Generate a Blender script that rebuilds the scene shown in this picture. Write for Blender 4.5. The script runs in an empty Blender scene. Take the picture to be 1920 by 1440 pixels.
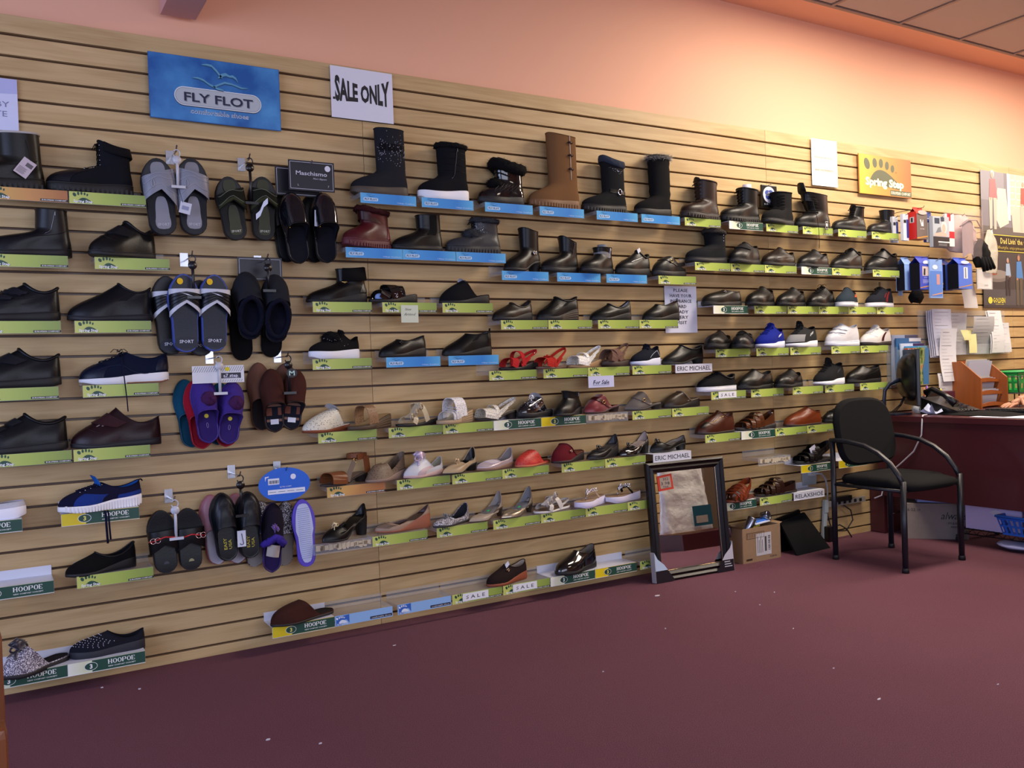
import bpy, bmesh, math, random
from mathutils import Vector, Matrix, noise
R_ = random.Random(7)
SC = bpy.context.scene
COL = SC.collection
PI = math.pi
# ------------------------------------------------------------------ camera, world, lights, exposure
cam = bpy.data.cameras.new('camera'); cam.sensor_width = 36; cam.lens = 36 * 1653.83 / 1920
cam.clip_start = .05; cam.clip_end = 60
co = bpy.data.objects.new('camera', cam); COL.objects.link(co); SC.camera = co
CR = Vector((0.85872996, -0.51116179, -0.03600679)); CU = Vector((0.03834452, -0.00597087, 0.99924674)); CD = Vector((0.51099174, 0.85946377, -0.01447289))
m = Matrix((CR, CU, -CD)).transposed().to_4x4(); m.translation = (0, -3.58036, 1.07389); co.matrix_world = m
w = bpy.data.worlds.new('world'); SC.world = w; w.use_nodes = True
w.node_tree.nodes['Background'].inputs[0].default_value = (.70, .80, 1.0, 1); w.node_tree.nodes['Background'].inputs[1].default_value = .5
SC.view_settings.view_transform = 'Standard'; SC.view_settings.look = 'None'; SC.view_settings.gamma = 1; SC.view_settings.exposure = 0.56
SC.view_settings.use_curve_mapping = False
LIGHTS = [  # ceiling troffers (warm): x, y, watts
    (5.95, -1.08, 42), (4.12, -1.08, 43), (8.39, -1.08, 42), (4.74, -4.1, 24)]
ZC = 3.098
def area(name, loc, rot, sx, sy, power, col):
    l = bpy.data.lights.new(name, 'AREA'); l.shape = 'RECTANGLE'; l.size = sx; l.size_y = sy; l.energy = power; l.color = col
    o = bpy.data.objects.new(name, l); o.location = loc; o.rotation_euler = rot; COL.objects.link(o); return o
for x, y, p in LIGHTS:
    area('troffer_light', (x, y, ZC - .02), (0, 0, 0), 1.15, .55, p, (1.0, .86, .71))
# daylight through the shop windows: front left and left
area('window_light', (-2.6, -3.2, 1.5), (0, -PI / 2, 0), 2.0, 3.6, 80, (.50, .60, 1.0))
area('window_light', (1.2, -6.8, 1.6), (PI / 2, 0, 0), 5.0, 2.0, 74, (.78, .80, 1.0))
# ------------------------------------------------------------------ materials
MC = {}
def lin(h):
    if not isinstance(h, str): return h
    c = [int(h[i:i + 2], 16) / 255 for i in (0, 2, 4)]
    return tuple(((v + .055) / 1.055) ** 2.4 if v > .04045 else v / 12.92 for v in c)
def newmat(name):
    mt = bpy.data.materials.new(name); mt.use_nodes = True
    return mt, mt.node_tree, mt.node_tree.nodes['Principled BSDF']
def bump(nt, b, scale, strength, dist=.002, kind='NOISE', vec=None, detail=3):
    tc = nt.nodes.new('ShaderNodeTexCoord')
    if kind == 'NOISE':
        t = nt.nodes.new('ShaderNodeTexNoise'); t.inputs['Scale'].default_value = scale; t.inputs['Detail'].default_value = detail; out = t.outputs['Fac']
    else:
        t = nt.nodes.new('ShaderNodeTexVoronoi'); t.inputs['Scale'].default_value = scale; out = t.outputs['Distance']
    nt.links.new(tc.outputs['Object'], t.inputs['Vector'])
    bp = nt.nodes.new('ShaderNodeBump'); bp.inputs['Strength'].default_value = strength; bp.inputs['Distance'].default_value = dist
    nt.links.new(out, bp.inputs['Height']); nt.links.new(bp.outputs[0], b.inputs['Normal'])
    return t
def M(kind, col='808080'):
    key = (kind, col)
    if key in MC: return MC[key]
    mt, nt, b = newmat(kind + '_' + (col if isinstance(col, str) else 'c')); MC[key] = mt
    c = lin(col); b.inputs['Base Color'].default_value = (*c, 1)
    I = b.inputs
    def mixcol(fac_out, c2, inv=False):
        mx = nt.nodes.new('ShaderNodeMix'); mx.data_type = 'RGBA'
        nt.links.new(fac_out, mx.inputs[0]); mx.inputs[6].default_value = (*c, 1); mx.inputs[7].default_value = (*c2, 1)
        nt.links.new(mx.outputs[2], I['Base Color'])
    if kind == 'leather': I['Roughness'].default_value = .36; I['Specular IOR Level'].default_value = .28; I['Base Color'].default_value = tuple(v * .72 for v in c) + (1,); bump(nt, b, 140, .25, .001)
    elif kind == 'patent': I['Roughness'].default_value = .1; I['Coat Weight'].default_value = .6; bump(nt, b, 25, .25, .002)
    elif kind == 'satin': I['Roughness'].default_value = .32; I['Sheen Weight'].default_value = .4; I['Metallic'].default_value = .25
    elif kind == 'foil': I['Roughness'].default_value = .3; I['Metallic'].default_value = .7; bump(nt, b, 60, .4, .002)
    elif kind in ('suede', 'fabric', 'mesh', 'plush'):
        b.inputs['Base Color'].default_value = tuple(v * .8 for v in c) + (1,)
        I['Roughness'].default_value = .92; I['Specular IOR Level'].default_value = .2
        if kind == 'suede': bump(nt, b, 220, .4, .0015)
        if kind == 'fabric': bump(nt, b, 500, .4, .001)
        if kind == 'mesh': bump(nt, b, 320, .7, .001, 'V')
        if kind == 'plush': bump(nt, b, 60, .9, .006)
    elif kind == 'glitter':
        t = nt.nodes.new('ShaderNodeTexVoronoi'); t.inputs['Scale'].default_value = 420
        tc = nt.nodes.new('ShaderNodeTexCoord'); nt.links.new(tc.outputs['Object'], t.inputs['Vector'])
        r = nt.nodes.new('ShaderNodeValToRGB'); r.color_ramp.elements[0].position = .55; r.color_ramp.elements[1].position = .75
        sp = nt.nodes.new('ShaderNodeSeparateColor'); nt.links.new(t.outputs['Color'], sp.inputs[0]); nt.links.new(sp.outputs[0], r.inputs[0])
        mixcol(r.outputs[0], (.75, .72, .8)); I['Roughness'].default_value = .3; bump(nt, b, 300, .8, .002, 'V')
    elif kind == 'perf':
        t = nt.nodes.new('ShaderNodeTexVoronoi'); t.inputs['Scale'].default_value = 130; t.inputs['Randomness'].default_value = .5
        tc = nt.nodes.new('ShaderNodeTexCoord'); nt.links.new(tc.outputs['Object'], t.inputs['Vector'])
        r = nt.nodes.new('ShaderNodeValToRGB'); r.color_ramp.elements[0].position = .22; r.color_ramp.elements[0].color = (1, 1, 1, 1); r.color_ramp.elements[1].position = .3; r.color_ramp.elements[1].color = (0, 0, 0, 1)
        nt.links.new(t.outputs['Distance'], r.inputs[0]); mixcol(r.outputs[0], tuple(v * .12 for v in c)); I['Roughness'].default_value = .5
    elif kind == 'rubber': I['Roughness'].default_value = .6; bump(nt, b, 90, .12, .001)
    elif kind == 'metal': I['Metallic'].default_value = 1; I['Roughness'].default_value = .25
    elif kind == 'paintmetal': I['Roughness'].default_value = .38; bump(nt, b, 200, .05, .0005)
    elif kind == 'paper': I['Roughness'].default_value = .8; bump(nt, b, 12, .15, .003)
    elif kind == 'card': I['Roughness'].default_value = .38
    elif kind == 'print': I['Roughness'].default_value = .45
    elif kind == 'plastic': I['Roughness'].default_value = .3; bump(nt, b, 60, .05, .001)
    elif kind == 'gem': I['Metallic'].default_value = .6; I['Roughness'].default_value = .08
    elif kind == 'clear':
        I['Roughness'].default_value = .08; I['Alpha'].default_value = .13; I['IOR'].default_value = 1.45
    elif kind == 'bag':
        I['Roughness'].default_value = .18; I['Alpha'].default_value = .55; bump(nt, b, 18, 1, .01)
    elif kind == 'film':
        I['Roughness'].default_value = .12; I['Alpha'].default_value = .25; bump(nt, b, 30, .9, .006)
    elif kind == 'film2':
        I['Roughness'].default_value = .12; I['Alpha'].default_value = .14; bump(nt, b, 30, .9, .006)
    elif kind == 'wallpaint': I['Roughness'].default_value = .75; bump(nt, b, 160, .12, .001)
    elif kind == 'skin':
        I['Roughness'].default_value = .5; I['Subsurface Weight'].default_value = .15; bump(nt, b, 120, .2, .001)
    elif kind == 'cardboard':
        t = bump(nt, b, 40, .15, .001); mixcol(t.outputs['Fac'], tuple(v * .82 for v in c)); I['Roughness'].default_value = .85
    elif kind == 'wood':
        tc = nt.nodes.new('ShaderNodeTexCoord'); mp = nt.nodes.new('ShaderNodeMapping'); mp.inputs['Scale'].default_value = (40, 40, 3)
        t = nt.nodes.new('ShaderNodeTexNoise'); t.inputs['Scale'].default_value = 1; t.inputs['Detail'].default_value = 5
        nt.links.new(tc.outputs['Object'], mp.inputs[0]); nt.links.new(mp.outputs[0], t.inputs['Vector']); mixcol(t.outputs['Fac'], tuple(v * .55 for v in c)); I['Roughness'].default_value = .4
    return mt
def grad(name, stops, rough=.4, axis=0, alt=None):   # a printed gradient running across the card
    if name in MC: return MC[name]
    mt, nt, b = newmat(name); MC[name] = mt
    tc = nt.nodes.new('ShaderNodeTexCoord'); sp = nt.nodes.new('ShaderNodeSeparateXYZ'); r = nt.nodes.new('ShaderNodeValToRGB')
    nt.links.new(tc.outputs['Object'], sp.inputs[0]); 
    mr = nt.nodes.new('ShaderNodeMapRange'); a, z_ = stops[0][0], stops[-1][0]
    mr.inputs[1].default_value = a; mr.inputs[2].default_value = z_
    nt.links.new(sp.outputs[axis], mr.inputs[0]); nt.links.new(mr.outputs[0], r.inputs[0])
    e = r.color_ramp.elements
    e[0].position = 0; e[0].color = (*lin(stops[0][1]), 1); e[1].position = 1; e[1].color = (*lin(stops[-1][1]), 1)
    for p, c in stops[1:-1]:
        n = e.new((p - a) / (z_ - a)); n.color = (*lin(c), 1)
    nt.links.new(r.outputs[0], b.inputs['Base Color']); b.inputs['Roughness'].default_value = rough
    return mt
def slat_mat():
    mt, nt, b = newmat('oak_slat')
    tc = nt.nodes.new('ShaderNodeTexCoord'); oi = nt.nodes.new('ShaderNodeObjectInfo')
    mp = nt.nodes.new('ShaderNodeMapping'); mp.inputs['Scale'].default_value = (1.0, 1, 11)
    cx = nt.nodes.new('ShaderNodeCombineXYZ'); mul = nt.nodes.new('ShaderNodeMath'); mul.operation = 'MULTIPLY'; mul.inputs[1].default_value = 37
    nt.links.new(oi.outputs['Random'], mul.inputs[0]); nt.links.new(mul.outputs[0], cx.inputs[0]); nt.links.new(mul.outputs[0], cx.inputs[2])
    nt.links.new(tc.outputs['Object'], mp.inputs[0])
    ad = nt.nodes.new('ShaderNodeVectorMath'); nt.links.new(mp.outputs[0], ad.inputs[0]); nt.links.new(cx.outputs[0], ad.inputs[1])
    n1 = nt.nodes.new('ShaderNodeTexNoise'); n1.inputs['Scale'].default_value = 1.3; n1.inputs['Detail'].default_value = 2; n1.inputs['Distortion'].default_value = .6
    nt.links.new(ad.outputs[0], n1.inputs['Vector'])
    ml = nt.nodes.new('ShaderNodeMath'); ml.operation = 'MULTIPLY'; ml.inputs[1].default_value = 24
    sn = nt.nodes.new('ShaderNodeMath'); sn.operation = 'SINE'
    nt.links.new(n1.outputs['Fac'], ml.inputs[0]); nt.links.new(ml.outputs[0], sn.inputs[0])
    mp2 = nt.nodes.new('ShaderNodeMapping'); mp2.inputs['Scale'].default_value = (6, 1, 260)
    nt.links.new(tc.outputs['Object'], mp2.inputs[0])
    n2 = nt.nodes.new('ShaderNodeTexNoise'); n2.inputs['Scale'].default_value = 1; n2.inputs['Detail'].default_value = 3
    nt.links.new(mp2.outputs[0], n2.inputs['Vector'])
    mr = nt.nodes.new('ShaderNodeMapRange'); mr.inputs[1].default_value = -1; mr.inputs[2].default_value = 1; mr.inputs[3].default_value = .0; mr.inputs[4].default_value = .28
    nt.links.new(sn.outputs[0], mr.inputs[0])
    a2 = nt.nodes.new('ShaderNodeMath'); a2.operation = 'MULTIPLY_ADD'; a2.inputs[1].default_value = .7
    nt.links.new(n2.outputs['Fac'], a2.inputs[0]); nt.links.new(mr.outputs[0], a2.inputs[2])
    r = nt.nodes.new('ShaderNodeValToRGB'); e = r.color_ramp.elements
    e[0].position = .15; e[0].color = (*lin('cdb07e'), 1); e[1].position = 1; e[1].color = (*lin('a98854'), 1)
    nt.links.new(a2.outputs[0], r.inputs[0])
    hs = nt.nodes.new('ShaderNodeHueSaturation'); nt.links.new(r.outputs[0], hs.inputs['Color'])
    mr2 = nt.nodes.new('ShaderNodeMapRange'); mr2.inputs[3].default_value = .93; mr2.inputs[4].default_value = 1.06
    nt.links.new(oi.outputs['Random'], mr2.inputs[0]); nt.links.new(mr2.outputs[0], hs.inputs['Value'])
    nt.links.new(hs.outputs[0], b.inputs['Base Color']); b.inputs['Roughness'].default_value = .5
    return mt
def carpet_mat():
    mt, nt, b = newmat('carpet')
    tc = nt.nodes.new('ShaderNodeTexCoord')
    def ns(s, d=4):
        t = nt.nodes.new('ShaderNodeTexNoise'); t.inputs['Scale'].default_value = s; t.inputs['Detail'].default_value = d
        nt.links.new(tc.outputs['Object'], t.inputs['Vector']); return t
    a, f, g = ns(.9), ns(330, 2), ns(60, 3)
    mx = nt.nodes.new('ShaderNodeMix'); mx.data_type = 'RGBA'; mx.inputs[6].default_value = (*lin('6f4753'), 1); mx.inputs[7].default_value = (*lin('7f5561'), 1)
    nt.links.new(a.outputs['Fac'], mx.inputs[0])
    m2 = nt.nodes.new('ShaderNodeMix'); m2.data_type = 'RGBA'; m2.blend_type = 'MULTIPLY'; m2.inputs[0].default_value = .7
    r = nt.nodes.new('ShaderNodeValToRGB'); r.color_ramp.elements[0].position = .3; r.color_ramp.elements[0].color = (.45, .45, .45, 1); r.color_ramp.elements[1].position = .65
    nt.links.new(f.outputs['Fac'], r.inputs[0]); nt.links.new(mx.outputs[2], m2.inputs[6]); nt.links.new(r.outputs[0], m2.inputs[7])
    nt.links.new(m2.outputs[2], b.inputs['Base Color']); b.inputs['Roughness'].default_value = .95; b.inputs['Specular IOR Level'].default_value = .1
    bp = nt.nodes.new('ShaderNodeBump'); bp.inputs['Strength'].default_value = .8; bp.inputs['Distance'].default_value = .006
    nt.links.new(f.outputs['Fac'], bp.inputs['Height']); nt.links.new(bp.outputs[0], b.inputs['Normal'])
    return mt
# ------------------------------------------------------------------ mesh builder
TXT = {}
def glyphs(s, bold=0., res=2):
    k = (s, bold, res)
    if k not in TXT:
        cu = bpy.data.curves.new('t', 'FONT'); cu.body = s; cu.size = 1; cu.resolution_u = res; cu.offset = bold; cu.align_x = 'LEFT'
        ob = bpy.data.objects.new('t', cu); COL.objects.link(ob)
        dg = bpy.context.evaluated_depsgraph_get(); me = bpy.data.meshes.new_from_object(ob.evaluated_get(dg))
        V = [(v.co.x, v.co.y) for v in me.vertices]; F = [tuple(p.vertices) for p in me.polygons]
        bpy.data.objects.remove(ob); bpy.data.curves.remove(cu); bpy.data.meshes.remove(me)
        TXT[k] = (V, F)
    return TXT[k]
class MB:
    def __init__(s): s.v = []; s.f = []; s.m = []; s.mats = []; s.sm = []; s.smooth = True; s.mt = 0
    def mat(s, mt):
        if mt not in s.mats: s.mats.append(mt)
        s.mt = s.mats.index(mt); return s
    def add(s, V, F, smooth=None):
        o = len(s.v); s.v += [tuple(p) for p in V]
        for f in F: s.f.append(tuple(i + o for i in f)); s.m.append(s.mt); s.sm.append(s.smooth if smooth is None else smooth)
        return s
    def box(s, c, d, rz=0, bev=0, ry=0):
        x, y, z = d[0] / 2, d[1] / 2, d[2] / 2
        V = [Vector((a * x, b * y, e * z)) for a in (-1, 1) for b in (-1, 1) for e in (-1, 1)]
        F = [(0, 1, 3, 2), (4, 6, 7, 5), (0, 4, 5, 1), (2, 3, 7, 6), (0, 2, 6, 4), (1, 5, 7, 3)]
        if bev:
            bm = bmesh.new(); vs = [bm.verts.new(p) for p in V]; [bm.faces.new([vs[i] for i in f]) for f in F]
            bmesh.ops.bevel(bm, geom=bm.edges[:], offset=min(bev, .45 * min(d)), segments=2, affect='EDGES', profile=.7)
            bm.verts.index_update(); V = [v.co.copy() for v in bm.verts]; F = [tuple(v.index for v in f.verts) for f in bm.faces]; bm.free()
        R = Matrix.Rotation(rz, 3, 'Z') @ Matrix.Rotation(ry, 3, 'Y')
        return s.add([R @ p + Vector(c) for p in V], F, False)
    def tube(s, pts, r, n=8, closed=False, caps=True, rf=None, flat=1.):
        pts = [Vector(p) for p in pts]; N = len(pts); V = []; F = []
        up = None
        for i, p in enumerate(pts):
            a = pts[(i - 1) % N] if (closed or i > 0) else p; b = pts[(i + 1) % N] if (closed or i < N - 1) else p
            t = (b - a).normalized() if (b - a).length > 1e-9 else Vector((0, 0, 1))
            if up is None: up = Vector((0, 0, 1)) if abs(t.z) < .9 else Vector((0, 1, 0))
            side = t.cross(up)
            if side.length < 1e-6: side = t.orthogonal()
            side.normalize(); up = side.cross(t).normalized()
            rr = rf(i / (N - 1)) * r if rf else r
            for j in range(n):
                an = 2 * PI * j / n; V.append(p + side * math.cos(an) * rr + up * math.sin(an) * rr * flat)
        for i in range(N if closed else N - 1):
            for j in range(n):
                a = i * n + j; b = i * n + (j + 1) % n; c = ((i + 1) % N) * n + (j + 1) % n; d = ((i + 1) % N) * n + j
                F.append((a, b, c, d))
        if caps and not closed: F.append(tuple(range(n))[::-1]); F.append(tuple(range((N - 1) * n, N * n)))
        return s.add(V, F)
    def grid(s, P, closeu=False, closev=False, smooth=None):
        a = len(P); b = len(P[0]); V = [p for r in P for p in r]; F = []
        for i in range(a if closeu else a - 1):
            for j in range(b if closev else b - 1):
                F.append((i * b + j, i * b + (j + 1) % b, ((i + 1) % a) * b + (j + 1) % b, ((i + 1) % a) * b + j))
        return s.add(V, F, smooth)
    def lathe(s, prof, c=(0, 0, 0), n=20, ax='Z'):
        P = []
        for r, z in prof:
            row = []
            for j in range(n):
                a = 2 * PI * j / n; p = Vector((r * math.cos(a), r * math.sin(a), z))
                if ax == 'Y': p = Vector((p.x, p.z, p.y))
                if ax == 'X': p = Vector((p.z, p.x, p.y))
                row.append(p + Vector(c))
            P.append(row)
        return s.grid(P, closev=True)
    def ball(s, c, r, n=8, m_=6, sc=(1, 1, 1)):
        P = [[(c[0] + sc[0] * r * math.sin(PI * i / m_) * math.cos(2 * PI * j / n), c[1] + sc[1] * r * math.sin(PI * i / m_) * math.sin(2 * PI * j / n), c[2] + sc[2] * r * math.cos(PI * i / m_)) for j in range(n)] for i in range(m_ + 1)]
        return s.grid(P, closev=True)
    # flat print in the XZ plane facing -Y at depth y
    def poly(s, P, y):
        V = [(p[0], y, p[1]) for p in P]; return s.add(V, [tuple(range(len(V)))], False)
    def rect(s, x0, z0, x1, z1, y): return s.poly([(x0, z0), (x1, z0), (x1, z1), (x0, z1)], y)
    def ell(s, cx, cz, a, b, y, rot=0, n=16):
        c, d = math.cos(rot), math.sin(rot)
        return s.poly([(cx + a * math.cos(t) * c - b * math.sin(t) * d, cz + a * math.cos(t) * d + b * math.sin(t) * c) for t in [2 * PI * i / n for i in range(n)]], y)
    def text(s, body, x, z, h, y, w=None, bold=0., shear=0., warp=None, res=2, cx=False, tilt=0.):
        V, F = glyphs(body, bold, res)
        if not V: return s
        x0 = min(v[0] for v in V); x1 = max(v[0] for v in V)
        sc = h / .7; sx = sc if w is None else w / (x1 - x0); off = -(x1 - x0) * sx / 2 if cx else 0
        Q = []
        for a, b in V:
            X = (a - x0) * sx + off; Z_ = b * sc
            if warp: Z_ = warp((a - x0) / (x1 - x0), b / .7) * h
            X += shear * Z_; X, Z_ = X * math.cos(tilt) - Z_ * math.sin(tilt), X * math.sin(tilt) + Z_ * math.cos(tilt)
            Q.append((x + X, y, z + Z_))
        return s.add(Q, F, False)
    def build(s, name, mt=None, parent=None, loc=None, rot=None, label=None):
        me = bpy.data.meshes.new(name); me.from_pydata(s.v, [], s.f)
        if mt is not None and not s.mats: s.mats = [mt]
        for q in s.mats: me.materials.append(q)
        me.polygons.foreach_set('material_index', s.m); me.polygons.foreach_set('use_smooth', s.sm); me.update()
        o = bpy.data.objects.new(name, me); COL.objects.link(o)
        if parent: o.parent = parent
        if loc: o.location = loc
        if rot: o.rotation_euler = rot
        if label: o['label'] = label
        return o
USED = {}
def tag(o, label, cat, group=None, kind=None):
    o['label'] = label; o['category'] = cat
    n = len(label.split()); assert 4 <= n <= 16, (n, label)
    if label in USED: print('DUPLABEL', label)
    USED[label] = 1
    if group: o['group'] = group
    if kind: o['kind'] = kind
    return o
def empty(name, loc=(0, 0, 0), rz=0, parent=None, rot=None):
    o = bpy.data.objects.new(name, None); o.empty_display_size = .05; o.location = loc; o.rotation_euler = rot or (0, 0, rz); COL.objects.link(o)
    if parent: o.parent = parent
    return o
def struct(o): o['kind'] = 'structure'; return o
def inst(mesh_obj, parent, name=None, loc=None):
    o = mesh_obj.copy(); COL.objects.link(o); o.parent = parent
    if name: o.name = name
    if loc: o.location = loc
    return o
# ------------------------------------------------------------------ room
S = .0762; Z0 = 2.3279                                    # slat pitch, height of the top groove
GZ = lambda k: Z0 - k * S
SLAT = slat_mat()
XL, XR, YF = -3.2, 9.2, -7.2
mb = MB(); mb.box(((XL + XR) / 2, .09, ZC / 2), (XR - XL, .1, ZC)); wb = struct(mb.build('wall_back', M('wallpaint', 'ebb392')))
mb = MB(); mb.box(((XL + XR) / 2, .03, 1.2), (XR - XL, .02, 2.398)); mb.build('backing', M('paintmetal', '4a2c16'), wb)
zs = [(Z0 + .0055, 2.3975)] + [(GZ(k + 1) + .0045, GZ(k) - .0045) for k in range(30)] + [(0.0, GZ(30) - .0045)]
seams = [XL, -1.01, 1.428, 3.866, 6.304, XR]
base = {}
for i, (a, b) in enumerate(zs):
    for j in range(5):
        x0, x1 = seams[j] + .0008, seams[j + 1] - .0008
        key = (round(b - a, 4), round(x1 - x0, 4))
        if key not in base:
            q = MB(); q.box((0, 0, 0), (x1 - x0, .02, b - a), bev=.0022); base[key] = q.build('slat', SLAT, wb)
            o = base[key]
        else:
            o = base[key].copy(); COL.objects.link(o); o.parent = wb
        o.location = ((x0 + x1) / 2, .01, (a + b) / 2)
q = MB(); q.box(((XL + XR) / 2, (YF + .14) / 2, -.05), (XR - XL, .14 - YF, .1)); struct(q.build('floor', carpet_mat()))
# ceiling: painted border, then a suspended grid of tiles
q = MB(); q.box(((XL + XR) / 2, -.060, ZC + .03), (XR - XL, .22, .06)); struct(q.build('trim_1', M('wallpaint', 'ebb392')))
tg = MB(); tx0 = XL + .05
ce = MB(); ce.box(((XL + XR) / 2, (YF - .17) / 2, ZC + .07), (XR - XL, -.17 - YF, .06)); ce = struct(ce.build('ceiling', M('paper', '8a7c74')))
T = .61; xs0 = 3.63 - 12 * T; tile = None
q = MB()
nx = int((XR - XL) / T) + 1
for i in range(nx + 1):
    x = xs0 + i * T
    if XL < x < XR: q.box((x, (YF - .17) / 2, ZC + .004), (.022, -.17 - YF, .008))
j = 0
while -.17 - j * T > YF: q.box(((XL + XR) / 2, -.18 - j * T, ZC + .0035), (XR - XL, .022, .008)); j += 1
q.build('ceiling_grid', M('paintmetal', '8b7a70'), ce)
def infix(x, y):
    return any(abs(x - a) < .62 and abs(y - b) < .32 for a, b, p in LIGHTS)
for i in range(nx + 1):
    for j in range(11):
        x = xs0 + (i + .5) * T; y = -.18 - (j + .5) * T
        if x - T / 2 < XL - .1 or x + T / 2 > XR + .1 or y - T / 2 < YF or infix(x, y): continue
        if tile is None:
            t = MB(); t.box((0, 0, 0), (T - .03, T - .03, .012), bev=.003); tile = t.build('ceiling_tile', M('paper', 'b8aca6'), ce); o = tile
        else: o = tile.copy(); COL.objects.link(o); o.parent = ce
        o.location = (x, y, ZC + .014)
def emis(name, c, s_):
    mt, nt, b = newmat(name); b.inputs['Emission Color'].default_value = (*c, 1); b.inputs['Emission Strength'].default_value = s_; b.inputs['Base Color'].default_value = (.8, .8, .8, 1); return mt
EM = emis('diffuser', (1, .85, .65), 3)
for n, (x, y, p) in enumerate(LIGHTS):
    t = empty('ceiling_light', (x, y, ZC)); tag(t, 'flat white recessed fluorescent troffer in the tiled ceiling', 'light', 'ceiling troffers out of frame')
    a = MB(); 
    for dx, dy, sx, sy in ((0, .29, 1.22, .03), (0, -.29, 1.22, .03), (.595, 0, .03, .61), (-.595, 0, .03, .61)): a.box((dx, dy, .005), (sx, sy, .02))
    a.build('frame', M('paintmetal', 'd8d0c8'), t)
    a = MB(); a.box((0, 0, .012), (1.16, .55, .006)); a.build('diffuser', EM, t)
# beam dropping from the ceiling, upper left
q = MB(); q.box((.688, -1.9, (2.487 + ZC) / 2 + .03), (.131, 3.8, ZC - 2.487 + .06), bev=.002); struct(q.build('trim_2', M('wallpaint', 'd3a09a')))
# side walls and the shop front behind the camera
q = MB(); q.box((XR + .05, YF / 2, ZC / 2), (.1, -YF, ZC)); struct(q.build('wall_right', M('wallpaint', 'e0a47c')))
q = MB(); q.box((6.6, YF - .05, ZC / 2), (XR - 4.0 + .0, .1, ZC)); struct(q.build('wall_front', M('wallpaint', 'e0a47c')))
q = MB()
for x in (XL, -1.4, .4, 2.2, 4.0): q.box((x, YF, ZC / 2), (.07, .08, ZC))
for z in (.15, 2.75): q.box(((XL + 4) / 2, YF, z), (4 - XL, .08, .3 if z < 1 else .7))
struct(q.build('window_1', M('paintmetal', '6a625c')))
q = MB()
for y in (-.6, -2.8, -5.0, YF): q.box((XL, y, ZC / 2), (.08, .07, ZC))
for z in (.15, 2.75): q.box((XL, YF / 2 - .3, z), (.08, -YF - .6, .3 if z < 1 else .7))
struct(q.build('window_2', M('paintmetal', '6a625c')))
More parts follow.
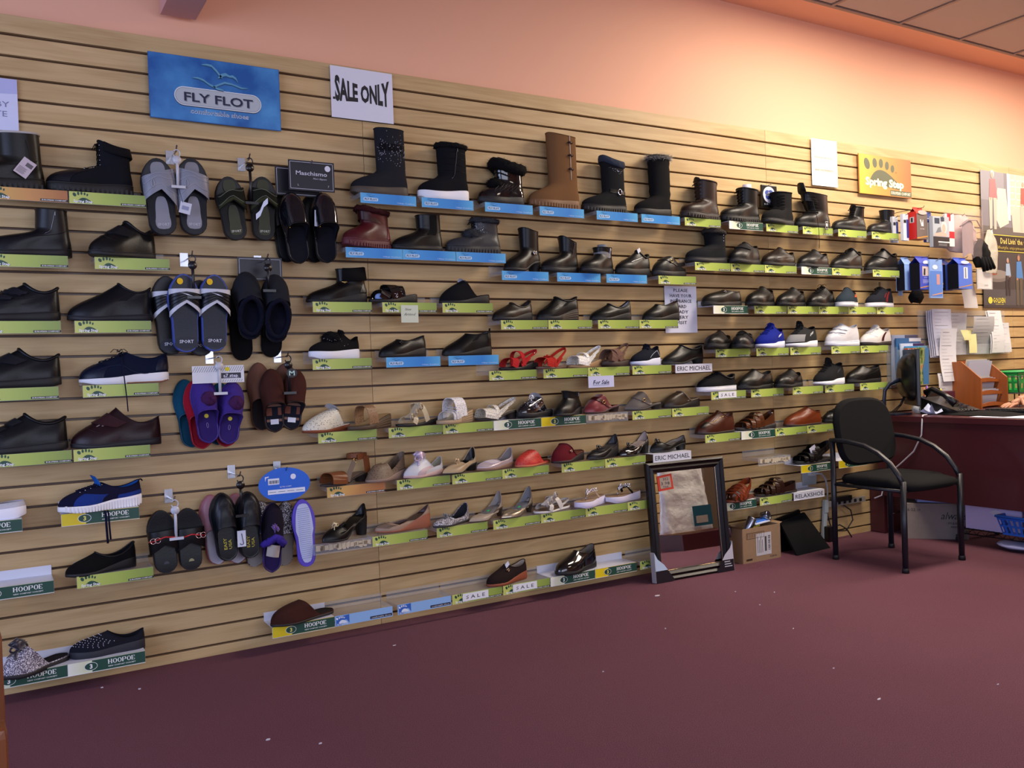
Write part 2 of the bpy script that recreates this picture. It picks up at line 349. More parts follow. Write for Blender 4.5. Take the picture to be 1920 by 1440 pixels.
# crumbs on the carpet
# ------------------------------------------------------------------ shelves
CW, CHh = .254, .043
DG = M('print', '1d4a3c'); WH = M('print', 'f2f3ee'); BK = M('print', '15181a')
def footlogo(q, x, z, k, y, mt):
    q.mat(mt)
    for dx, dz, a, b, r in ((.0, .0, .0052, .0072, .5), (.012, .0045, .0036, .0062, .1), (.0225, .006, .0033, .006, 0), (.0325, .0045, .003, .0054, -.1), (.041, .001, .0027, .0045, -.2)):
        q.ell(x + dx * k, z + dz * k, a * k, b * k, y, r)
    P = []
    for i in range(13):
        t = i / 12; P.append((x + (.008 + .052 * t) * k, z + (-.026 + .0165 * math.sin(PI * min(1, t * 1.0) ** .75)) * k))
    P.append((x + .048 * k, z - .0275 * k)); P.append((x + .016 * k, z - .0275 * k)); q.poly(P, y)
def card(kind):
    q = MB(); y = -.1212; q.smooth = False
    def bg(mt): q.mat(mt); q.box((CW / 2, -.1206, -CHh / 2), (CW - .002, .0008, CHh - .001))
    if kind in 'SO':
        bg(grad('lime_card', [(0, 'c8d06a'), (.12, 'abc056'), (CW, '869c46')]) if kind == 'S' else grad('orange_card', [(0, 'd9b35c'), (.13, 'cf9552'), (CW, 'ad6c3c')]))
        footlogo(q, .018, -.0115, 1.0, y - .0003, DG)
        q.mat(WH); q.text('Spring Step', .014, -.0385, .0095, y - .0007, w=.062, bold=.03, res=1)
        q.mat(BK); q.rect(.168, -.0405, .2535, -.0325, y - .0003)
        q.mat(WH); q.text('EUROPEAN COMFORT', .172, -.0388, .0045, y - .0006, w=.077, bold=.02, res=1)
    elif kind in 'HY':
        bg(grad('name_card_' + kind, [(0, 'e4cf20' if kind == 'Y' else 'eef0e2'), (.05, 'e2c818' if kind == 'Y' else 'dfe4c0'), (CW, 'e2c818' if kind == 'Y' else 'e0e4b8')]))
        q.mat(DG); q.rect(.078, -.0415, .2535, -.0015, y - .0002)
        q.mat(WH); q.ell(.074, -.0215, .0215, .0145, y - .0004, 0, 20); q.mat(DG); q.ell(.074, -.0215, .0200, .0130, y - .0006, 0, 20)
        q.mat(M('print', 'e8e070') if kind == 'Y' else WH)
        q.text('3', .0745, -.029, .015, y - .0009, w=.009, bold=.04, res=2, cx=True)
        q.mat(WH)
        # slab letters H O O P O E
        def serif(x, kind_, h=.0155, w=.0135, z=-.0235):
            s = .0032; t = .0012
            if kind_ == 'H':
                for a in (0, w - s - .001): q.rect(x + a, z, x + a + s, z + h, y - .0005); q.rect(x + a - .001, z, x + a + s + .001, z + t, y - .00055); q.rect(x + a - .001, z + h - t, x + a + s + .001, z + h, y - .00055)
                q.rect(x + s, z + h * .46, x + w - s, z + h * .56, y - .0005)
            elif kind_ == 'O':
                n = 18; V = []; F = []
                for i in range(n):
                    c, d = math.cos(2 * PI * i / n), math.sin(2 * PI * i / n)
                    V += [(x + w / 2 + c * w * .5, y - .0005, z + h / 2 + d * h * .52), (x + w / 2 + c * (w * .5 - s), y - .0005, z + h / 2 + d * (h * .52 - t))]
                for i in range(n): j = (i + 1) % n; F.append((2 * i, 2 * j, 2 * j + 1, 2 * i + 1))
                q.add(V, F, False)
            elif kind_ == 'P':
                q.rect(x, z, x + s, z + h, y - .0005); q.rect(x - .001, z, x + s + .001, z + t, y - .00055)
                q.rect(x, z + h - t, x + w * .75, z + h, y - .00052); q.rect(x, z + h * .42, x + w * .75, z + h * .42 + t, y - .00052); q.rect(x + w * .7, z + h * .45, x + w * .7 + s, z + h * .97, y - .0005)
            elif kind_ == 'E':
                q.rect(x, z, x + s, z + h, y - .0005)
                for f_ in (0, .48, 1): q.rect(x - (.001 if f_ != .48 else 0), z + (h - t) * f_, x + w * (.78 if f_ != .48 else .6), z + (h - t) * f_ + t, y - .00052)
                q.rect(x + w * .68, z, x + w * .78, z + .004, y - .0005); q.rect(x + w * .68, z + h - .004, x + w * .78, z + h, y - .0005)
        for i, c in enumerate('HOOPOE'): serif(.130 + i * .0155, c, w=.0137)
        q.text('NEW COMFORT CONCEPT', .130, -.034, .0042, y - .0005, w=.091, bold=.015, res=1)
    elif kind == 'F':
        bg(grad('blue_card', [(0, '5cb2e4'), (.06, '3f98dc'), (.17, '2b84d2'), (CW, '57b0e0')]))
        dk = M('print', '1e5a86'); q.mat(dk)
        for bx, bz, k in ((.045, -.0105, 1.), (.041, -.0035, .62)):
            P = [(-.022, .002), (-.012, .0032), (-.004, -.001), (.004, -.0028), (.012, .0), (.022, -.0012), (.012, -.0018), (.004, -.0048), (-.002, -.005), (-.010, .0008)]
            q.poly([(bx + a * k, bz + b * k) for a, b in P], y - .0004)
        q.mat(WH)
        n = 10; P = [(.072 + .0072 * math.cos(t), -.0262 + .0072 * math.sin(t)) for t in [-PI / 2 + PI * i / n for i in range(n + 1)]] + [(.020 + .0072 * math.cos(t), -.0262 + .0072 * math.sin(t)) for t in [PI / 2 + PI * i / n for i in range(n + 1)]]
        q.mat(M('print', 'b9d6ee')); q.poly(P, y - .0004)
        q.mat(M('print', '23527e')); q.text('FLY FLOT', .0185, -.0302, .0082, y - .0008, w=.055, bold=.03, res=1)
        q.mat(M('print', 'cfe4f4')); q.text('Urban Comfort', .165, -.0375, .0062, y - .0005, w=.080, bold=.0, res=1)
    elif kind == 'B':
        bg(M('card', '8fb9e6')); q.mat(M('print', '2f63bd')); q.rect(.006, -.040, .0335, -.004, y - .0002); q.poly([(.0335, -.022), (.0335, -.004), (.062, -.001), (.062, -.036), (.050, -.020)], y - .0003)
        footlogo(q, .010, -.0125, .75, y - .0005, M('print', 'dfe9f6')); q.mat(M('print', 'dfe9f6')); q.text('Spring Step', .008, -.0385, .006, y - .0006, w=.048, bold=.02, res=1)
        q.mat(M('print', '1a1c3a')); q.rect(.153, -.0385, .250, -.0275, y - .0003); q.mat(WH); q.text('comfortable shoes', .158, -.0362, .0062, y - .0006, w=.086, bold=.0, res=1)
    elif kind in 'ER':
        bg(M('card', 'd6d8e2')); q.mat(BK); q.text('ERIC MICHAEL' if kind == 'E' else 'RELAXSHOE', .012, -.0330, .0225, y - .0004, w=.230, res=2)
    elif kind == 'P':
        q.mat(M('paper', 'c4b79c')); rr = random.Random(3)
        for i in range(13):
            x = .012 + i * .018; a = rr.uniform(.004, .010); b = rr.uniform(.022, .036)
            q.poly([(x, -a), (x + .019, -rr.uniform(.004, .010)), (x + .019, -rr.uniform(.022, .036)), (x + .008, -b), (x, -rr.uniform(.02, .035))], y)
        q.mat(M('paper', '8a7a62'))
        for i in range(9): x = rr.uniform(.02, .22); q.rect(x, -rr.uniform(.02, .03), x + rr.uniform(.004, .016), -rr.uniform(.008, .018), y - .0003)
    return q
def tray(white):
    q = MB(); q.smooth = False
    up = .031
    q.box((CW / 2, -.060, -.0012), (CW, .120, .0022)); q.box((CW / 2, -.002, up / 2), (CW, .0022, up + .002))
    q.box((CW / 2, -.1192, -CHh / 2), (CW, .0016, CHh)); q.box((CW / 2, .004, up + .0005), (CW, .012, .002))
    q.box((CW / 2, -.1212, -CHh - .0002), (CW, .0026, .0012)); 
    if not white: q.box((.0012, -.060, -.010), (.0018, .118, .018)); q.box((CW - .0012, -.060, -.010), (.0018, .118, .018))
    return q
SHOE_DATA = """
0.059 -0.067 1.764 0.0 0.285 0.110 0.49 0.192 0.197|boot|lug|leather 17150f|17150f|d8d4cc|tag,collar d8d4cc,seam|tall black winter boot with hanging white tag, cut by left edge|boot
0.348 -0.067 1.764 0.0 0.285 0.110 0.60 0.199 0.170|boot|lug|suede 14151c|1a1916|17171a|lace,eyelets,cuff 101014,toecap|black lace-up work boot with fold-down knit collar|boot
0.136 -0.067 1.535 0.0 0.285 0.110 0.61 0.166 0.162|boot|flat|leather 15151a|131313|151515|zip,seam|plain black leather ankle boot with side zip, above wrinkled velcro sneaker|boot
0.443 -0.085 1.535 23.4 0.250 0.104 0.56 0.136 0.114|shoe|flat|leather 121315|101012|15161a|velcro1,collar 15161a|black padded shoe with one broad wrap-over flap, squared toe|shoe
0.090 -0.064 1.307 0.0 0.285 0.104 0.62 0.132 0.119|shoe|thick|leather 14161c|0f0f12|3a1c20|velcro2,collar 181a20,folds|wrinkled black leather velcro sneaker with maroon heel lining|sneaker
0.397 -0.064 1.307 0.0 0.286 0.104 0.60 0.139 0.124|loafer|flat|leather 131419|15151a|1a1a1e|gore,collar 14151a|smooth black leather slip-on shoe beside blue striped slides|shoe
0.084 -0.064 1.078 0.0 0.285 0.104 0.55 0.134 0.112|shoe|thick|leather 121318|111113|16171c|velcro1,collar 14151a|black walking shoe with one wide velcro strap, left of navy sneaker|shoe
0.436 -0.064 1.078 0.0 0.303 0.104 0.52 0.116 0.111|shoe|runner|suede 0e1730|e9e9ec|141d36|lace,dangle,toecap,gumsole,swoosh 26324e|navy suede sneaker with white and gum sole, one lace dangling|sneaker
0.096 -0.064 0.850 0.0 0.285 0.104 0.54 0.135 0.118|shoe|thick|leather 141519|101013|17181c|velcro2s,collar 15161a|black orthopedic shoe with two small velcro tabs at left edge|shoe
0.400 -0.064 0.850 0.0 0.304 0.104 0.50 0.142 0.103|shoe|flat|leather 2a1216|17161b|341a1c|velcro1,cutouts|dark brown leather fisherman shoe with cutouts and velcro strap|shoe
-0.043 -0.064 0.629 0.0 0.285 0.104 0.62 0.082 0.050|shoe|runner|mesh d9d9e2|f2f2fa|b0a8b0||white and grey sneaker cut by the left edge|sneaker
0.336 -0.075 0.629 13.4 0.285 0.104 0.52 0.095 0.092|shoe|ribbed|mesh 121334|eeeef2|1c5fb8|lace,tonguebig 1d62c0,eyelets,dangle2,side 1e3a8c|navy knit sneaker with bright blue tongue and ribbed white sole|sneaker
0.330 -0.066 0.400 14.2 0.245 0.086 0.42 0.075 0.092|loafer|wedge|suede 08080a|0c0c10|101014|trim 1c1c20|black velvet wedge loafer above the studded slip-on|loafer
0.108 -0.100 0.095 32.0 0.240 0.085 0.33 0.098 0.031|mule|flat|glitter 5a5468|18161d|1c1a24|bow 2b2836|grey glitter slide slipper with dark bow, at bottom left|slipper
0.341 -0.055 0.095 0.0 0.252 0.085 0.50 0.086 0.074|loafer|plat|suede 181a26|1b1d28|15151c|studs,gore|dark navy slip-on shoe covered in silver studs|shoe
1.058 -0.079 0.103 15.8 0.285 0.104 0.49 0.076 0.001|mule|thin|suede 3f1f18|1a1718|231d1c||brown suede slipper on white yellow-ended shelf, lowest row|slipper
2.022 -0.067 0.103 14.7 0.245 0.086 0.46 0.084 0.086|loafer|wedge|suede 241615|8a4326|b8a898|ornament d8c8a0,paper ccd6f0|dark brown moccasin with rust sole and white tag, lowest row|loafer
2.400 -0.081 0.103 17.5 0.285 0.104 0.50 0.098 0.107|loafer|flat|patent 0c0b0d|111013|7d7468|gore,seam|shiny black leather loafer on the empty-ended white shelf|loafer
1.470 -0.058 1.840 0.0 0.258 0.092 0.45 0.288 0.284|boot|plat|suede 22242a|4a4036|1a1b20|gems,band 0c0c10|tall charcoal boot with scattered sequins and brown platform sole|boot
1.774 -0.058 1.840 0.0 0.245 0.092 0.40 0.247 0.244|boot|plat2|suede 0f1016|f0f1f6|16161a|fur 0c0c10,quilt,zippull|black quilted boot with black fur top and white platform sole|boot
2.070 -0.058 1.840 2.8 0.245 0.092 0.37 0.195 0.172|boot|plat|patent 0e0e11|17181b|141416|furbig 0a0a0c,lace,diamond,furpuff 0a0a0c|black patent boot with large fur pompoms and quilted side|boot
2.365 -0.058 1.840 0.0 0.282 0.092 0.39 0.363 0.350|boot|lug2|suede 7c5836|74502e|e8dcc8|toggles,slit|tall chestnut suede boot with pale slit and three toggles|boot
2.661 -0.058 1.840 0.0 0.264 0.092 0.47 0.284 0.256|boot|lug|suede 15171a|141517|3a4252|cuffroll 353d4c,buckle,gemsmall|black boot with navy plush cuff and silver oval buckle|boot
2.970 -0.059 1.840 4.6 0.245 0.092 0.47 0.305 0.305|boot|plat|fabric 0c0c0f|0e0e10|3a3a3c|fur 5a5855,puff|black puffer boot with shaggy grey fur top|boot
1.396 -0.075 1.612 19.2 0.245 0.092 0.33 0.169 0.156|boot|lug|leather 571b22|571d26|3a1015|fur 3a1216,heelpatch 7a333c|burgundy leather boot with fluffy dark red cuff|boot
1.637 -0.059 1.612 4.7 0.245 0.092 0.50 0.157 0.162|boot|flat|leather 0f1012|0e0f11|151515|gore2,seam|black chelsea boot with elastic side between burgundy and grey boots|boot
1.917 -0.055 1.612 0.0 0.273 0.086 0.50 0.155 0.151|ankle|lug|leather 3b3d42|232529|2f3238|fur 34373c,lace,furpuff 34373c,gemsmall|grey leather ankle boot with plush trim and ridged black sole|boot
2.161 -0.073 1.532 18.3 0.235 0.090 0.51 0.209 0.194|boot|heel|leather 111213|0e0e10|1a1a1a|ornament b8bcc0,notch|black heeled ankle boot with silver knot ornament|boot
2.377 -0.067 1.532 13.1 0.235 0.090 0.56 0.183 0.154|boot|thick|leather 131416|0d0e12|1a1a1c|zip,notch|black ankle boot with slanted side zipper, next right of heeled boot|boot
2.590 -0.075 1.532 19.7 0.245 0.092 0.50 0.134 0.136|boot|thick|leather 131516|0c0d10|8a8c90|zipsilver,insert 8f9296|black ankle boot with silver zipper and grey liner showing|boot
2.824 -0.062 1.532 11.3 0.245 0.086 0.65 0.130 0.114|shoe|plat|leather 101114|101114|1a1a1c|zipsilver,paper d8dce8,collar 121316|black high-top shoe with silver zip and white label on tongue|shoe
3.064 -0.061 1.532 9.6 0.245 0.086 0.45 0.105 0.067|mule2|thick|leather 1a1c1c|1c1c1c|22221f|buckle,strapback|black clog with buckled ankle strap|clog
1.263 -0.055 1.383 0.0 0.262 0.085 0.50 0.141 0.149|ankle|wedge|leather 0c0c0d|101012|0c0c0e|cufftall 08080a,ornament d8b870,heelpatch 45443f|black wedge bootie with folded suede cuff and gold bar|boot
1.513 -0.062 1.383 11.0 0.240 0.085 0.50 0.101 0.092|sling|wedge|patent 0e0e10|0e0f12|8aa4dc|gems,toestrap,peep|black patent slingback with sparkles above the yellow handwritten note|sandal
1.862 -0.055 1.383 0.0 0.250 0.086 0.48 0.105 0.049|mule|wedge|suede 0d0e12|0f0f12|e0e4ee|linerwhite|black suede clog with white lining beside the black slingback|clog
1.237 -0.071 1.151 17.9 0.245 0.086 0.65 0.106 0.092|shoe|plat|suede 0e0e11|e9ecf4|1a1416|furpuff 0a0a0c,gemsmall,tongue|black slip-on sneaker with furry front and white platform sole|sneaker
1.545 -0.066 1.151 14.4 0.245 0.086 0.38 0.076 0.093|loafer|wedge|leather 0f1014|0e0f13|141416|ornament 4a4c50,flatopen|black wedge loafer with small metal bit|loafer
1.865 -0.055 1.151 0.0 0.248 0.086 0.48 0.099 0.110|loafer|wedge|leather 101214|101113|8fb0c4|gore,flatopen,pull|black wedge slip-on with pale blue lining|shoe
2.103 -0.067 1.307 14.8 0.245 0.086 0.47 0.083 0.097|loafer|wedge|leather 221c18|15151a|2a2320|collar 2a221d|dark brown slip-on shoe, first of the high middle row|shoe
2.362 -0.056 1.307 4.8 0.245 0.086 0.45 0.114 0.116|loafer|wedge2|leather 0f1012|15161a|141416|collar 121314,folds,gore|black high-cut wedge slip-on with creased vamp|shoe
2.680 -0.055 1.307 0.0 0.247 0.086 0.45 0.084 0.101|loafer|wedge|leather 0f1110|0d0e12|d8d8dc|collar 121413,seam|black slip-on with pale lining, next left of brown-lined wedge|shoe
3.003 -0.056 1.307 3.1 0.245 0.086 0.37 0.084 0.104|loafer|wedge|leather 101110|0c0d10|6a3a22|flatopen,pull|black wedge loafer with brown leather lining, overlapping the notice|loafer
2.127 -0.068 1.078 16.1 0.245 0.086 0.42 0.092 0.090|sling|wedge|suede c0282c|111114|4a1518|straps2,heelstrap,snap|red double-strap sandal with black wedge sole|sandal
2.305 -0.078 1.078 23.2 0.231 0.083 0.42 0.068 0.096|sling|thin|suede b82a22|6b5040|a02820|flower,heelstrap,straps1|red slingback sandal with woven flower front|sandal
2.508 -0.065 1.078 13.6 0.224 0.082 0.43 0.069 0.101|sling|wedge|leather e8e8e4|a8855c|b8b4ac|straps1,heelstrap,holes|white cut-out slingback sandal with tan wedge|sandal
2.688 -0.073 1.078 19.5 0.217 0.081 0.50 0.099 0.111|sling|thick|suede 7a5c50|3a2a24|6a4a3a|cross,heelstrap|taupe sandal with wide crossed straps|sandal
2.881 -0.068 1.078 15.6 0.224 0.082 0.57 0.096 0.098|shoe|runner|fabric 0e1524|d5dcf0|1a2233|piping d0d8e8,tongue|navy slip-on sneaker with white piping|sneaker
3.141 -0.055 1.078 0.0 0.277 0.086 0.46 0.101 0.096|loafer|heel2|leather 131313|101010|1a1815|gore,collar 151515|black leather loafer above the white name plate, far end of row|loafer
1.187 -0.080 0.853 24.2 0.245 0.086 0.65 0.092 0.048|mule|wedgelow|leather d9d6c4|7a3a1a|e4e2d4|holesblack,tonguew|cream perforated leather mule with rust brown sole|mule
1.375 -0.083 0.853 26.6 0.245 0.086 0.38 0.098 0.074|slide|wedge2|satin 8a6a4c|4a3a2a|b09468|bandwide,holes|bronze metallic wedge slide sandal|sandal
1.594 -0.079 0.853 23.5 0.245 0.086 0.48 0.100 0.036|slide|wedgelow|leather e4d6b4|101013|d8c4a0|tbar,discs,band2|cream slide sandal with round discs and black sole|sandal
1.776 -0.086 0.853 28.3 0.245 0.086 0.46 0.110 0.069|slide|wedge2|leather e6e8ee|b09878|c8b898|bandwide,holes,band2|white cut-out slide sandal on stacked tan wedge|sandal
2.000 -0.060 0.853 9.3 0.233 0.084 0.49 0.055 0.093|sling|heel2|leather dedacb|2a211b|c8c0ac|straps1,heelstrap,holes|cream perforated slingback with low dark heel|sandal
2.203 -0.070 0.853 17.3 0.233 0.084 0.58 0.094 0.052|mule|thick|patent 15151a|111114|dcdce2|gems,linerwhite,bow d8d8dc|black snake-pattern clog with glittering chain bow|clog
2.378 -0.091 0.853 31.9 0.245 0.086 0.38 0.118 0.109|ankle|wedge|leather 131618|0d0d0f|161618|studs3,notch|black leather bootie with row of side studs|boot
2.594 -0.064 0.853 12.8 0.245 0.086 0.47 0.090 0.037|mule|heel3|satin 6d0f1e|2a1014|40101a|buckle,strapx|crimson satin mule with gold buckle|mule
2.862 -0.056 0.853 4.1 0.245 0.086 0.46 0.092 0.044|mule|heel3|leather 6c645f|2a2624|332c2a|buckle,strapx,point|pewter pointed mule with small buckle|mule
3.121 -0.055 0.853 0.9 0.245 0.086 0.46 0.081 0.038|mule|wedge|leather 3d3023|15130f|8a7a68|trim 8a7864|brown leather mule at the right end of its row|mule
1.256 -0.074 0.631 20.8 0.245 0.086 0.57 0.115 0.108|sling|heel4|leather 8c5230|2c2320|8a7468|opentoe,anklestrap,buckle|tan open-toe sandal with gold ring buckle on orange card|sandal
1.440 -0.083 0.631 26.2 0.235 0.084 0.50 0.057 0.110|sling|wedge|suede 6f5c4a|8a7466|5c4a3c|closedtoe,heelwide,holes|taupe perforated wedge slingback|sandal
1.615 -0.076 0.631 22.0 0.235 0.084 0.51 0.077 0.075|flat|wedgelow|leather e6e8ee|c8a8a4|c4bfa4|bow d0bcd4,sideband d8c0c8|white and pink flat with large lilac bow|shoe
1.787 -0.082 0.631 25.8 0.233 0.084 0.55 0.047 0.105|flat|heel4|leather c8b08c|15120f|15120f|bow c0a070,point|beige pointed flat with dark lining and gold bow|shoe
1.977 -0.071 0.631 18.1 0.233 0.084 0.51 0.042 0.087|flat|wedgelow|satin b8a8ac|8a6a58|9a9088|saddle|pearly pink loafer next right of beige pointed flat|loafer
2.179 -0.077 0.631 22.4 0.245 0.086 0.47 0.071 0.030|mule|thin|leather c0342c|c06a48|a82c24|holes|coral red perforated clog|clog
2.378 -0.077 0.631 22.7 0.245 0.086 0.36 0.086 0.032|mule|wedge|suede 661420|1c1216|7a4a3a|ornament e0c8b0,trim 5a1018|burgundy felt clog with gold bar|clog
2.587 -0.071 0.631 17.9 0.245 0.086 0.46 0.050 0.108|flat|wedge3|leather 15151a|121215|3a3a40|bow 0f0f12,vcut|black wedge pump with folded bow|shoe
2.781 -0.072 0.631 18.9 0.243 0.086 0.39 0.050 0.111|flat|heel2t|patent 0e0e11|0e0e10|b8a8a0|bow 0d0d10|black patent heel with bow and pale lining|shoe
3.019 -0.056 0.631 3.6 0.243 0.086 0.23 0.054 0.073|flat|heel4|leather 131313|101011|8a8480|bow 131313|low black pump with thin bow above white name plate|shoe
1.247 -0.080 0.406 24.5 0.245 0.086 0.35 0.059 0.128|flat|heelhi|leather 0e0f10|0c0c0d|101011|bow c8b890|black high-heeled pump with silver bow on bare shelf|shoe
1.520 -0.055 0.406 0.0 0.258 0.086 0.26 0.038 0.097|flat|wedge3|leather b89a80|9a5a40|5a4038|pleats|beige wedge flat with pleated toe|shoe
1.739 -0.081 0.406 24.8 0.233 0.084 0.42 0.035 0.081|flat|thin|glitter 4a4c54|26282c|2c2c30|bow 5a5c64|pewter sparkling flat with small knot|shoe
1.918 -0.073 0.406 19.9 0.217 0.081 0.44 0.026 0.117|flat|kitten|leather bfae9a|4a3a2a|a09890|point,band c8b8a4,greendot|beige pointed pump with mesh side and green sticker|shoe
2.079 -0.079 0.406 23.5 0.228 0.083 0.42 0.032 0.121|flat|kitten|foil a89c88|3a3226|8a8a8e|point,greendot|metallic gold pointed pump with green sticker|shoe
2.280 -0.071 0.406 18.2 0.245 0.086 0.45 0.070 0.045|slide|thin|leather e6e2dc|d8d4d0|7a604c|tbar,discs2,heelstraplow|white sandal with three round rosettes|sandal
2.496 -0.081 0.406 25.3 0.245 0.086 0.62 0.084 0.038|thong|plat|fabric b89c84|d8d4ec|b89c84|jewels e6e2e6|white wedge thong sandal with crystal cluster strap|sandal
2.711 -0.065 0.406 13.5 0.245 0.086 0.62 0.093 0.039|thong|plat|fabric a88c70|d0ccde|a88c70|jewels e4e8f4,blackstrap|white wedge thong sandal with black and white feather strap|sandal
3.278 -0.073 1.838 9.8 0.285 0.110 0.46 0.211 0.203|boot|lug|leather 2a1c18|241a17|2a1a16|lace,tongue,collar 33221c,flap|dark brown lace-up hiking boot, first of right top row|boot
3.575 -0.068 1.838 3.4 0.285 0.110 0.52 0.193 0.184|boot|lug|leather 121212|101010|1a1a1a|lace,collar 141414,paperroll,flap|black lace-up boot stuffed with white paper|boot
3.859 -0.078 1.838 13.9 0.285 0.110 0.41 0.186 0.192|boot|thick|suede 101113|121315|161616|eyeline,collar 131416|black combat boot in front of round blue badge pack|boot
4.153 -0.068 1.838 3.8 0.285 0.110 0.23 0.206 0.195|boot|thick|leather 111112|111112|0c0c0e|eyeline,tongueflare,dangle3,blacktag|black tall boot with flared tongue and dangling lace|boot
4.479 -0.065 1.838 3.4 0.285 0.104 0.68 0.152 0.147|ankle|thick|leather 121213|111112|161616|lace,tongue,collar 141414|black padded hiking shoe with strap bow|shoe
4.778 -0.070 1.838 9.4 0.285 0.104 0.57 0.149 0.147|ankle|flat|leather 131315|111113|161616|seam|plain black high shoe beside the hosiery packs|shoe
3.319 -0.068 1.607 3.0 0.285 0.110 0.52 0.181 0.171|boot|thick|suede 101319|101217|3c3632|fur 3a3632,seam,studs3|black suede ankle boot with fur peeking at heel|boot
3.587 -0.080 1.607 16.8 0.285 0.104 0.52 0.128 0.116|shoe|thick|leather 121214|101012|161616|velcro1,toecap|black strap shoe next right of the fur-lined suede boot|shoe
3.862 -0.070 1.607 9.0 0.285 0.104 0.54 0.112 0.090|loafer|flat|leather 201612|141210|241a15|seam,folds|very dark brown wrinkled slip-on in row of black shoes|shoe
4.147 -0.070 1.607 9.7 0.285 0.104 0.54 0.111 0.094|loafer|flat|leather 131315|1d1e20|181818|seam,gore|black loafer under the hanging lace|loafer
4.443 -0.066 1.607 5.7 0.285 0.104 0.71 0.131 0.113|shoe|flat|leather 141415|121213|1a1a1a|lace,collar 161616|black lace-up derby left of the velcro shoe|shoe
4.770 -0.064 1.607 0.0 0.288 0.104 0.58 0.140 0.113|shoe|flat|leather 151516|131314|1a1a1a|velcro1,collar 161616|black velcro shoe at the right end beside blue stocking packs|shoe
3.422 -0.065 1.383 3.6 0.285 0.104 0.55 0.088 0.082|loafer|flat|leather 1c1814|15130f|1e1a16|ornament b0b0b0,flatopen|dark brown dress loafer with metal bit on white shelf|loafer
3.696 -0.083 1.383 18.8 0.282 0.103 0.59 0.112 0.096|loafer|flat|leather 141210|100f0e|1a1815|toecap,seam|round-toed black-brown slip-on next right of dress loafer|shoe
3.943 -0.078 1.383 15.3 0.282 0.103 0.60 0.111 0.094|loafer|flat|leather 111110|0d0d0d|151514|gore,seam|black slip-on with elastic gusset, centre of its row|shoe
4.197 -0.078 1.383 15.4 0.282 0.103 0.62 0.121 0.098|shoe|flat|leather 111010|0e0d0c|151413|lace,lacebig|black lace-up shoe with spiky untied laces|shoe
4.417 -0.084 1.383 22.1 0.257 0.103 0.51 0.118 0.097|loafer|vulc|fabric 27343f|dfe0e4|d0582a|gore3 d2562a|blue-grey canvas slip-on with orange tab|sneaker
4.733 -0.072 1.383 11.5 0.285 0.104 0.55 0.128 0.121|shoe|vulc|fabric 171b26|e4e4ea|1a1c24|lace,stripe 8a1f26,pulltall|navy sneaker with red side marks and white sole|sneaker
3.368 -0.089 1.151 24.4 0.270 0.104 0.56 0.100 0.076|loafer|thick|leather 100f10|0e0e0f|151515|folds|bulky black loafer at left end of sneaker row|loafer
3.531 -0.110 1.151 32.0 0.270 0.104 0.45 0.092 0.082|shoe|flat|leather 17191c|14161a|1a1c20|lace,collar 202327|small black lace shoe beside the royal blue sneaker|shoe
3.762 -0.082 1.151 18.0 0.285 0.104 0.58 0.127 0.109|shoe|runner|mesh 0c1f8a|dfe4f6|0e1a60|lace,tongue,marks dfe4f6|royal blue running shoe with white midsole|sneaker
4.028 -0.074 1.151 12.6 0.285 0.104 0.48 0.121 0.120|shoe|runner|mesh 26282a|e6e6ec|15161a|lace,tonguebig 101114,toepanel 8c8e90,marks c8c8c8|black and grey running shoe with tall padded tongue|sneaker
4.388 -0.065 1.151 3.1 0.285 0.104 0.46 0.135 0.128|shoe|thick|leather e4e6ec|dfe1e8|d8dae2|velcro2,folds|white leather walking shoe with two velcro straps|sneaker
4.693 -0.066 1.151 5.2 0.285 0.104 0.54 0.114 0.104|shoe|flat|leather e6e4e2|1e1618|d8c8c0|lace,stripe 4a1020,tongue|white sneaker with burgundy side stripe|sneaker
3.365 -0.066 0.927 6.1 0.285 0.104 0.54 0.102 0.086|shoe|vulc|fabric 121316|e8eaf0|15161a|lace,collar 16181c|black canvas sneaker with white sole on sale-tagged shelf|sneaker
3.650 -0.069 0.927 8.3 0.285 0.104 0.44 0.111 0.097|loafer|flat|leather 121211|0f0f0e|2a2924|gore,seam|black loafer right of the canvas sneaker|loafer
3.901 -0.082 0.927 18.1 0.285 0.104 0.60 0.102 0.081|shoe|flat|leather 111112|0f0f10|1c1c1c|zip,seam|small black shoe with zippered front|shoe
4.253 -0.071 0.927 10.2 0.285 0.104 0.54 0.130 0.127|shoe|runner|mesh 15161a|e4e6ee|1a1a1e|lace,tonguebig 15161a,marks 3a3c40|black running shoe with white midsole and wild laces|sneaker
4.570 -0.064 0.927 0.0 0.296 0.104 0.42 0.107 0.104|loafer|flat|leather 14110f|110f0e|1a1614|seam|black-brown slip-on next to the computer monitor|shoe
3.342 -0.066 0.703 5.3 0.285 0.104 0.60 0.119 0.104|shoe|thin|leather 4c2113|1c1412|7a4a34|peep,cutouts2,zipgold|chestnut fisherman sandal with teardrop opening|sandal
3.647 -0.064 0.703 0.0 0.296 0.104 0.60 0.111 0.101|sling|wedgelow|leather 5a3016|14100f|8a8a9c|straps3,heelwide,snap|tan strappy sandal with covered heel|sandal
4.026 -0.064 0.703 0.0 0.287 0.104 0.61 0.104 0.078|loafer|thin|leather 7a3514|2e1e16|8a4420|folds,flatopen|orange-brown soft leather clog|clog
4.323 -0.070 0.703 9.5 0.285 0.104 0.50 0.077 0.060|shoe|flat|leather 0f1013|0e0e10|15151a|lace|black shoe half hidden behind the black chair back|shoe
4.101 -0.064 0.480 0.0 0.301 0.104 0.47 0.102 0.104|sling|flat|leather 181414|131111|1a1c2a|straps3,heelstrap,paperbig|dark strappy sandal with large white tag|sandal
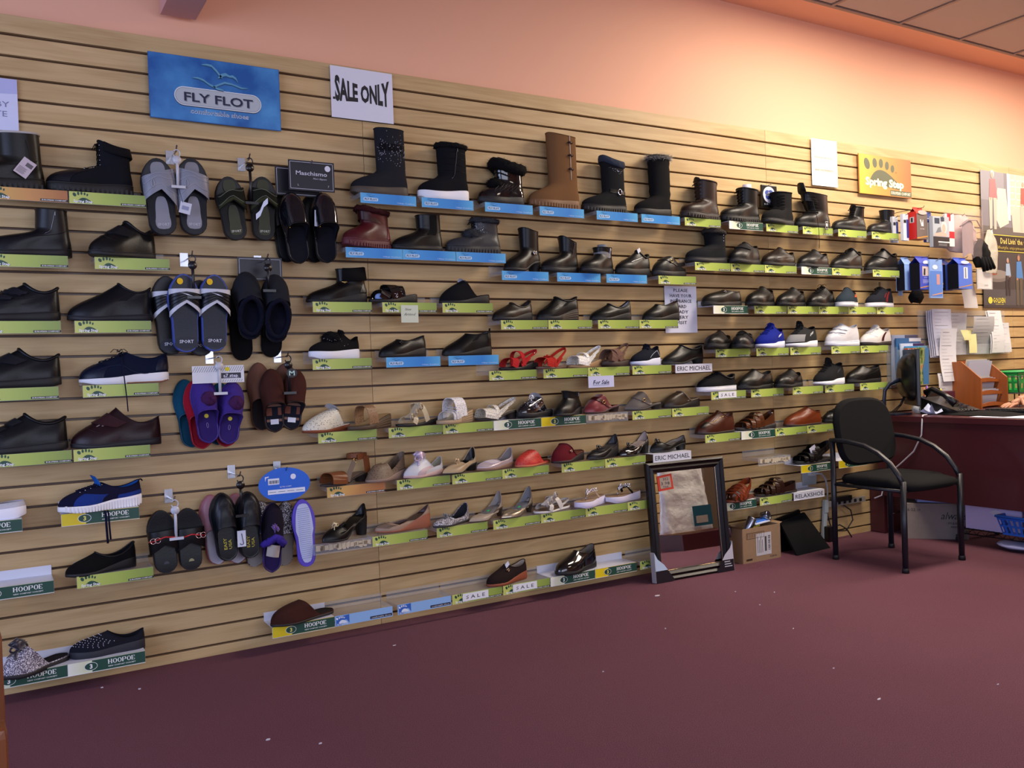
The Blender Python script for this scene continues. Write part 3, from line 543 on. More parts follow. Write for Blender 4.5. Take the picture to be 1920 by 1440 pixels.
3.484 -0.085 0.331 19.9 0.285 0.104 0.52 0.105 0.088|sling|thin|leather 8a3a1c|5a2414|6a2c16|gladiator,heelstrap|rust woven gladiator sandal beside the mirror|sandal
3.786 -0.064 0.331 0.0 0.323 0.104 0.41 0.095 0.030|sling|thin|leather 331a12|1e1410|2a1610|straps3,heelwide,closedtoe|brown woven fisherman sandal left of the white name plate|sandal
"""
SD = []
for t in '''F,1.358,1.838 F,1.637,1.838 F,1.949,1.838 F,2.240,1.838 F,2.568,1.838 F,2.845,1.838 S,3.131,1.838 H,3.445,1.838 S,3.724,1.838 S,4.016,1.838 S,4.317,1.838 S,4.619,1.838 O,0.015,1.764 S,0.272,1.764 F,1.285,1.609 F,1.539,1.609 F,1.794,1.609 S,3.191,1.609 S,3.447,1.609 S,3.702,1.609 H,3.995,1.609 S,4.253,1.609 S,4.618,1.609 S,0.007,1.535 S,0.345,1.535 F,2.024,1.532 F,2.325,1.532 F,2.614,1.532 S,2.942,1.532 S,1.137,1.383 S,1.437,1.383 S,1.718,1.383 H,3.311,1.383 S,3.612,1.383 S,3.872,1.383 S,4.128,1.383 S,4.386,1.383 S,4.645,1.383 S,-0.024,1.307 S,0.272,1.307 S,2.010,1.307 S,2.266,1.307 S,2.554,1.307 S,2.809,1.307 S,1.127,1.151 F,1.445,1.151 F,1.738,1.151 S,3.316,1.151 S,3.618,1.151 S,3.883,1.151 S,4.226,1.151 S,4.486,1.151 S,-0.040,1.078 S,0.289,1.078 S,1.939,1.078 S,2.229,1.078 S,2.484,1.078 S,2.755,1.078 E,3.035,1.078 S,3.275,0.927 S,3.567,0.927 S,3.892,0.927 S,4.162,0.927 S,4.470,0.927 S,-0.007,0.853 S,0.251,0.853 S,1.138,0.853 S,1.444,0.853 S,1.698,0.853 H,1.953,0.853 Y,2.208,0.853 P,2.465,0.853 S,2.745,0.853 S,3.003,0.853 S,3.223,0.703 H,3.485,0.703 S,3.744,0.703 S,4.000,0.703 H,-0.169,0.630 Y,0.204,0.630 O,1.166,0.630 S,1.472,0.630 S,1.734,0.630 S,1.988,0.630 S,2.312,0.630 S,2.567,0.630 E,2.869,0.630 P,3.606,0.549 Y,3.941,0.480 Y,4.260,0.480 H,-0.081,0.405 S,0.244,0.405 P,1.099,0.405 S,1.353,0.405 S,1.650,0.405 S,1.932,0.405 S,2.187,0.405 S,2.441,0.405 S,2.696,0.405 H,3.327,0.331 S,3.607,0.331 R,3.875,0.331 H,-0.050,0.103 H,0.204,0.103 Y,0.923,0.103 B,1.178,0.103 B,1.454,0.103 S,1.713,0.103 S,1.971,0.103 H,2.228,0.103 Y,2.486,0.103 S,2.761,0.103'''.split():
    a, b, c = t.split(','); SD.append((a, float(b), float(c)))
SHOES = []
for l in SHOE_DATA.strip().split('\n'):
    f = l.split('|'); SHOES.append(([float(v) for v in f[0].split()], f[1:]))
DESC = {'S': 'lime green footprint card shelf', 'O': 'orange footprint card shelf', 'H': 'white shelf with green name card', 'Y': 'white shelf with yellow-ended card', 'B': 'clear shelf with pale blue card', 'F': 'blue bird card shelf', 'E': 'white name plate shelf', 'R': 'white lettered name plate shelf', 'P': 'bare clear shelf with torn paper'}
GRP = {'S': 'lime footprint card shelves', 'O': 'orange footprint card shelves', 'H': 'white shelves with green name cards', 'Y': 'white shelves with yellow-ended cards', 'B': 'pale blue card shelves', 'F': 'blue bird card shelves', 'E': 'white name plate shelves', 'R': 'white name plate shelves', 'P': 'bare clear shelves'}
protoT, protoC = {}, {}
taken = set(); shelf_at = {}
order = []
for n, (k, x, z) in enumerate(SD):
    c = x + .127
    for i, (v, f) in enumerate(SHOES):
        if abs(v[2] - z) < .03 and abs(v[0] - c) < .21: order.append((abs(v[0] - c), n, i))
order.sort(); match = {}
for d, n, i in order:
    if n not in match and i not in taken: match[n] = i; taken.add(i)
EXTRA = {}
shelves = []
for n, (k, x, z) in enumerate(SD):
    wht = k in 'HYER'
    t = empty('shoe_shelf', (x, 0, z)); shelves.append((t, k, x, z))
    if wht not in protoT: protoT[wht] = tray(wht).build('tray', M('plastic', 'd9dce8') if wht else M('clear', 'dfe6ea'), t)
    else: inst(protoT[wht], t, 'tray')
    if k not in protoC: protoC[k] = card(k).build('sign_card' if k != 'P' else 'torn_paper', None, t)
    else: inst(protoC[k], t, 'sign_card' if k != 'P' else 'torn_paper')
    if n in match:
        wl = SHOES[match[n]][1][6].split(); lab = DESC[k] + ' under ' + ' '.join(wl)
        ws = lab.split()
        if len(ws) > 16:
            cut = ws[:16]
            while cut[-1].rstrip(',') in ('with', 'and', 'of', 'in', 'on', 'at', 'the', 'by', 'next', 'to', 'a', 'under', 'high', 'white', 'black', 'round', 'right', 'left'): cut.pop()
            lab = ' '.join(cut).rstrip(',')
    else:
        near = min(range(len(SHOES)), key=lambda i: (abs(SHOES[i][0][2] - z) > .03, abs(SHOES[i][0][0] - x - .127)))
        side = 'right' if x + .127 > SHOES[near][0][0] else 'left'
        lab = DESC[k] + ' just ' + side + ' of ' + ' '.join(SHOES[near][1][6].split()[:7]).rstrip(',')
    if abs(x - 1.18) < .03 and k == 'B': lab = 'empty clear shelf with pale blue card beside the brown slipper'
    if abs(x - 1.455) < .03 and k == 'B': lab = 'empty clear shelf with pale blue card beside a SALE shelf'
    if k == 'P' and x > 3.4: lab = 'bare empty clear shelf with torn paper above the rust sandal'
    if k == 'S' and abs(x - 1.714) < .02 and z < .2: lab = 'empty lime footprint card shelf with taped SALE slip, lowest row'
    tag(t, lab, 'shelf', GRP[k])
    # taped SALE slips
    if (k == 'S' and z < .2 and (abs(x - 1.714) < .02 or abs(x - 1.971) < .02)) or (k == 'S' and abs(x - 3.275) < .03 and abs(z - .927) < .02):
        q = MB(); q.smooth = False; q.mat(M('paper', 'e4e6ea')); o_ = .05; q.box((o_ + .065, -.1235, -.0195), (.130, .0006, .034)); q.mat(BK); q.text('S A L E', o_ + .018, -.027, .015, -.1242, w=.094, res=1)
        q.build('sale_slip', None, t)
# ------------------------------------------------------------------ shoes
def ip(tab, t):
    if t <= tab[0][0]: return tab[0][1]
    for (a, x), (b, y) in zip(tab, tab[1:]):
        if t <= b:
            u = (t - a) / (b - a); u = u * u * (3 - 2 * u); return x + (y - x) * u
    return tab[-1][1]
SOLES = {  # top profile, bottom profile (metres), widening
    'flat': ([(0, .020), (.3, .014), (.6, .020), (1, .024)], [(0, .006), (.18, 0), (1, 0)], 1.03),
    'thin': ([(0, .012), (.3, .009), (1, .012)], [(0, .003), (.15, 0), (1, 0)], 1.02),
    'thick': ([(0, .028), (.3, .024), (1, .032)], [(0, .010), (.2, 0), (.9, 0), (1, .006)], 1.06),
    'runner': ([(0, .022), (.3, .024), (.7, .036), (1, .040)], [(0, .010), (.2, 0), (.88, 0), (1, .009)], 1.06),
    'ribbed': ([(0, .026), (.3, .024), (.7, .036), (1, .042)], [(0, .008), (.2, 0), (.9, 0), (1, .008)], 1.08),
    'vulc': ([(0, .024), (1, .026)], [(0, .003), (.1, 0), (1, 0)], 1.05),
    'lug': ([(0, .034), (.3, .028), (1, .036)], [(0, .010), (.15, 0), (1, 0)], 1.06),
    'lug2': ([(0, .040), (.3, .036), (1, .042)], [(0, .016), (.15, .004), (1, 0)], 1.06),
    'plat': ([(0, .032), (.3, .030), (1, .040)], [(0, .010), (.14, 0), (1, 0)], 1.05),
    'plat2': ([(0, .040), (.3, .034), (1, .048)], [(0, .014), (.14, 0), (1, 0)], 1.07),
    'wedge': ([(0, .014), (.3, .013), (.95, .040), (1, .041)], [(0, .004), (.15, 0), (1, 0)], 1.03),
    'wedgelow': ([(0, .014), (.35, .012), (1, .026)], [(0, .005), (.15, 0), (1, 0)], 1.03),
    'wedge2': ([(0, .018), (.3, .018), (.95, .056), (1, .058)], [(0, .004), (.15, 0), (1, 0)], 1.04),
    'wedge3': ([(0, .010), (.32, .009), (.95, .062), (1, .063)], [(0, .004), (.15, 0), (1, 0)], 1.01),
    'heel': ([(0, .016), (.35, .012), (.85, .056), (1, .058)], [(0, .006), (.15, 0), (.4, .001), (.72, .038), (1, .048)], 1.02),
    'heel2': ([(0, .012), (.35, .010), (.85, .038), (1, .040)], [(0, .004), (.15, 0), (.42, .001), (.7, .022), (1, .032)], 1.02),
    'heel4': ([(0, .010), (.35, .008), (.85, .038), (1, .040)], [(0, .004), (.15, 0), (.42, .001), (.72, .024), (1, .034)], 1.0),
    'heel3': ([(0, .010), (.35, .008), (.85, .030), (1, .031)], [(0, .004), (.15, 0), (.45, .001), (.74, .018), (1, .025)], 1.01),
    'heel2t': ([(0, .010), (.35, .008), (.85, .060), (1, .063)], [(0, .004), (.15, 0), (.42, .001), (.72, .044), (1, .056)], 1.0),
    'heelhi': ([(0, .012), (.35, .009), (.85, .078), (1, .082)], [(0, .004), (.15, 0), (.4, .001), (.72, .058), (1, .076)], 1.0),
    'kitten': ([(0, .006), (.38, .006), (.85, .048), (1, .050)], [(0, .002), (.15, 0), (.42, .001), (.72, .034), (1, .045)], 1.0)}
def shoe_parts(parent, L, W, tx, tz, hz, style, sole, up, scol, lcol, ex):
    kind, ucol = up.split(); ucolm = M(kind, ucol); Lm = M('suede' if kind != 'leather' else 'leather', lcol); Sm = M('rubber', scol)
    E_ = {}
    for e in ex.split(','):
        p = e.split()
        if p: E_[p[0]] = p[1] if len(p) > 1 else ''
    ztab, zbtab, wid = SOLES[sole]
    if 'point' in E_: pw = 1.15
    elif style == 'flat' or sole in ('heel3', 'heel4', 'kitten'): pw = .75
    else: pw = .5
    zt = lambda t: ip(ztab, t); zb = lambda t: ip(zbtab, t)
    def hw(t):
        t = min(1, max(0, t)); b = ip([(0, 1), (.33, 1), (.62, .78), (.86, .76), (1, .76)], t)
        if t < .34: b *= math.sin(PI / 2 * t / .34) ** pw
        if t > .84: b *= math.sqrt(max(0, 1 - ((t - .84) / .16) ** 2)) ** .9
        return W / 2 * b
    NT = 32
    def P0(t, sg, z, k=1.): return Vector(((t - .5) * L, sg * hw(t) * k, z))
    def tt(th): return (1 - math.cos(th)) / 2
    def ring(fn): return [fn(tt(2 * PI * i / NT), (-1 if i <= NT / 2 else 1)) for i in range(NT)]
    def sg_(th): return -1 if math.sin(th) >= 0 else 1
    # --- sole
    q = MB(); q.mat(Sm)
    rows = []
    prof = [(0, .90), (.12, 1.0), (.5, 1.0 if sole != 'wedge3' else .98), (.88, 1.0), (1, .95)]
    for v, k in prof:
        rows.append(ring(lambda t, sg: Vector(((t - .5) * L * (1 + .02 * (wid - 1) * 10 * (k == 1.0)), sg * hw(t) * wid * k, zb(t) + (zt(t) - zb(t)) * v))))
    q.grid(rows, closev=True)
    def cap(r, flip):
        F = []; n = NT
        for i in range(n // 2):
            a, b = i, i + 1; c, d = (n - i - 1) % n, (n - i) % n
            f = (a, b, c, d); f = tuple(dict.fromkeys(f))
            if len(f) > 2: F.append(f[::-1] if flip else f)
        q.add(r, F)
    cap(rows[0], True); cap(rows[-1], False)
    if sole in ('lug', 'lug2', 'ribbed', 'plat') or 'treads' in E_:
        q.mat(Sm if sole != 'plat' else Sm)
        n = 17 if sole != 'ribbed' else 26
        if sole != 'plat':
            for i in range(n):
                t = .06 + .90 * i / (n - 1)
                for sg in (-1, 1):
                    h = zt(t) * (.5 if sole != 'ribbed' else .8)
                    q.box(((t - .5) * L, sg * hw(t) * wid * .985, zb(t) + h / 2 + .001), (.55 * L / n, .007, h), bev=.001)
    if sole.startswith('heel') or sole == 'kitten':
        q.mat(Sm); t0, t1, tb = (.74, .985, .80) if sole != 'kitten' else (.86, .985, .93)
        if sole in ('heelhi', 'heel2t'): tb = .83
        rr = []
        for v in (0, .3, .7, 1):
            a = t0 + (tb - t0) * (1 - v) ** 1.5 if v < 1 else t0; a = tb + (t0 - tb) * v ** 2
            row = []
            for i in range(14):
                th = 2 * PI * i / 14; x = a + (t1 - a) * (1 - math.cos(th)) / 2
                k = (.62 if sole != 'kitten' else .35) + (.38 if sole != 'kitten' else .5) * v
                row.append(Vector(((x - .5) * L, -hw(.84) * k * math.sin(th) ** 1 if 0 else -hw(.84) * k * math.copysign(abs(math.sin(th)) ** .6, math.sin(th)), v * (zb((x)) + .004))))
            rr.append(row)
        q.grid(rr, closev=True); q.add(rr[0], [tuple(range(14))])
    if sole in ('wedge2',) or 'gumsole' in E_:
        q.mat(M('rubber', '8a5a34' if 'gumsole' in E_ else '7d6448'))
        for k in range(1 if 'gumsole' in E_ else 4):
            f_ = .10 if 'gumsole' in E_ else .2 + .2 * k
            q.tube([P0(t, -1, zb(t) + (zt(t) - zb(t)) * f_, wid * 1.005) for t in [.5 + .48 * i / 12 for i in range(13)]], .0028 if 'gumsole' in E_ else .0012, 4)
    q.build('sole', None, parent)
    if sole in ('flat', 'thick', 'lug', 'vulc') and style in ('shoe', 'loafer', 'boot', 'ankle'):
        q = MB(); q.tube([P0(tt(2 * PI * i / 40), -1 if i <= 20 else 1, zt(tt(2 * PI * i / 40)) + .0004, 1.0 + .035 * (wid > 1.04)) for i in range(40)], .0019, 5, closed=True)
        wc = ''.join('%02x' % min(255, int(scol[i:i + 2], 16) + 16) for i in (0, 2, 4)) if sole != 'vulc' else scol
        q.build('welt', M('rubber', wc), parent)
    # insole
    q = MB(); r = ring(lambda t, sg: Vector(((t - .5) * L * .97, sg * hw(t) * .95, zt(t) + .0015))); 
    F = []
    for i in range(NT // 2):
        f = tuple(dict.fromkeys((i, i + 1, (NT - i - 1) % NT, (NT - i) % NT)))
        if len(f) > 2: F.append(f)
    q.add(r, F); q.build('insole', Lm, parent)
    tz = max(tz, zt(tx) + .012)
    def band(name, path, wdir, wd, th, mt, sub=None):   # ribbon along a path
        V = []; n = len(path)
        P = [Vector(p) for p in path]; rows_ = []
        for i, p in enumerate(P):
            t = (P[min(i + 1, n - 1)] - P[max(i - 1, 0)]).normalized(); wv = Vector(wdir(i / (n - 1))) if callable(wdir) else Vector(wdir)
            wv = (wv - t * wv.dot(t)).normalized(); nn = t.cross(wv).normalized(); 
            if nn.z < 0 or (abs(nn.z) < .05 and nn.y * p.y < 0): nn = -nn
            ww = wd(i / (n - 1)) if callable(wd) else wd
            rows_.append([p + wv * ww / 2, p + wv * ww / 2 + nn * th, p - wv * ww / 2 + nn * th, p - wv * ww / 2])
        b_ = MB(); b_.grid(rows_, closev=True, smooth=False); return b_.build(name, mt, parent)
    def arch(name, xa, xm, wd, h, mt, z0=None, xb=None, zoff=0., kk=1.):
        xb = xa if xb is None else xb; path = []
        for i in range(13):
            u = i / 12; a = PI * u; t = (1 - u) ** 2 * xa + 2 * u * (1 - u) * (2 * xm - (xa + xb) / 2) + u * u * xb
            path.append(((t - .5) * L, -hw(t) * kk * math.copysign(abs(math.cos(a)) ** .7, math.cos(a)), zt(t) + zoff + h * math.sin(a) ** .75))
        return band(name, path, (1, 0, 0), wd, .0028, mt)
    uf = None
    if style in ('boot', 'ankle', 'shoe', 'loafer', 'mule', 'mule2', 'flat'):
        mule = style in ('mule', 'mule2')
        boot = style in ('boot', 'ankle')
        ow = {'boot': .042, 'ankle': .036, 'shoe': .027, 'loafer': .029, 'flat': .033, 'mule': .034, 'mule2': .034}[style] * (W / .095)
        hb = {'boot': .045, 'ankle': .042, 'shoe': .036, 'loafer': .034, 'flat': .024, 'mule': .034, 'mule2': .036}[style]
        if kind in ('leather', 'suede') and W > .1: hb += .006
        if 'point' in E_: hb = .02
        th_ = .985 if not boot else .96
        def opening(th):
            s = tt(th); sg = sg_(th)
            if mule:
                t2 = tx + (1 - tx) * s; k = min(1, abs(math.sin(th)) ** .55 * 1.25); 
                d = max(0, 1 - s / (.42 if style == 'mule' else .7)) ** 1.15
                return Vector(((t2 - .5) * L, sg * hw(t2) * .96 * k, zt(t2) + .003 + (tz - zt(tx)) * d + (.012 * (1 - d) if style == 'mule2' else 0)))
            x = tx + (th_ - tx) * s
            y = sg * ow * abs(math.sin(th)) ** .8 
            if style == 'flat': 
                y = sg * hw(x) * .93 * min(1, abs(math.sin(th)) ** .6 * 1.1)
            sz_ = min(tz, hz) - (.0 if boot else .020 if style == 'shoe' else .020)
            if style == 'flat': sz_ = min(tz, zt(.5) + .020) - .004
            if 'flatopen' in E_: sz_ = min(tz, hz) - .004
            # quadratic through throat, side, heel
            a = tz; c = hz; sm = .55; 
            bq = (sz_ - a * (1 - sm) * (1 - sm * 2 * .5) - 0) if 0 else None
            z = a * (1 - s) * (1 - s / sm) + sz_ * s * (1 - s) / (sm * (1 - sm)) + c * s * (s - sm) / (1 - sm)
            if not boot: z = max(z, min(zt(x) + .016, tz))
            return Vector(((x - .5) * L, y, z))
        az = zt(.6) + (.070 if style == 'boot' else .058); atx = min(max(tx, .40) + .02, .60)
        if style == 'boot' and 'slit' in E_: az += .01
        useA = boot and tz > az + .03
        def ankle(th):
            s = tt(th); x = atx + (.975 - atx) * s; return Vector(((x - .5) * L, sg_(th) * ow * .86 * abs(math.sin(th)) ** .8, az + .006 * math.cos(th)))
        def uf(th, v):
            t = tt(th); sg = sg_(th); B = P0(t, sg, zt(t) - .001, .985)
            A = ankle(th) if useA else opening(th)
            if useA and v > .5:
                u = (v - .5) * 2; C = opening(th); u2 = u
                p = A.lerp(C, u2); 
                if 'puff' in E_: p.y *= 1 + .10 * abs(math.sin(u * PI * 4)); p.x += (p.x - (A.x * 0 + (.72 - .5) * L)) * .10 * abs(math.sin(u * PI * 4))
                if 'quilt' in E_: p.y *= 1 + .04 * abs(math.sin(u * PI * 4))
                return p
            if useA: v = v * 2
            dz = max(.001, A.z - B.z); w_ = max(0, math.cos(th)) ** .5 if math.cos(th) > 0 else 0
            h1 = min(hb * (1.22 if W > .1 else 1.0), dz * .82) * w_ + dz * .5 * (1 - w_)
            P1 = B + Vector((0, 0, h1)); P1.y *= 1.05
            if useA: P2 = A - Vector((0, 0, dz * .38)) + Vector(((B.x - A.x) * .18, (B.y - A.y) * .3, 0))
            elif mule: P2 = A + Vector(((B.x - A.x) * .5, (B.y - A.y) * .4, -(dz - h1) * .45 if dz > h1 else 0))
            else: P2 = A + Vector(((B.x - A.x) * .48, (B.y - A.y) * .35, -(dz - h1) * (.5 + .38 * w_ if style != 'flat' else .3)))
            a = 1 - v; p = B * a ** 3 + P1 * 3 * a * a * v + P2 * 3 * a * v * v + A * v ** 3
            if 'folds' in E_ and .25 < v < .9: p.z += .0022 * math.sin(p.x * 330 + p.z * 200) * w_; p.y *= 1 + .02 * math.sin(p.x * 260)
            return p
        NV = 18 if useA else 11
        q = MB(); q.mat(M('perf', ucol) if 'holes' in E_ or 'holesblack' in E_ else ucolm)
        q.grid([[uf(2 * PI * i / 40, v / NV) for i in range(40)] for v in range(NV + 1)], closev=True); q.build('upper', None, parent)
        # lining: turned in from the opening
        cen = sum((opening(2 * PI * i / 40) for i in range(40)), Vector()) / 40
        q = MB(); rows = []
        for d in (0, .35, 1):
            rows.append([(lambda p, c=cen: Vector((c.x + (p.x - c.x) * (1 - .045 * (d > 0) - .05 * d), p.y * (.90 if d else .97), max(p.z - d * min(.05, max(.0, p.z - zt((p.x / L + .5)) - .002)), 0))))(opening(2 * PI * i / 40)) for i in range(40)])
        q.grid(rows, closev=True); q.build('lining', Lm, parent)
        if boot and not {'fur', 'furbig'} & set(E_):    # close the view into the shaft
            pass
        def N_(th, v):
            e = .02; a = uf(th + e, v) - uf(th - e, v); b = uf(th, min(1, v + e)) - uf(th, max(0, v - e)); n = a.cross(b)
            if n.length < 1e-12: return Vector((0, 0, 1))
            n.normalize(); c = Vector((uf(th, v).x * .0 + uf(th, v).x, 0, uf(th, v).z * .6))
            return n if n.dot(Vector((n.x * 0, uf(th, v).y, .012))) >= 0 or False else -n
        def patch(name, a0, a1, v0, v1, off, mt, na=10, nv=6, edge=True):
            R0 = [[uf(a0 + (a1 - a0) * i / na, v0 + (v1 - v0) * j / nv) for i in range(na + 1)] for j in range(nv + 1)]
            R1 = [[R0[j][i] + N_(a0 + (a1 - a0) * i / na, v0 + (v1 - v0) * j / nv) * off for i in range(na + 1)] for j in range(nv + 1)]
            b_ = MB(); b_.grid(R1)
            rim0 = R0[0] + [r_[-1] for r_ in R0[1:]] + R0[-1][::-1][1:] + [r_[0] for r_ in R0[::-1][1:-1]]
            rim1 = R1[0] + [r_[-1] for r_ in R1[1:]] + R1[-1][::-1][1:] + [r_[0] for r_ in R1[::-1][1:-1]]
            b_.grid([rim0, rim1], closev=True, smooth=False); return b_.build(name, mt, parent)
        def curve(name, f, n, r, mt, closed=False, ns=6):
            b_ = MB(); b_.tube([f(i / n) for i in range(n + (0 if closed else 1))], r, ns, closed=closed); return b_.build(name, mt, parent)
        opn = lambda k=1.: (lambda u: opening(2 * PI * u))
        dk = M('leather', '0a0a0b')
        if 'collar' in E_: curve('collar', opn(), 36, .0058 if style == 'shoe' else .004, M('leather', E_['collar']), True)
        elif 'trim' in E_: curve('collar', opn(), 36, .0032, M('leather', E_['trim']), True)
        elif not (mule or 'fur' in E_ or 'furbig' in E_): curve('collar', opn(), 36, .0019, ucolm, True)
        if 'piping' in E_:
            pm = M('fabric', E_['piping']); curve('piping', lambda u: uf(1.5 + .9 * u, .15 + .7 * math.sin(PI * u)) + Vector((0, -.0015, 0)), 14, .001, pm)
        if 'toecap' in E_: patch('toe_cap', -1.05, 1.05, .02, .50 if not useA else .26, .0016, ucolm if kind == 'leather' else M('leather', ucol), 14)
        if 'toepanel' in E_: patch('toe_panel', -1.15, 1.15, .06, .52, .0022, M('suede', E_['toepanel']), 14)
        if 'heelpatch' in E_: patch('heel_patch', 2.35, 2 * PI - 2.35, .05, .5 if useA else .8, .0018, M('leather', E_['heelpatch']), 14)
        if 'gore' in E_: patch('elastic_gusset', 1.45, 1.75, .55, .97, .0012, M('fabric', '1a1a1d'), 4)
        if 'gore2' in E_: patch('elastic_gusset', 1.35, 2.0, .36, .97, .0012, M('fabric', '0a0a0b'), 6, 8)
        if 'gore3' in E_: patch('elastic_gusset', 1.7, 2.15, .55, 1., .0025, M('fabric', E_['gore3']), 4)
        if 'seam' in E_: curve('stitch_line', lambda u: uf(1.0 + 1.5 * u, .25 + .55 * u * (.5 if useA else 1)) + Vector((0, -.0006, 0)), 12, .0009, M('leather', '060607'), ns=4)
        if 'swoosh' in E_: curve('side_line', lambda u: uf(.8 + 1.3 * u, .25 + .25 * math.sin(PI * u * 1.6)) + Vector((0, -.001, 0)), 14, .0012, M('fabric', E_['swoosh'])); patch('heel_patch', 2.3, 2 * PI - 2.3, .1, .75, .0015, M('leather', '131d38'), 10)
        if 'side' in E_: patch('side_panel', .75, 1.5, .02, .5, .0012, M('mesh', E_['side'])); patch('heel_patch', 1.9, 2 * PI - 1.9, .02, .28, .0014, M('mesh', E_['side']), 12)
        if 'stripe' in E_:
            a = 1.55; patch('side_stripe', a, a + .22, .08, .92, .0016, M('fabric', E_['stripe']), 3); 
            if sole == 'vulc': patch('side_stripe', a - .3, a - .22, .35, .8, .0016, M('fabric', E_['stripe']), 3)
        if 'marks' in E_:
            for k in range(3): patch('side_mark', 1.72 + .1 * k, 1.78 + .1 * k, .35 + .08 * k, .62 + .08 * k, .0018, M('fabric', E_['marks']), 2, 3)
        if 'band' in E_: 
            for k in range(3): patch('cut_panel', .55 + .62 * k, 1.1 + .62 * k, .73, .82, .001, M('plush', E_['band']), 6)
            patch('side_panel', 1.2, 2.6, .725, .80, .0008, M('plush', E_['band']), 8) if style != 'boot' else None
        if 'diamond' in E_:
            b_ = MB()
            for k in range(5):
                for sgn in (1, -1): b_.tube([uf(1.0 + .22 * k + sgn * .25 * u, .1 + .32 * u) + Vector((0, -.001, 0)) for u in (0, .25, .5, .75, 1)], .0009, 4)
            b_.build('quilt_stitching', M('leather', '3a3a3e'), parent)
        if 'quilt' in E_:
            b_ = MB()
            for k in range(4): b_.tube([uf(.2 + 2.7 * u / 10, .58 + .1 * k) + Vector((0, -.0006, 0)) for u in range(11)], .001, 4)
            b_.build('quilt_stitching', M('leather', '050507'), parent)
        # closures
        if style == 'shoe' and kind == 'leather' and 'toecap' not in E_: curve('vamp_seam', lambda u: uf(-1.1 + 2.2 * u, .42 + .10 * math.cos((u - .5) * 5)) + Vector((0, 0, .0006)), 16, .0010, M('leather', ''.join('%02x' % min(255, int(ucol[i:i + 2], 16) + 14) for i in (0, 2, 4)) if int(ucol[:2], 16) < 80 else ucol), ns=4)
        def vbar(v, a, r, mt, nm='lace', off=.003, xo=0):
            b_ = MB(); b_.tube([uf(-a + 2 * a * i / 8, v) + Vector((xo, 0, off)) for i in range(9)], r, 5, flat=.7); return b_
        if 'tongue' in E_ or 'tonguebig' in E_ or 'tongueflare' in E_:
            c_ = E_.get('tonguebig') or ucol; big = 'tonguebig' in E_; fl = 'tongueflare' in E_
            T0 = uf(0, .9 if not useA else .96); T1 = opening(0); ln = .030 if big else .052 if fl else .014
            rows = []
            for i in range(6):
                u = i / 5; w_ = (.022 + (.008 if fl else 0) * u) * (1 - .35 * max(0, u - .7) / .3)
                c = T0.lerp(T1, min(1, u * 1.6)) + Vector((-.010 * u - (.028 * u if big and sole == 'ribbed' else .012 * u * (big or fl)), 0, max(0, u - .5) * 2 * ln + .002))
                rows.append([c + Vector((.006 * abs(a) ** 2, w_ * a, -.004 * abs(a))) for a in (-1, -.5, 0, .5, 1)])
            b_ = MB(); b_.grid(rows); b_.grid([[p + Vector((.006, 0, -.002)) for p in r_] for r_ in rows]); 
            r0 = [r_[0] for r_ in rows] + rows[-1][1:] + [r_[-1] for r_ in rows[::-1][1:]]
            b_.grid([r0, [p + Vector((.006, 0, -.002)) for p in r0]]); b_.build('tongue', M('mesh' if big else kind, c_), parent)
            if fl or 'blacktag' in E_:
                pass
        if 'lace' in E_ or 'eyeline' in E_:
            vs = [.56, .66, .76, .86, .95] if not useA else [.34, .42, .50, .60, .70, .80, .90]
            b_ = MB(); lm = M('fabric', '0c0c0e' if kind != 'mesh' and sole != 'runner' else (ucol if kind == 'mesh' else '101830'))
            if ucol.startswith('e'): lm = M('fabric', 'dcdde2')
            if ucol.startswith('2a1c'): lm = M('fabric', '3a2a22')
            a0 = .42
            if 'eyeline' in E_: a0 = 1.05
            for i, v in enumerate(vs):
                if 'eyeline' not in E_: b_.tube([uf(-a0 + 2 * a0 * k / 8, v + .03 * math.sin(PI * k / 8)) + N_(-a0 + 2 * a0 * k / 8, v) * .0028 for k in range(9)], .0019, 5)
                if i: 
                    for sgn in (1, -1): b_.tube([uf(sgn * a0 * (1 - 2 * k / 6), vs[i - 1] + (v - vs[i - 1]) * k / 6) + N_(sgn * a0 * (1 - 2 * k / 6), v) * .0036 for k in range(7)], .0017, 5)
            if 'eyeline' not in E_:
                c = uf(0, vs[-1]) + Vector((-.004, 0, .006))
                for sgn in (1, -1):
                    b_.tube([c + Vector((.004 * math.cos(2 * PI * k / 10), sgn * (.013 - .013 * math.cos(2 * PI * k / 10)), -.012 * (1 - math.cos(2 * PI * k / 10)) * .5 + .004 * math.sin(2 * PI * k / 10))) for k in range(11)], .0016, 5)
                    b_.tube([c, c + Vector((-.006, sgn * .012, -.004)), c + Vector((-.012, sgn * .022, -.016))], .0015, 5)
            if 'lacebig' in E_ or sole == 'runner':
                for k in range(4): 
                    an = k * 1.7; b_.tube([c + Vector((math.cos(an) * .03 * u - .008, math.sin(an) * .024 * u - .006, .012 * math.sin(PI * u))) for u in (0, .3, .6, 1)], .0012, 4)
            b_.build('laces', lm, parent)
            if 'eyelets' in E_ or 'eyeline' in E_:
                b_ = MB()
                for v in vs: 
                    for sgn in (1, -1): p = uf(sgn * a0, v); b_.ball(p + N_(sgn * a0, v) * .001, .0026, 6, 4)
                b_.build('eyelets', M('metal', 'b8bcc8'), parent)
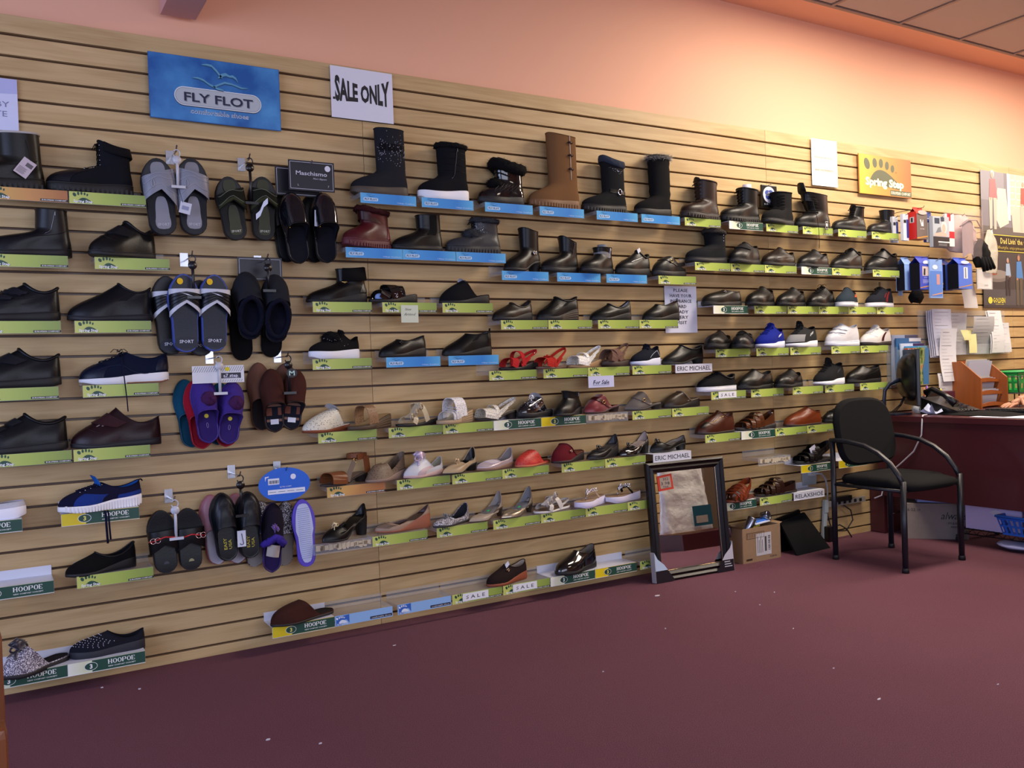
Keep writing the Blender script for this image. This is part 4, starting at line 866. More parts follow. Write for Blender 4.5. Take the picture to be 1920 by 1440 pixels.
        for nm, x_, ln in (('dangle', 0, .10), ('dangle2', 0, .115), ('dangle3', 0, .125)):
            if nm in E_:
                c = uf(.45, .9 if not useA else .7); b_ = MB(); yf = -.070 if nm != 'dangle3' else -.068
                ys = c.y; pts = [c + Vector((0, -.004, .004)), c + Vector((-.004, -.02, .004)), Vector((c.x - .004, yf + .0, zt(.5) + .02)), Vector((c.x, yf - .004, -.01)), Vector((c.x + .004, yf - .004, -ln * .6)), Vector((c.x + .006, yf, -ln))]
                if nm == 'dangle': pts[1].z -= .02
                if nm == 'dangle2': pts = [Vector((-.012, yf - .002, .002)), Vector((-.012, yf - .012, -.01)), Vector((-.010, yf - .008, -.05)), Vector((-.006, yf - .004, -ln))]
                b_.tube(pts, .0022 if nm != 'dangle2' else .0045, 5, flat=.5); b_.build('loose_lace', M('fabric', '0e1016' if nm == 'dangle3' else '121334'), parent)
                if nm == 'dangle2':
                    b_ = MB(); b_.tube([p + Vector((.010, 0, .0)) for p in pts[:-1]] + [pts[-1] + Vector((.010, 0, .012))], .0035, 5, flat=.5); b_.build('loose_lace', M('fabric', '121334'), parent)
        lt = ''.join('%02x' % min(255, int(int(ucol[i:i + 2], 16) * 1.25) + 12) for i in (0, 2, 4)) if int(ucol[:2], 16) < 80 else ucol
        if 'velcro1' in E_: patch('strap', -1.25, 1.25, .62, .88, .0055, M('leather', lt), 16)
        if 'velcro2' in E_ or 'velcro2s' in E_:
            a = 1.2 if 'velcro2' in E_ else .75
            patch('strap', -a, a, .48, .62, .0055, M('leather', lt), 14); patch('strap', -a, a, .72, .88, .0065, M('leather', lt), 14)
        if 'cutouts' in E_ or 'cutouts2' in E_:
            for k in range(3): patch('cutout', .62 + .14 * k, .67 + .15 * k, .56 + .04 * k, .72 + .06 * k, .0008, M('fabric', 'b09a98'), 2, 3)
        if 'peep' in E_: patch('toe_opening', .25, .62, .18, .48, .0008, M('leather', '0a0607'), 6)
        if 'opentoe' in E_: patch('toe_opening', -.5, .5, .02, .5, .0008, M('leather', '1a0e08'), 8)
        if 'zip' in E_ or 'zipsilver' in E_ or 'zipgold' in E_ or 'zippull' in E_:
            zm = M('metal', 'c8ccd4' if 'zipsilver' in E_ else 'b09050' if 'zipgold' in E_ else '6a6c72'); a = 1.25 if 'zipgold' not in E_ else 1.1
            if style == 'boot': a = 1.75
            b_ = MB(); b_.tube([uf(a - .35 * (1 - u / 10) * (0 if style == 'boot' and 'zipsilver' in E_ else 1), .40 + .56 * u / 10) + N_(a, .4 + .5 * u / 10) * .001 for u in range(11)], .0015 if 'zipsilver' not in E_ else .0022, 4); p = uf(a, .95) + Vector((0, -.004, 0)); b_.box(p - Vector((0, 0, .008)), (.003, .0012, .014)); b_.build('zip', zm, parent)
        if 'slit' in E_:
            b_ = MB(); b_.tube([uf(1.9, .55 + .45 * u / 8) + Vector((0, -.0015, 0)) for u in range(9)], .0022, 4); b_.build('pale_slit', M('plush', 'e2cfb4'), parent)
        if 'toggles' in E_:
            for v in (.66, .80, .93):
                b_ = MB(); p = uf(1.9, v) + Vector((0, -.004, 0)); b_.mat(M('suede', '40281a')); b_.box(p, (.030, .003, .006)); b_.mat(M('wood', '3a2214')); b_.tube([p + Vector((-.010, -.004, .004)), p + Vector((.008, -.004, -.004))], .0042, 8); b_.build('toggle', None, parent)
        if 'studs' in E_ or 'studs3' in E_:
            b_ = MB(); n = 0
            if 'studs' in E_:
                for i in range(7):
                    for j in range(9):
                        a = -.1 + 1.35 * j / 8 + (.08 if i % 2 else 0); v = .25 + .1 * i
                        if v > .9 - .1 * a: continue
                        p = uf(a, v); b_.ball(p + N_(a, v) * .001, .0019, 6, 3)
            else:
                for k in range(3): p = uf(1.9, .68 + .1 * k); b_.ball(p + Vector((0, -.002, 0)), .0028, 6, 4)
            b_.build('studs', M('gem', 'c8cce0'), parent)
        if 'gems' in E_ or 'gemsmall' in E_:
            b_ = MB(); rr = random.Random(len(label_now)); n = 110 if 'gems' in E_ else 22
            for k in range(n):
                if style == 'boot' and 'gems' in E_: a = rr.uniform(.3, 2.7); v = min(.97, max(.5, rr.gauss(.74, .09)))
                elif style == 'boot': a = rr.gauss(1.5, .25); v = rr.gauss(.84, .02)
                else: a = rr.gauss(.7, .35); v = min(.95, max(.2, rr.gauss(.62, .13)))
                b_.ball(uf(a, v) + N_(a, v) * (.001 if 'furpuff' not in E_ else .012), rr.uniform(.0010, .0019), 5, 3)
            b_.build('sequins' if 'gems' in E_ else 'crystals', M('gem', 'dfe2ee'), parent)
        if 'ornament' in E_:
            a, v = (.85, .8) if not boot else ((1.55, .42) if 'notch' in E_ else (.9, .5)); p = uf(a, v) + N_(a, v) * .004; b_ = MB()
            if 'notch' in E_: b_.tube([p + Vector((.011 * math.cos(t), -.003, .008 * math.sin(2 * t))) for t in [2 * PI * k / 16 for k in range(16)]], .0026, 6, closed=True)
            else: b_.box(p, (.022, .004, .006), bev=.001); b_.tube([p + Vector((.006 * math.cos(t), -.003, .006 * math.sin(t))) for t in [2 * PI * k / 10 for k in range(10)]], .0014, 5, closed=True)
            b_.build('metal_ornament', M('metal', E_['ornament']), parent)
        if 'buckle' in E_:
            a, v = (1.2, .78) if not boot else (1.75, .50)
            if boot: patch('strap', .9, 2 * PI - .9, .46, .54, .003, dk, 20, 2)
            elif 'strapx' in E_ or mule: patch('strap', -1.5, 1.5, .66, .80, .003, M('leather', ucol if kind != 'satin' else '4a0a14'), 14, 3)
            p = uf(a if not mule else .9, v if not mule else .74) + Vector((0, -.005, .002)); b_ = MB(); b_.tube([p + Vector((.011 * math.cos(t), 0, (.014 if boot else .008) * math.sin(t))) for t in [2 * PI * k / 14 for k in range(14)]], .0024 if boot else .0016, 6, closed=True)
            b_.build('buckle', M('metal', 'c8ccd6' if boot else 'c8ac70'), parent)
        if 'strapback' in E_:
            path = [(((tx + .12) - .5) * L + (.5 * L - (tx + .12 - .5) * L) * math.sin(PI * u / 12), -hw(.7) * math.cos(PI * u / 12), zt(.6) + .035 + .01 * math.sin(PI * u / 12)) for u in range(13)]
            band('heel_strap', path, (0, 0, 1), .016, .003, ucolm)
        if 'bow' in E_:
            c = uf(0, .86 if not mule else .80) + Vector((0, -.004, .006)); k = 1.5 if E_['bow'] in ('d0bcd4', '2b2836') else .85; bm_ = M('satin' if E_['bow'] not in ('0f0f12', '0d0d10', '131313') else 'patent', E_['bow']); b_ = MB()
            for sgn in (1, -1):
                P = []
                for i in range(9):
                    u = i / 8; w_ = .003 + .011 * math.sin(PI * min(1, u * 1.15)) ; an = sgn
                    P.append([c + Vector((-.012 * u * sgn * .6, sgn * -.020 * u, .010 * math.sin(PI * u))) * 1 + Vector((dx * w_, 0, dz * w_ * .7)) * k for dx, dz in ((-1, .3), (0, 1), (1, .3), (0, -.4))])
                P = [[c + (p - c) * k for p in r_] for r_ in P]
                b_.grid(P, closev=True)
                b_.tube([c, c + Vector((-.010, -sgn * .006, -.006)) * k, c + Vector((-.018, -sgn * .014, -.016)) * k], .003 * k, 5, flat=.4)
                # a pair of loops lying along the shoe as well, seen from the side
                b_.tube([c + Vector((sgn * .016 * (1 - math.cos(2 * PI * j / 10)) / 2 * 1.3, -.003, .007 * math.sin(2 * PI * j / 10) + .003)) * k for j in range(11)], .0028 * k, 5, flat=.6)
            b_.ball(c, .0055 * k, 8, 6); b_.build('bow', bm_, parent)
        if 'pleats' in E_:
            b_ = MB()
            for j in range(5): b_.tube([uf(-.9 + 1.8 * u / 8, .3 + .12 * j) + Vector((0, 0, .0008)) for u in range(9)], .0011, 4)
            b_.build('pleats', M('leather', '6a5646'), parent)
        if 'saddle' in E_ or 'vcut' in E_: patch('saddle_strap', -1.2, 1.2, .62, .93, .0018, M('satin' if 'saddle' in E_ else 'leather', 'd8cdd6' if 'saddle' in E_ else '1c1c20'), 12)
        if 'sideband' in E_: patch('side_band', .95, 1.35, .02, .95, .0016, M('leather', E_['sideband']), 4)
        if 'band' in E_ and style == 'flat': patch('topline_band', -1.5, 1.5, .84, .97, .0015, M('leather', E_['band']), 12)
        if 'greendot' in E_:
            b_ = MB(); b_.box((.1 * L, -.002, zt(.6) + .012), (.014, .010, .001), ry=-.35); b_.build('price_sticker', M('paper', '2fd36a'), parent)
        def furpatch(b_, c, rx, ry_, rz, n, hl, seed=1):
            rr = random.Random(seed)
            P = [[Vector((c[0] + rx * math.sin(PI * i / 10) * math.cos(2 * PI * j / 16), c[1] + ry_ * math.sin(PI * i / 10) * math.sin(2 * PI * j / 16), c[2] + rz * math.cos(PI * i / 10))) for j in range(16)] for i in range(11)]
            P = [[p + (p - Vector(c)).normalized() * rr.uniform(-.0015, .0025) for p in r_] for r_ in P]; b_.grid(P, closev=True)
            for _ in range(n):
                d = Vector((rr.gauss(0, 1), rr.gauss(0, 1), rr.gauss(0, 1))).normalized(); p = Vector((c[0] + d.x * rx * .95, c[1] + d.y * ry_ * .95, c[2] + d.z * rz * .95)); t = d.orthogonal().normalized() * .0012
                e = p + (d + Vector((rr.uniform(-.5, .5), rr.uniform(-.5, .5), rr.uniform(-.6, .3)))) * hl; b_.add([p - t, p + t, e], [(0, 1, 2)])
        if 'furpuff' in E_:
            c = uf(.0, .74 if not useA else .40); b_ = MB(); furpatch(b_, (c.x + .006, c.y * .3 - .004, c.z), .040, .034, .028, 600, .013); b_.build('fur_puff', M('plush', E_['furpuff']), parent)
        if 'fur' in E_ or 'furbig' in E_:
            big = 'furbig' in E_; col_ = E_.get('fur') or E_.get('furbig'); b_ = MB(); rr = random.Random(5); r0 = .012 if not big else .027
            pts = [opening(2 * PI * i / 26) + Vector((0, 0, -.002 if not big else -.004)) for i in range(26)]
            b_.tube(pts, r0, 8, closed=True)
            for i, v in enumerate(b_.v): b_.v[i] = tuple(Vector(v) + Vector((rr.uniform(-1, 1), rr.uniform(-1, 1), rr.uniform(-1, 1))) * .003)
            for _ in range(1400 if big else 1000):
                u = rr.random() * 26; p = pts[int(u) % 26].lerp(pts[(int(u) + 1) % 26], u % 1); d = Vector((rr.gauss(0, 1), rr.gauss(0, 1), rr.gauss(0, 1.0))).normalized(); t = d.orthogonal().normalized() * .0011
                p = p + d * r0 * .9; e = p + d * (.016 if big or col_ == '5a5855' else .008) + Vector((0, 0, rr.uniform(-.004, .004))); b_.add([p - t, p + t, e], [(0, 1, 2)])
            o_ = b_.build('fur_cuff', M('plush', col_), parent)
            if col_ == '5a5855':
                b_ = MB()
                for _ in range(900):
                    u = rr.random() * 26; p = pts[int(u) % 26]; d = Vector((rr.gauss(0, 1), rr.gauss(0, 1), rr.gauss(.4, 1))).normalized(); t = d.orthogonal().normalized() * .001; p = p + d * r0; b_.add([p - t, p + t, p + d * .026], [(0, 1, 2)])
                b_.build('pale_fur_tips', M('plush', 'c8c4bc'), parent)
        if 'cuffroll' in E_:
            b_ = MB(); b_.grid([[opening(2 * PI * i / 30) * 1.0 + (opening(2 * PI * i / 30) - Vector((cen.x, 0, opening(2 * PI * i / 30).z))).normalized() * o_ + Vector((0, 0, z_)) for i in range(30)] for o_, z_ in ((0, .004), (.006, .002), (.009, -.01), (.008, -.026), (.002, -.030))], closev=True); b_.build('plush_cuff', M('plush', E_['cuffroll']), parent)
        if 'cuff' in E_ or 'cufftall' in E_:
            h_ = .030 if 'cuff' in E_ else .052; b_ = MB()
            b_.grid([[(lambda p: p + (p - Vector((cen.x, 0, p.z))).normalized() * o_ + Vector((0, 0, z_)))(opening(.9 + (2 * PI - 1.8) * i / 24)) for i in range(25)] for o_, z_ in ((0, .004), (.007, .002), (.010, -h_ * .5), (.013, -h_), (.008, -h_ - .001), (.002, -.004))]); b_.build('folded_cuff', M('suede', E_.get('cuff') or E_.get('cufftall')), parent)
        if 'insert' in E_ or 'paperroll' in E_:
            b_ = MB(); c = cen; h_ = .030 if 'paperroll' in E_ else .016
            b_.grid([[c + Vector(((.026 if 'paperroll' in E_ else .024) * math.cos(2 * PI * i / 18), .024 * math.sin(2 * PI * i / 18), z_)) for i in range(18)] for z_ in (-.05, h_)], closev=True); b_.add([c + Vector((.025 * math.cos(2 * PI * i / 18), .024 * math.sin(2 * PI * i / 18), h_)) for i in range(18)], [tuple(range(18))])
            b_.build('paper_stuffing' if 'paperroll' in E_ else 'liner', M('paper', 'e8e6ea') if 'paperroll' in E_ else M('fabric', E_['insert']), parent)
        if 'linerwhite' in E_ or 'tonguew' in E_:
            c = opening(0); b_ = MB(); b_.grid([[c + Vector((-.004 + .03 * u + .006 * a * a, .030 * a * (1 - .3 * u), (.012 if 'tonguew' in E_ or kind == 'patent' else -.0) - .020 * u - .012 * a * a)) for a in (-1, -.5, 0, .5, 1)] for u in (-.4, 0, .5, 1)]); b_.build('white_liner', M('fabric', 'e2e5ee'), parent)
        if 'paper' in E_:
            c = uf(.1, .97); b_ = MB(); b_.box(c + Vector((.004, -.014, .004)), (.026, .002, .020), ry=-.5, rz=.1); b_.build('white_label', M('paper', E_['paper']), parent)
        if 'tag' in E_:
            c = uf(1.9, .86); b_ = MB(); b_.smooth = False; y = -.066
            b_.mat(M('paper', 'c9b9bb')); a = .62; R2 = Matrix.Rotation(a, 3, 'Y'); cc = Vector((c.x - .006, y, c.z - .10))
            def pl(x0, z0, x1, z1, yy): b_.add([cc + R2 @ Vector((x, 0, z)) + Vector((0, yy, 0)) for x, z in ((x0, z0), (x1, z0), (x1, z1), (x0, z1))], [(0, 1, 2, 3)], False)
            b_.box(cc, (.045, .0008, .062), ry=a); b_.mat(M('print', '5a5054')); pl(-.004, .006, .018, .020, -.0008)
            for j in range(6): pl(-.018, -.004 - .004 * j, .010 - .003 * (j % 2), -.0025 - .004 * j, -.0008)
            b_.mat(dk); b_.tube([c + Vector((0, -.004, 0)), cc + R2 @ Vector((0, 0, .03)) + Vector((0, -.001, 0))], .0008, 4); b_.build('price_tag', None, parent)
        if 'blacktag' in E_:
            b_ = MB(); b_.smooth = False; b_.mat(M('card', '141416')); b_.box((.04, -.072, .010), (.026, .001, .05)); b_.mat(WH); b_.box((.04, -.0727, .012), (.022, .0004, .044)); b_.mat(M('card', '141416')); b_.box((.04, -.0732, .012), (.019, .0004, .040)); b_.mat(WH); b_.ell(.04, .014, .006, .010, -.0738); b_.build('hang_tag', None, parent)
        if 'pull' in E_ or 'pulltall' in E_:
            c = opening(PI) if 'pull' in E_ else opening(0); h_ = .012 if 'pull' in E_ else .030; b_ = MB(); b_.tube([c + Vector((0, -.004, -.004)), c + Vector((.002, -.003, h_)), c + Vector((.002, .003, h_)), c + Vector((0, .004, -.004))], .0026, 6, flat=.6); b_.build('pull_loop', M('fabric', '101114'), parent)
        if 'notch' in E_: patch('side_notch', 2.15, 2.3, .82, 1.0, .0012, M('leather', '3a3c40'), 3)
        if 'flap' in E_:
            c = opening(PI); b_ = MB(); b_.tube([c + Vector((-.02, -.03, -.004)), c + Vector((.0, -.014, -.008)), c + Vector((.006, 0, -.012)), c + Vector((0, .014, -.008))], .009, 8); b_.build('padded_flap', M('leather', '2c1e1a' if ucol.startswith('2a1c') else '0e0e0f'), parent)
        if E_.get('side') and sole == 'ribbed':
            c = opening(PI); b_ = MB(); b_.tube([c, c + Vector((.008, 0, .001)), c + Vector((.014, 0, -.006))], .0026, 5); b_.build('pull_loop', M('fabric', '101114'), parent)
    um = M('perf', ucol) if 'holes' in E_ else ucolm
    def heelloop(z, w_, col=None, nm='heel_strap', ta=.55, zl=None):
        path = [((ta - .5) * L + (.995 - ta) * L * math.sin(PI * u / 14), -hw(.7) * .95 * math.copysign(abs(math.cos(PI * u / 14)) ** .8, math.cos(PI * u / 14)), (zl if zl else zt(ta) + .012) * (1 - math.sin(PI * u / 14)) + z * math.sin(PI * u / 14)) for u in range(15)]
        band(nm, path, (0, 0, 1), w_, .003, col or um)
    if style == 'sling':
        top = max(tz, zt(.4) + .04)
        if 'straps2' in E_: arch('strap', .22, .30, .040, .042, um); arch('strap', .50, .46, .024, top - zt(.5) - .004, um)
        elif 'straps3' in E_:
            for k, (a, b, w_) in enumerate(((.17, .20, .030), (.29, .32, .030), (.42, .44, .032), (.56, .52, .036))): arch('strap', a, b, w_, .032 + .016 * k, um)
        elif 'gladiator' in E_:
            for k in range(4): arch('strap', .12 + .12 * k, .24 + .10 * k, .026, .036 + .012 * k, um, xb=.22 + .1 * k); arch('strap', .24 + .12 * k, .18 + .12 * k, .022, .038 + .012 * k, M('leather', '6a2e1a'), xb=.12 + .1 * k)
        elif 'flower' in E_:
            arch('vamp', .22, .26, .060, .045, um); b_ = MB(); rr = random.Random(2)
            for k in range(9):
                a = 2 * PI * k / 9; b_.ball((( .27 - .5) * L + .014 * math.cos(a), -.012 + .010 * math.sin(a), zt(.27) + .050), .0075, 6, 4, (1, 1, .5))
            b_.ball(((.27 - .5) * L, -.012, zt(.27) + .053), .006, 6, 4); b_.build('woven_flower', ucolm, parent); arch('strap', .36, .44, .014, .046, um)
        elif 'cross' in E_: arch('cross_strap', .20, .36, .052, .056, um, xb=.52); arch('cross_strap', .50, .34, .050, .058, um, xb=.20, zoff=.002)
        elif 'toestrap' in E_: arch('strap', .20, .30, .045, .042, um); arch('strap', .50, .40, .05, .062, um); arch('strap', .62, .60, .03, .05, um, kk=.9)
        elif 'opentoe' in E_: arch('vamp', .28, .30, .075, .045, um)
        elif 'closedtoe' in E_ or 'straps1' in E_:
            if 'closedtoe' in E_:
                rows = [[(lambda th: P0(tt(th) * .55, sg_(th), zt(tt(th) * .55), 1.0).lerp(Vector(((.40 - .5) * L, 0, zt(.4) + .052)), v) + Vector((0, 0, .028 * math.sin(PI * v))))(-PI * .98 + 1.96 * PI * i / 22 if 0 else (-PI + 2 * PI * i / 22)) for i in range(23)] for v in (0, .25, .5, .75, .92)]
                b_ = MB(); b_.grid(rows); b_.build('vamp', um, parent)
            else: arch('vamp', .26, .30, .075, .044, um); arch('strap', .46, .42, .020, .056, um, kk=.95)
        if 'anklestrap' in E_:
            heelloop(zt(.95) + .070, .022, ta=.70, zl=zt(.7) + .075); path = [((.78 - .5) * L + .028 * math.sin(2 * PI * u / 16) * 1.3, -.030 * math.cos(2 * PI * u / 16), zt(.9) + .075) for u in range(17)]
            band('ankle_strap', path, (0, 0, 1), .018, .003, um)
            b_ = MB(); b_.tube([Vector(((.62 - .5) * L, -.034, zt(.6) + .068)) + Vector((.010 * math.cos(t), 0, .011 * math.sin(t))) for t in [2 * PI * k / 14 for k in range(14)]], .002, 6, closed=True); b_.build('buckle', M('metal', 'c8a468'), parent)
            band('side_strap', [((.45 - .5) * L, -hw(.5), zt(.45) + .002), ((.52 - .5) * L, -hw(.5) * .95, zt(.5) + .04), ((.62 - .5) * L, -.034, zt(.6) + .068)], (1, 0, .3), .022, .003, M('leather', '8a7c70')); band('heel_upright', [((.93 - .5) * L, -hw(.9), zt(.93)), ((.90 - .5) * L, -hw(.88) * .95, zt(.9) + .07)], (1, 0, 0), .030, .003, um)
        elif 'heelwide' in E_:
            b_ = MB(); b_.grid([[(lambda s_: Vector(((.50 - .5) * L + .485 * L * math.sin(PI * s_), -hw(.75) * (1 - .12 * v) * math.copysign(abs(math.cos(PI * s_)) ** .6, math.cos(PI * s_)), zt(.5 + .48 * math.sin(PI * s_)) + v * (.022 + (max(hz, .06) - zt(.9) - .022) * math.sin(PI * s_) ** 1.5))))(i / 18) for i in range(19)] for v in (0, .33, .66, 1)]); b_.build('heel_counter', um, parent)
        elif 'heelstrap' in E_: 
            hh = max(hz, zt(1) + .04); heelloop(hh, .013 if 'gladiator' not in E_ and 'straps3' not in E_ else .034, ta=.42, zl=zt(.42) + .018); band('side_strap', [((.40 - .5) * L, -hw(.4), zt(.4) + .004), ((.70 - .5) * L, -hw(.7) * .9, (zt(.6) + hh) / 2)], (0, 0, 1), .014, .003, um)
        if 'snap' in E_: 
            b_ = MB(); b_.ball(((.80 - .5) * L, -hw(.8) - .004, max(hz, .06) - .014), .004, 8, 5); b_.build('snap', M('metal', 'd8d0c8'), parent)
        if 'gems' in E_:
            b_ = MB(); rr = random.Random(3)
            for k in range(46): t = rr.uniform(.42, .60); b_.ball(((t - .5) * L, -hw(t) * .97 - .003, zt(t) + rr.uniform(.004, .026)), .0016, 5, 3)
            b_.build('crystals', M('gem', 'd8dcec'), parent)
        if 'peep' in E_: b_ = MB(); b_.ball(((.2 - .5) * L, -.004, zt(.2) + .012), .02, 10, 6, (1, 1, .8)); b_.build('tissue_filling', M('paper', '94aede'), parent)
        if 'paperbig' in E_: b_ = MB(); b_.box(((.42 - .5) * L, -.030, zt(.4) + .06), (.050, .002, .048), ry=-.45); b_.build('white_tag', M('paper', 'd8d8ee'), parent)
    if style == 'slide':
        h_ = max(tz - zt(tx), .045)
        if 'bandwide' in E_: arch('band', tx + .06, tx + .02, .080 if 'band2' in E_ else .055, h_, um, kk=1.0)
        if 'tbar' in E_:
            arch('strap', .26, .34, .026, .030, um); arch('strap', .64, .50, .028, h_ - .004, um)
            band('centre_strap', [((.20 - .5) * L, -.010, zt(.22) + .024), ((.34 - .5) * L, -.014, zt(.36) + .042), ((.50 - .5) * L, -.014, zt(.5) + h_ - .002)], (0, 1, 0), .030, .003, um)
            for k in range(3):
                t = .25 + .115 * k; b_ = MB(); c = Vector(((t - .5) * L, -.030, zt(t) + .030 + .0185 * k)); b_.mat(M('leather', ucol)); b_.lathe([(0, 0), (.0150, 0), (.0150, -.003), (0, -.003)], c, 16, 'Y')
                b_.mat(M('metal', '9a9088')); b_.tube([c + Vector((.0125 * math.cos(a), -.0035, .0125 * math.sin(a))) for a in [2 * PI * j / 14 for j in range(14)]], .0013, 4, closed=True); b_.tube([c + Vector((.0065 * math.cos(a), -.0035, .0065 * math.sin(a))) for a in [2 * PI * j / 10 for j in range(10)]], .0013, 4, closed=True); b_.build('rosette', None, parent)
        if 'band2' in E_ and 'bandwide' in E_:
            for k in range(3): arch('strap', .26 + .08 * k, .28 + .07 * k, .016, .036 + .006 * k, M('leather', ucol), kk=1.01)
        if 'heelstraplow' in E_: heelloop(zt(.9) + .028, .010, M('leather', ucol), ta=.6)
    if style == 'thong':
        c = Vector(((.30 - .5) * L, -.004, zt(.3))); top = c + Vector((.012, 0, .030)); b_ = MB(); b_.tube([c, top], .0024, 6); b_.build('toe_post', M('metal', 'a8a8b4'), parent)
        bm_ = M('suede', '101014') if 'blackstrap' in E_ else M('satin', ucol)
        for sgn in (-1, 1): band('strap', [tuple(top), ((.52 - .5) * L, sgn * hw(.5) * .6, zt(.5) + .040), ((.66 - .5) * L, sgn * hw(.66) * .95, zt(.66) + .002)], (1, 0, 0), .012, .003, bm_)
        b_ = MB(); rr = random.Random(4); jm = M('gem', E_['jewels']); b_.mat(jm); n = 34
        for k in range(n):
            u = k / n; sgn = -1 if k % 3 else 1; p = top.lerp(Vector(((.62 - .5) * L, sgn * hw(.6) * .8, zt(.6) + .038)), u) + Vector((0, -.003, .010 * math.sin(PI * u))); b_.ball(p + Vector((rr.uniform(-.006, .006), rr.uniform(-.003, .003), rr.uniform(-.005, .008))), rr.uniform(.003, .0052), 6, 4)
        if 'blackstrap' in E_:
            b_.mat(M('print', '15161a'))
            for k in range(5): p = top + Vector((.012 + .010 * k, -.014 - .001 * k, .012 + .002 * k)); b_.tube([p + Vector((0, -.002, -.010)), p + Vector((.003, -.003, .0)), p + Vector((0, -.002, .010))], .0014, 4)
        b_.build('jewel_cluster', None, parent)
NMK = {'boot': 'boot', 'clog': 'clog', 'mule': 'mule_shoe'}
for v, f in SHOES:
    xc, yc, z, rot, L, W, tx, tz, hz = v; style, sole, up, scol, lcol, ex, label_now, cat = f
    t = empty({'boot': 'boot', 'shoe': 'shoe', 'sneaker': 'sneaker', 'loafer': 'loafer', 'sandal': 'sandal', 'mule': 'mule', 'clog': 'clog', 'slipper': 'slipper'}[cat], (xc, yc, z + .0004), math.radians(rot))
    tag(t, label_now, cat, 'single shoes displayed on the wall shelves')
    shoe_parts(t, L, W, tx, tz, hz, style, sole, up, scol, lcol, ex)
# ------------------------------------------------------------------ hanging slippers (toes up, soles to the wall)
def hang_matrix(tilt, flip=False):
    Mx = Matrix(((0, 1, 0), (0, 0, -1), (-1, 0, 0)))      # columns: local x -> -Z, y -> +X, z -> -Y
    if flip: Mx = Mx @ Matrix.Rotation(PI, 3, 'X')
    return Matrix.Rotation(-math.radians(tilt), 3, 'Y') @ Mx
def slipper(root, base, Xc, Zc, L, W, dep, tilt, tx, tz, hz, style, sole, up, scol, lcol, ex, flip=False, name='slipper'):
    e = bpy.data.objects.new(name, None); e.empty_display_size = .05; COL.objects.link(e); e.parent = root
    e.rotation_euler = hang_matrix(tilt, flip).to_euler(); e.location = (Xc - base[0], -dep - base[1], Zc - base[2])
    shoe_parts(e, L, W, tx, tz, hz, style, sole, up, scol, lcol, ex); return e
def hook(root, base, x, z, zt_, col='141416', dep=.14, clip=True, cardm=None):
    q = MB(); q.smooth = False; cm = M('metal', 'b9bcc4'); q.mat(cm)
    q.box((x - base[0], -.003, z - base[2] - .006), (.030, .003, .052)); q.tube([(x - base[0], -.004, z - base[2] - .012), (x - base[0], -dep + .02, z - base[2] - .012), (x - base[0], -dep, z - base[2] + .006)], .0028, 6)
    q.build('wall_hook', None, root)
    if clip:
        q = MB(); q.mat(M('plastic', col)); x0 = x - base[0]; z0 = z - base[2]
        q.tube([(x0 + .012 * math.cos(a), -dep + .012, z0 - .022 + .014 * math.sin(a)) for a in [PI * .8 - 2 * PI * .85 * k / 14 for k in range(15)]], .0038, 6, flat=.6)
        q.lathe([(0, -.003), (.016, -.003), (.016, .002), (0, .002)], (x0, -dep + .010, z0 - .046), 14, 'Y')
        q.tube([(x0, -dep + .012, z0 - .05), (x0, -dep + .006, zt_ - base[2] - .02), (x0, -dep + .01, zt_ - base[2] - .10)], .0055, 6, flat=.5)
        q.box((x0, -dep + .002, zt_ - base[2] - .10), (.05, .008, .010)); q.build('plastic_hanger', None, root)
def tagroot(name, X0, Z, label, cat='slippers'):
    t = empty(name, (X0, 0, Z)); tag(t, label, cat, 'pairs of slippers hanging on wall hooks'); return t, (X0, 0, Z)
label_now = 'hanging'
def footpad(e, L, W, col, holes=False, x0=.60, x1=.93, txt=None, tcol='d8d8dc', zz=.030, th=.0015):
    q = MB(); q.mat(M('rubber', col)); P = []
    for i in range(24):
        a = 2 * PI * i / 24; t = (x0 + x1) / 2 - (x1 - x0) / 2 * math.cos(a); w_ = W * (.20 + .14 * max(0, (t - .75) / .2)) * math.copysign(abs(math.sin(a)) ** .6, math.sin(a)); P.append(((t - .5) * L, w_, zz))
    q.add(P, [tuple(range(24))], False); q.add([(a, b, c - th) for a, b, c in P], [tuple(range(24))], False)
    if txt:
        q.mat(M('print', tcol)); V, F = glyphs(txt, .02, 1); x0_ = min(v[0] for v in V); x1_ = max(v[0] for v in V); k = W * .36 / (x1_ - x0_)
        q.add([((.885 - .5) * L - (-b) * k * 0 - .010 * 0 + (.0 - b * k) , (a - (x0_ + x1_) / 2) * k, zz + .0012) for a, b in V], F, False)
    q.build('footbed_pad', None, e)
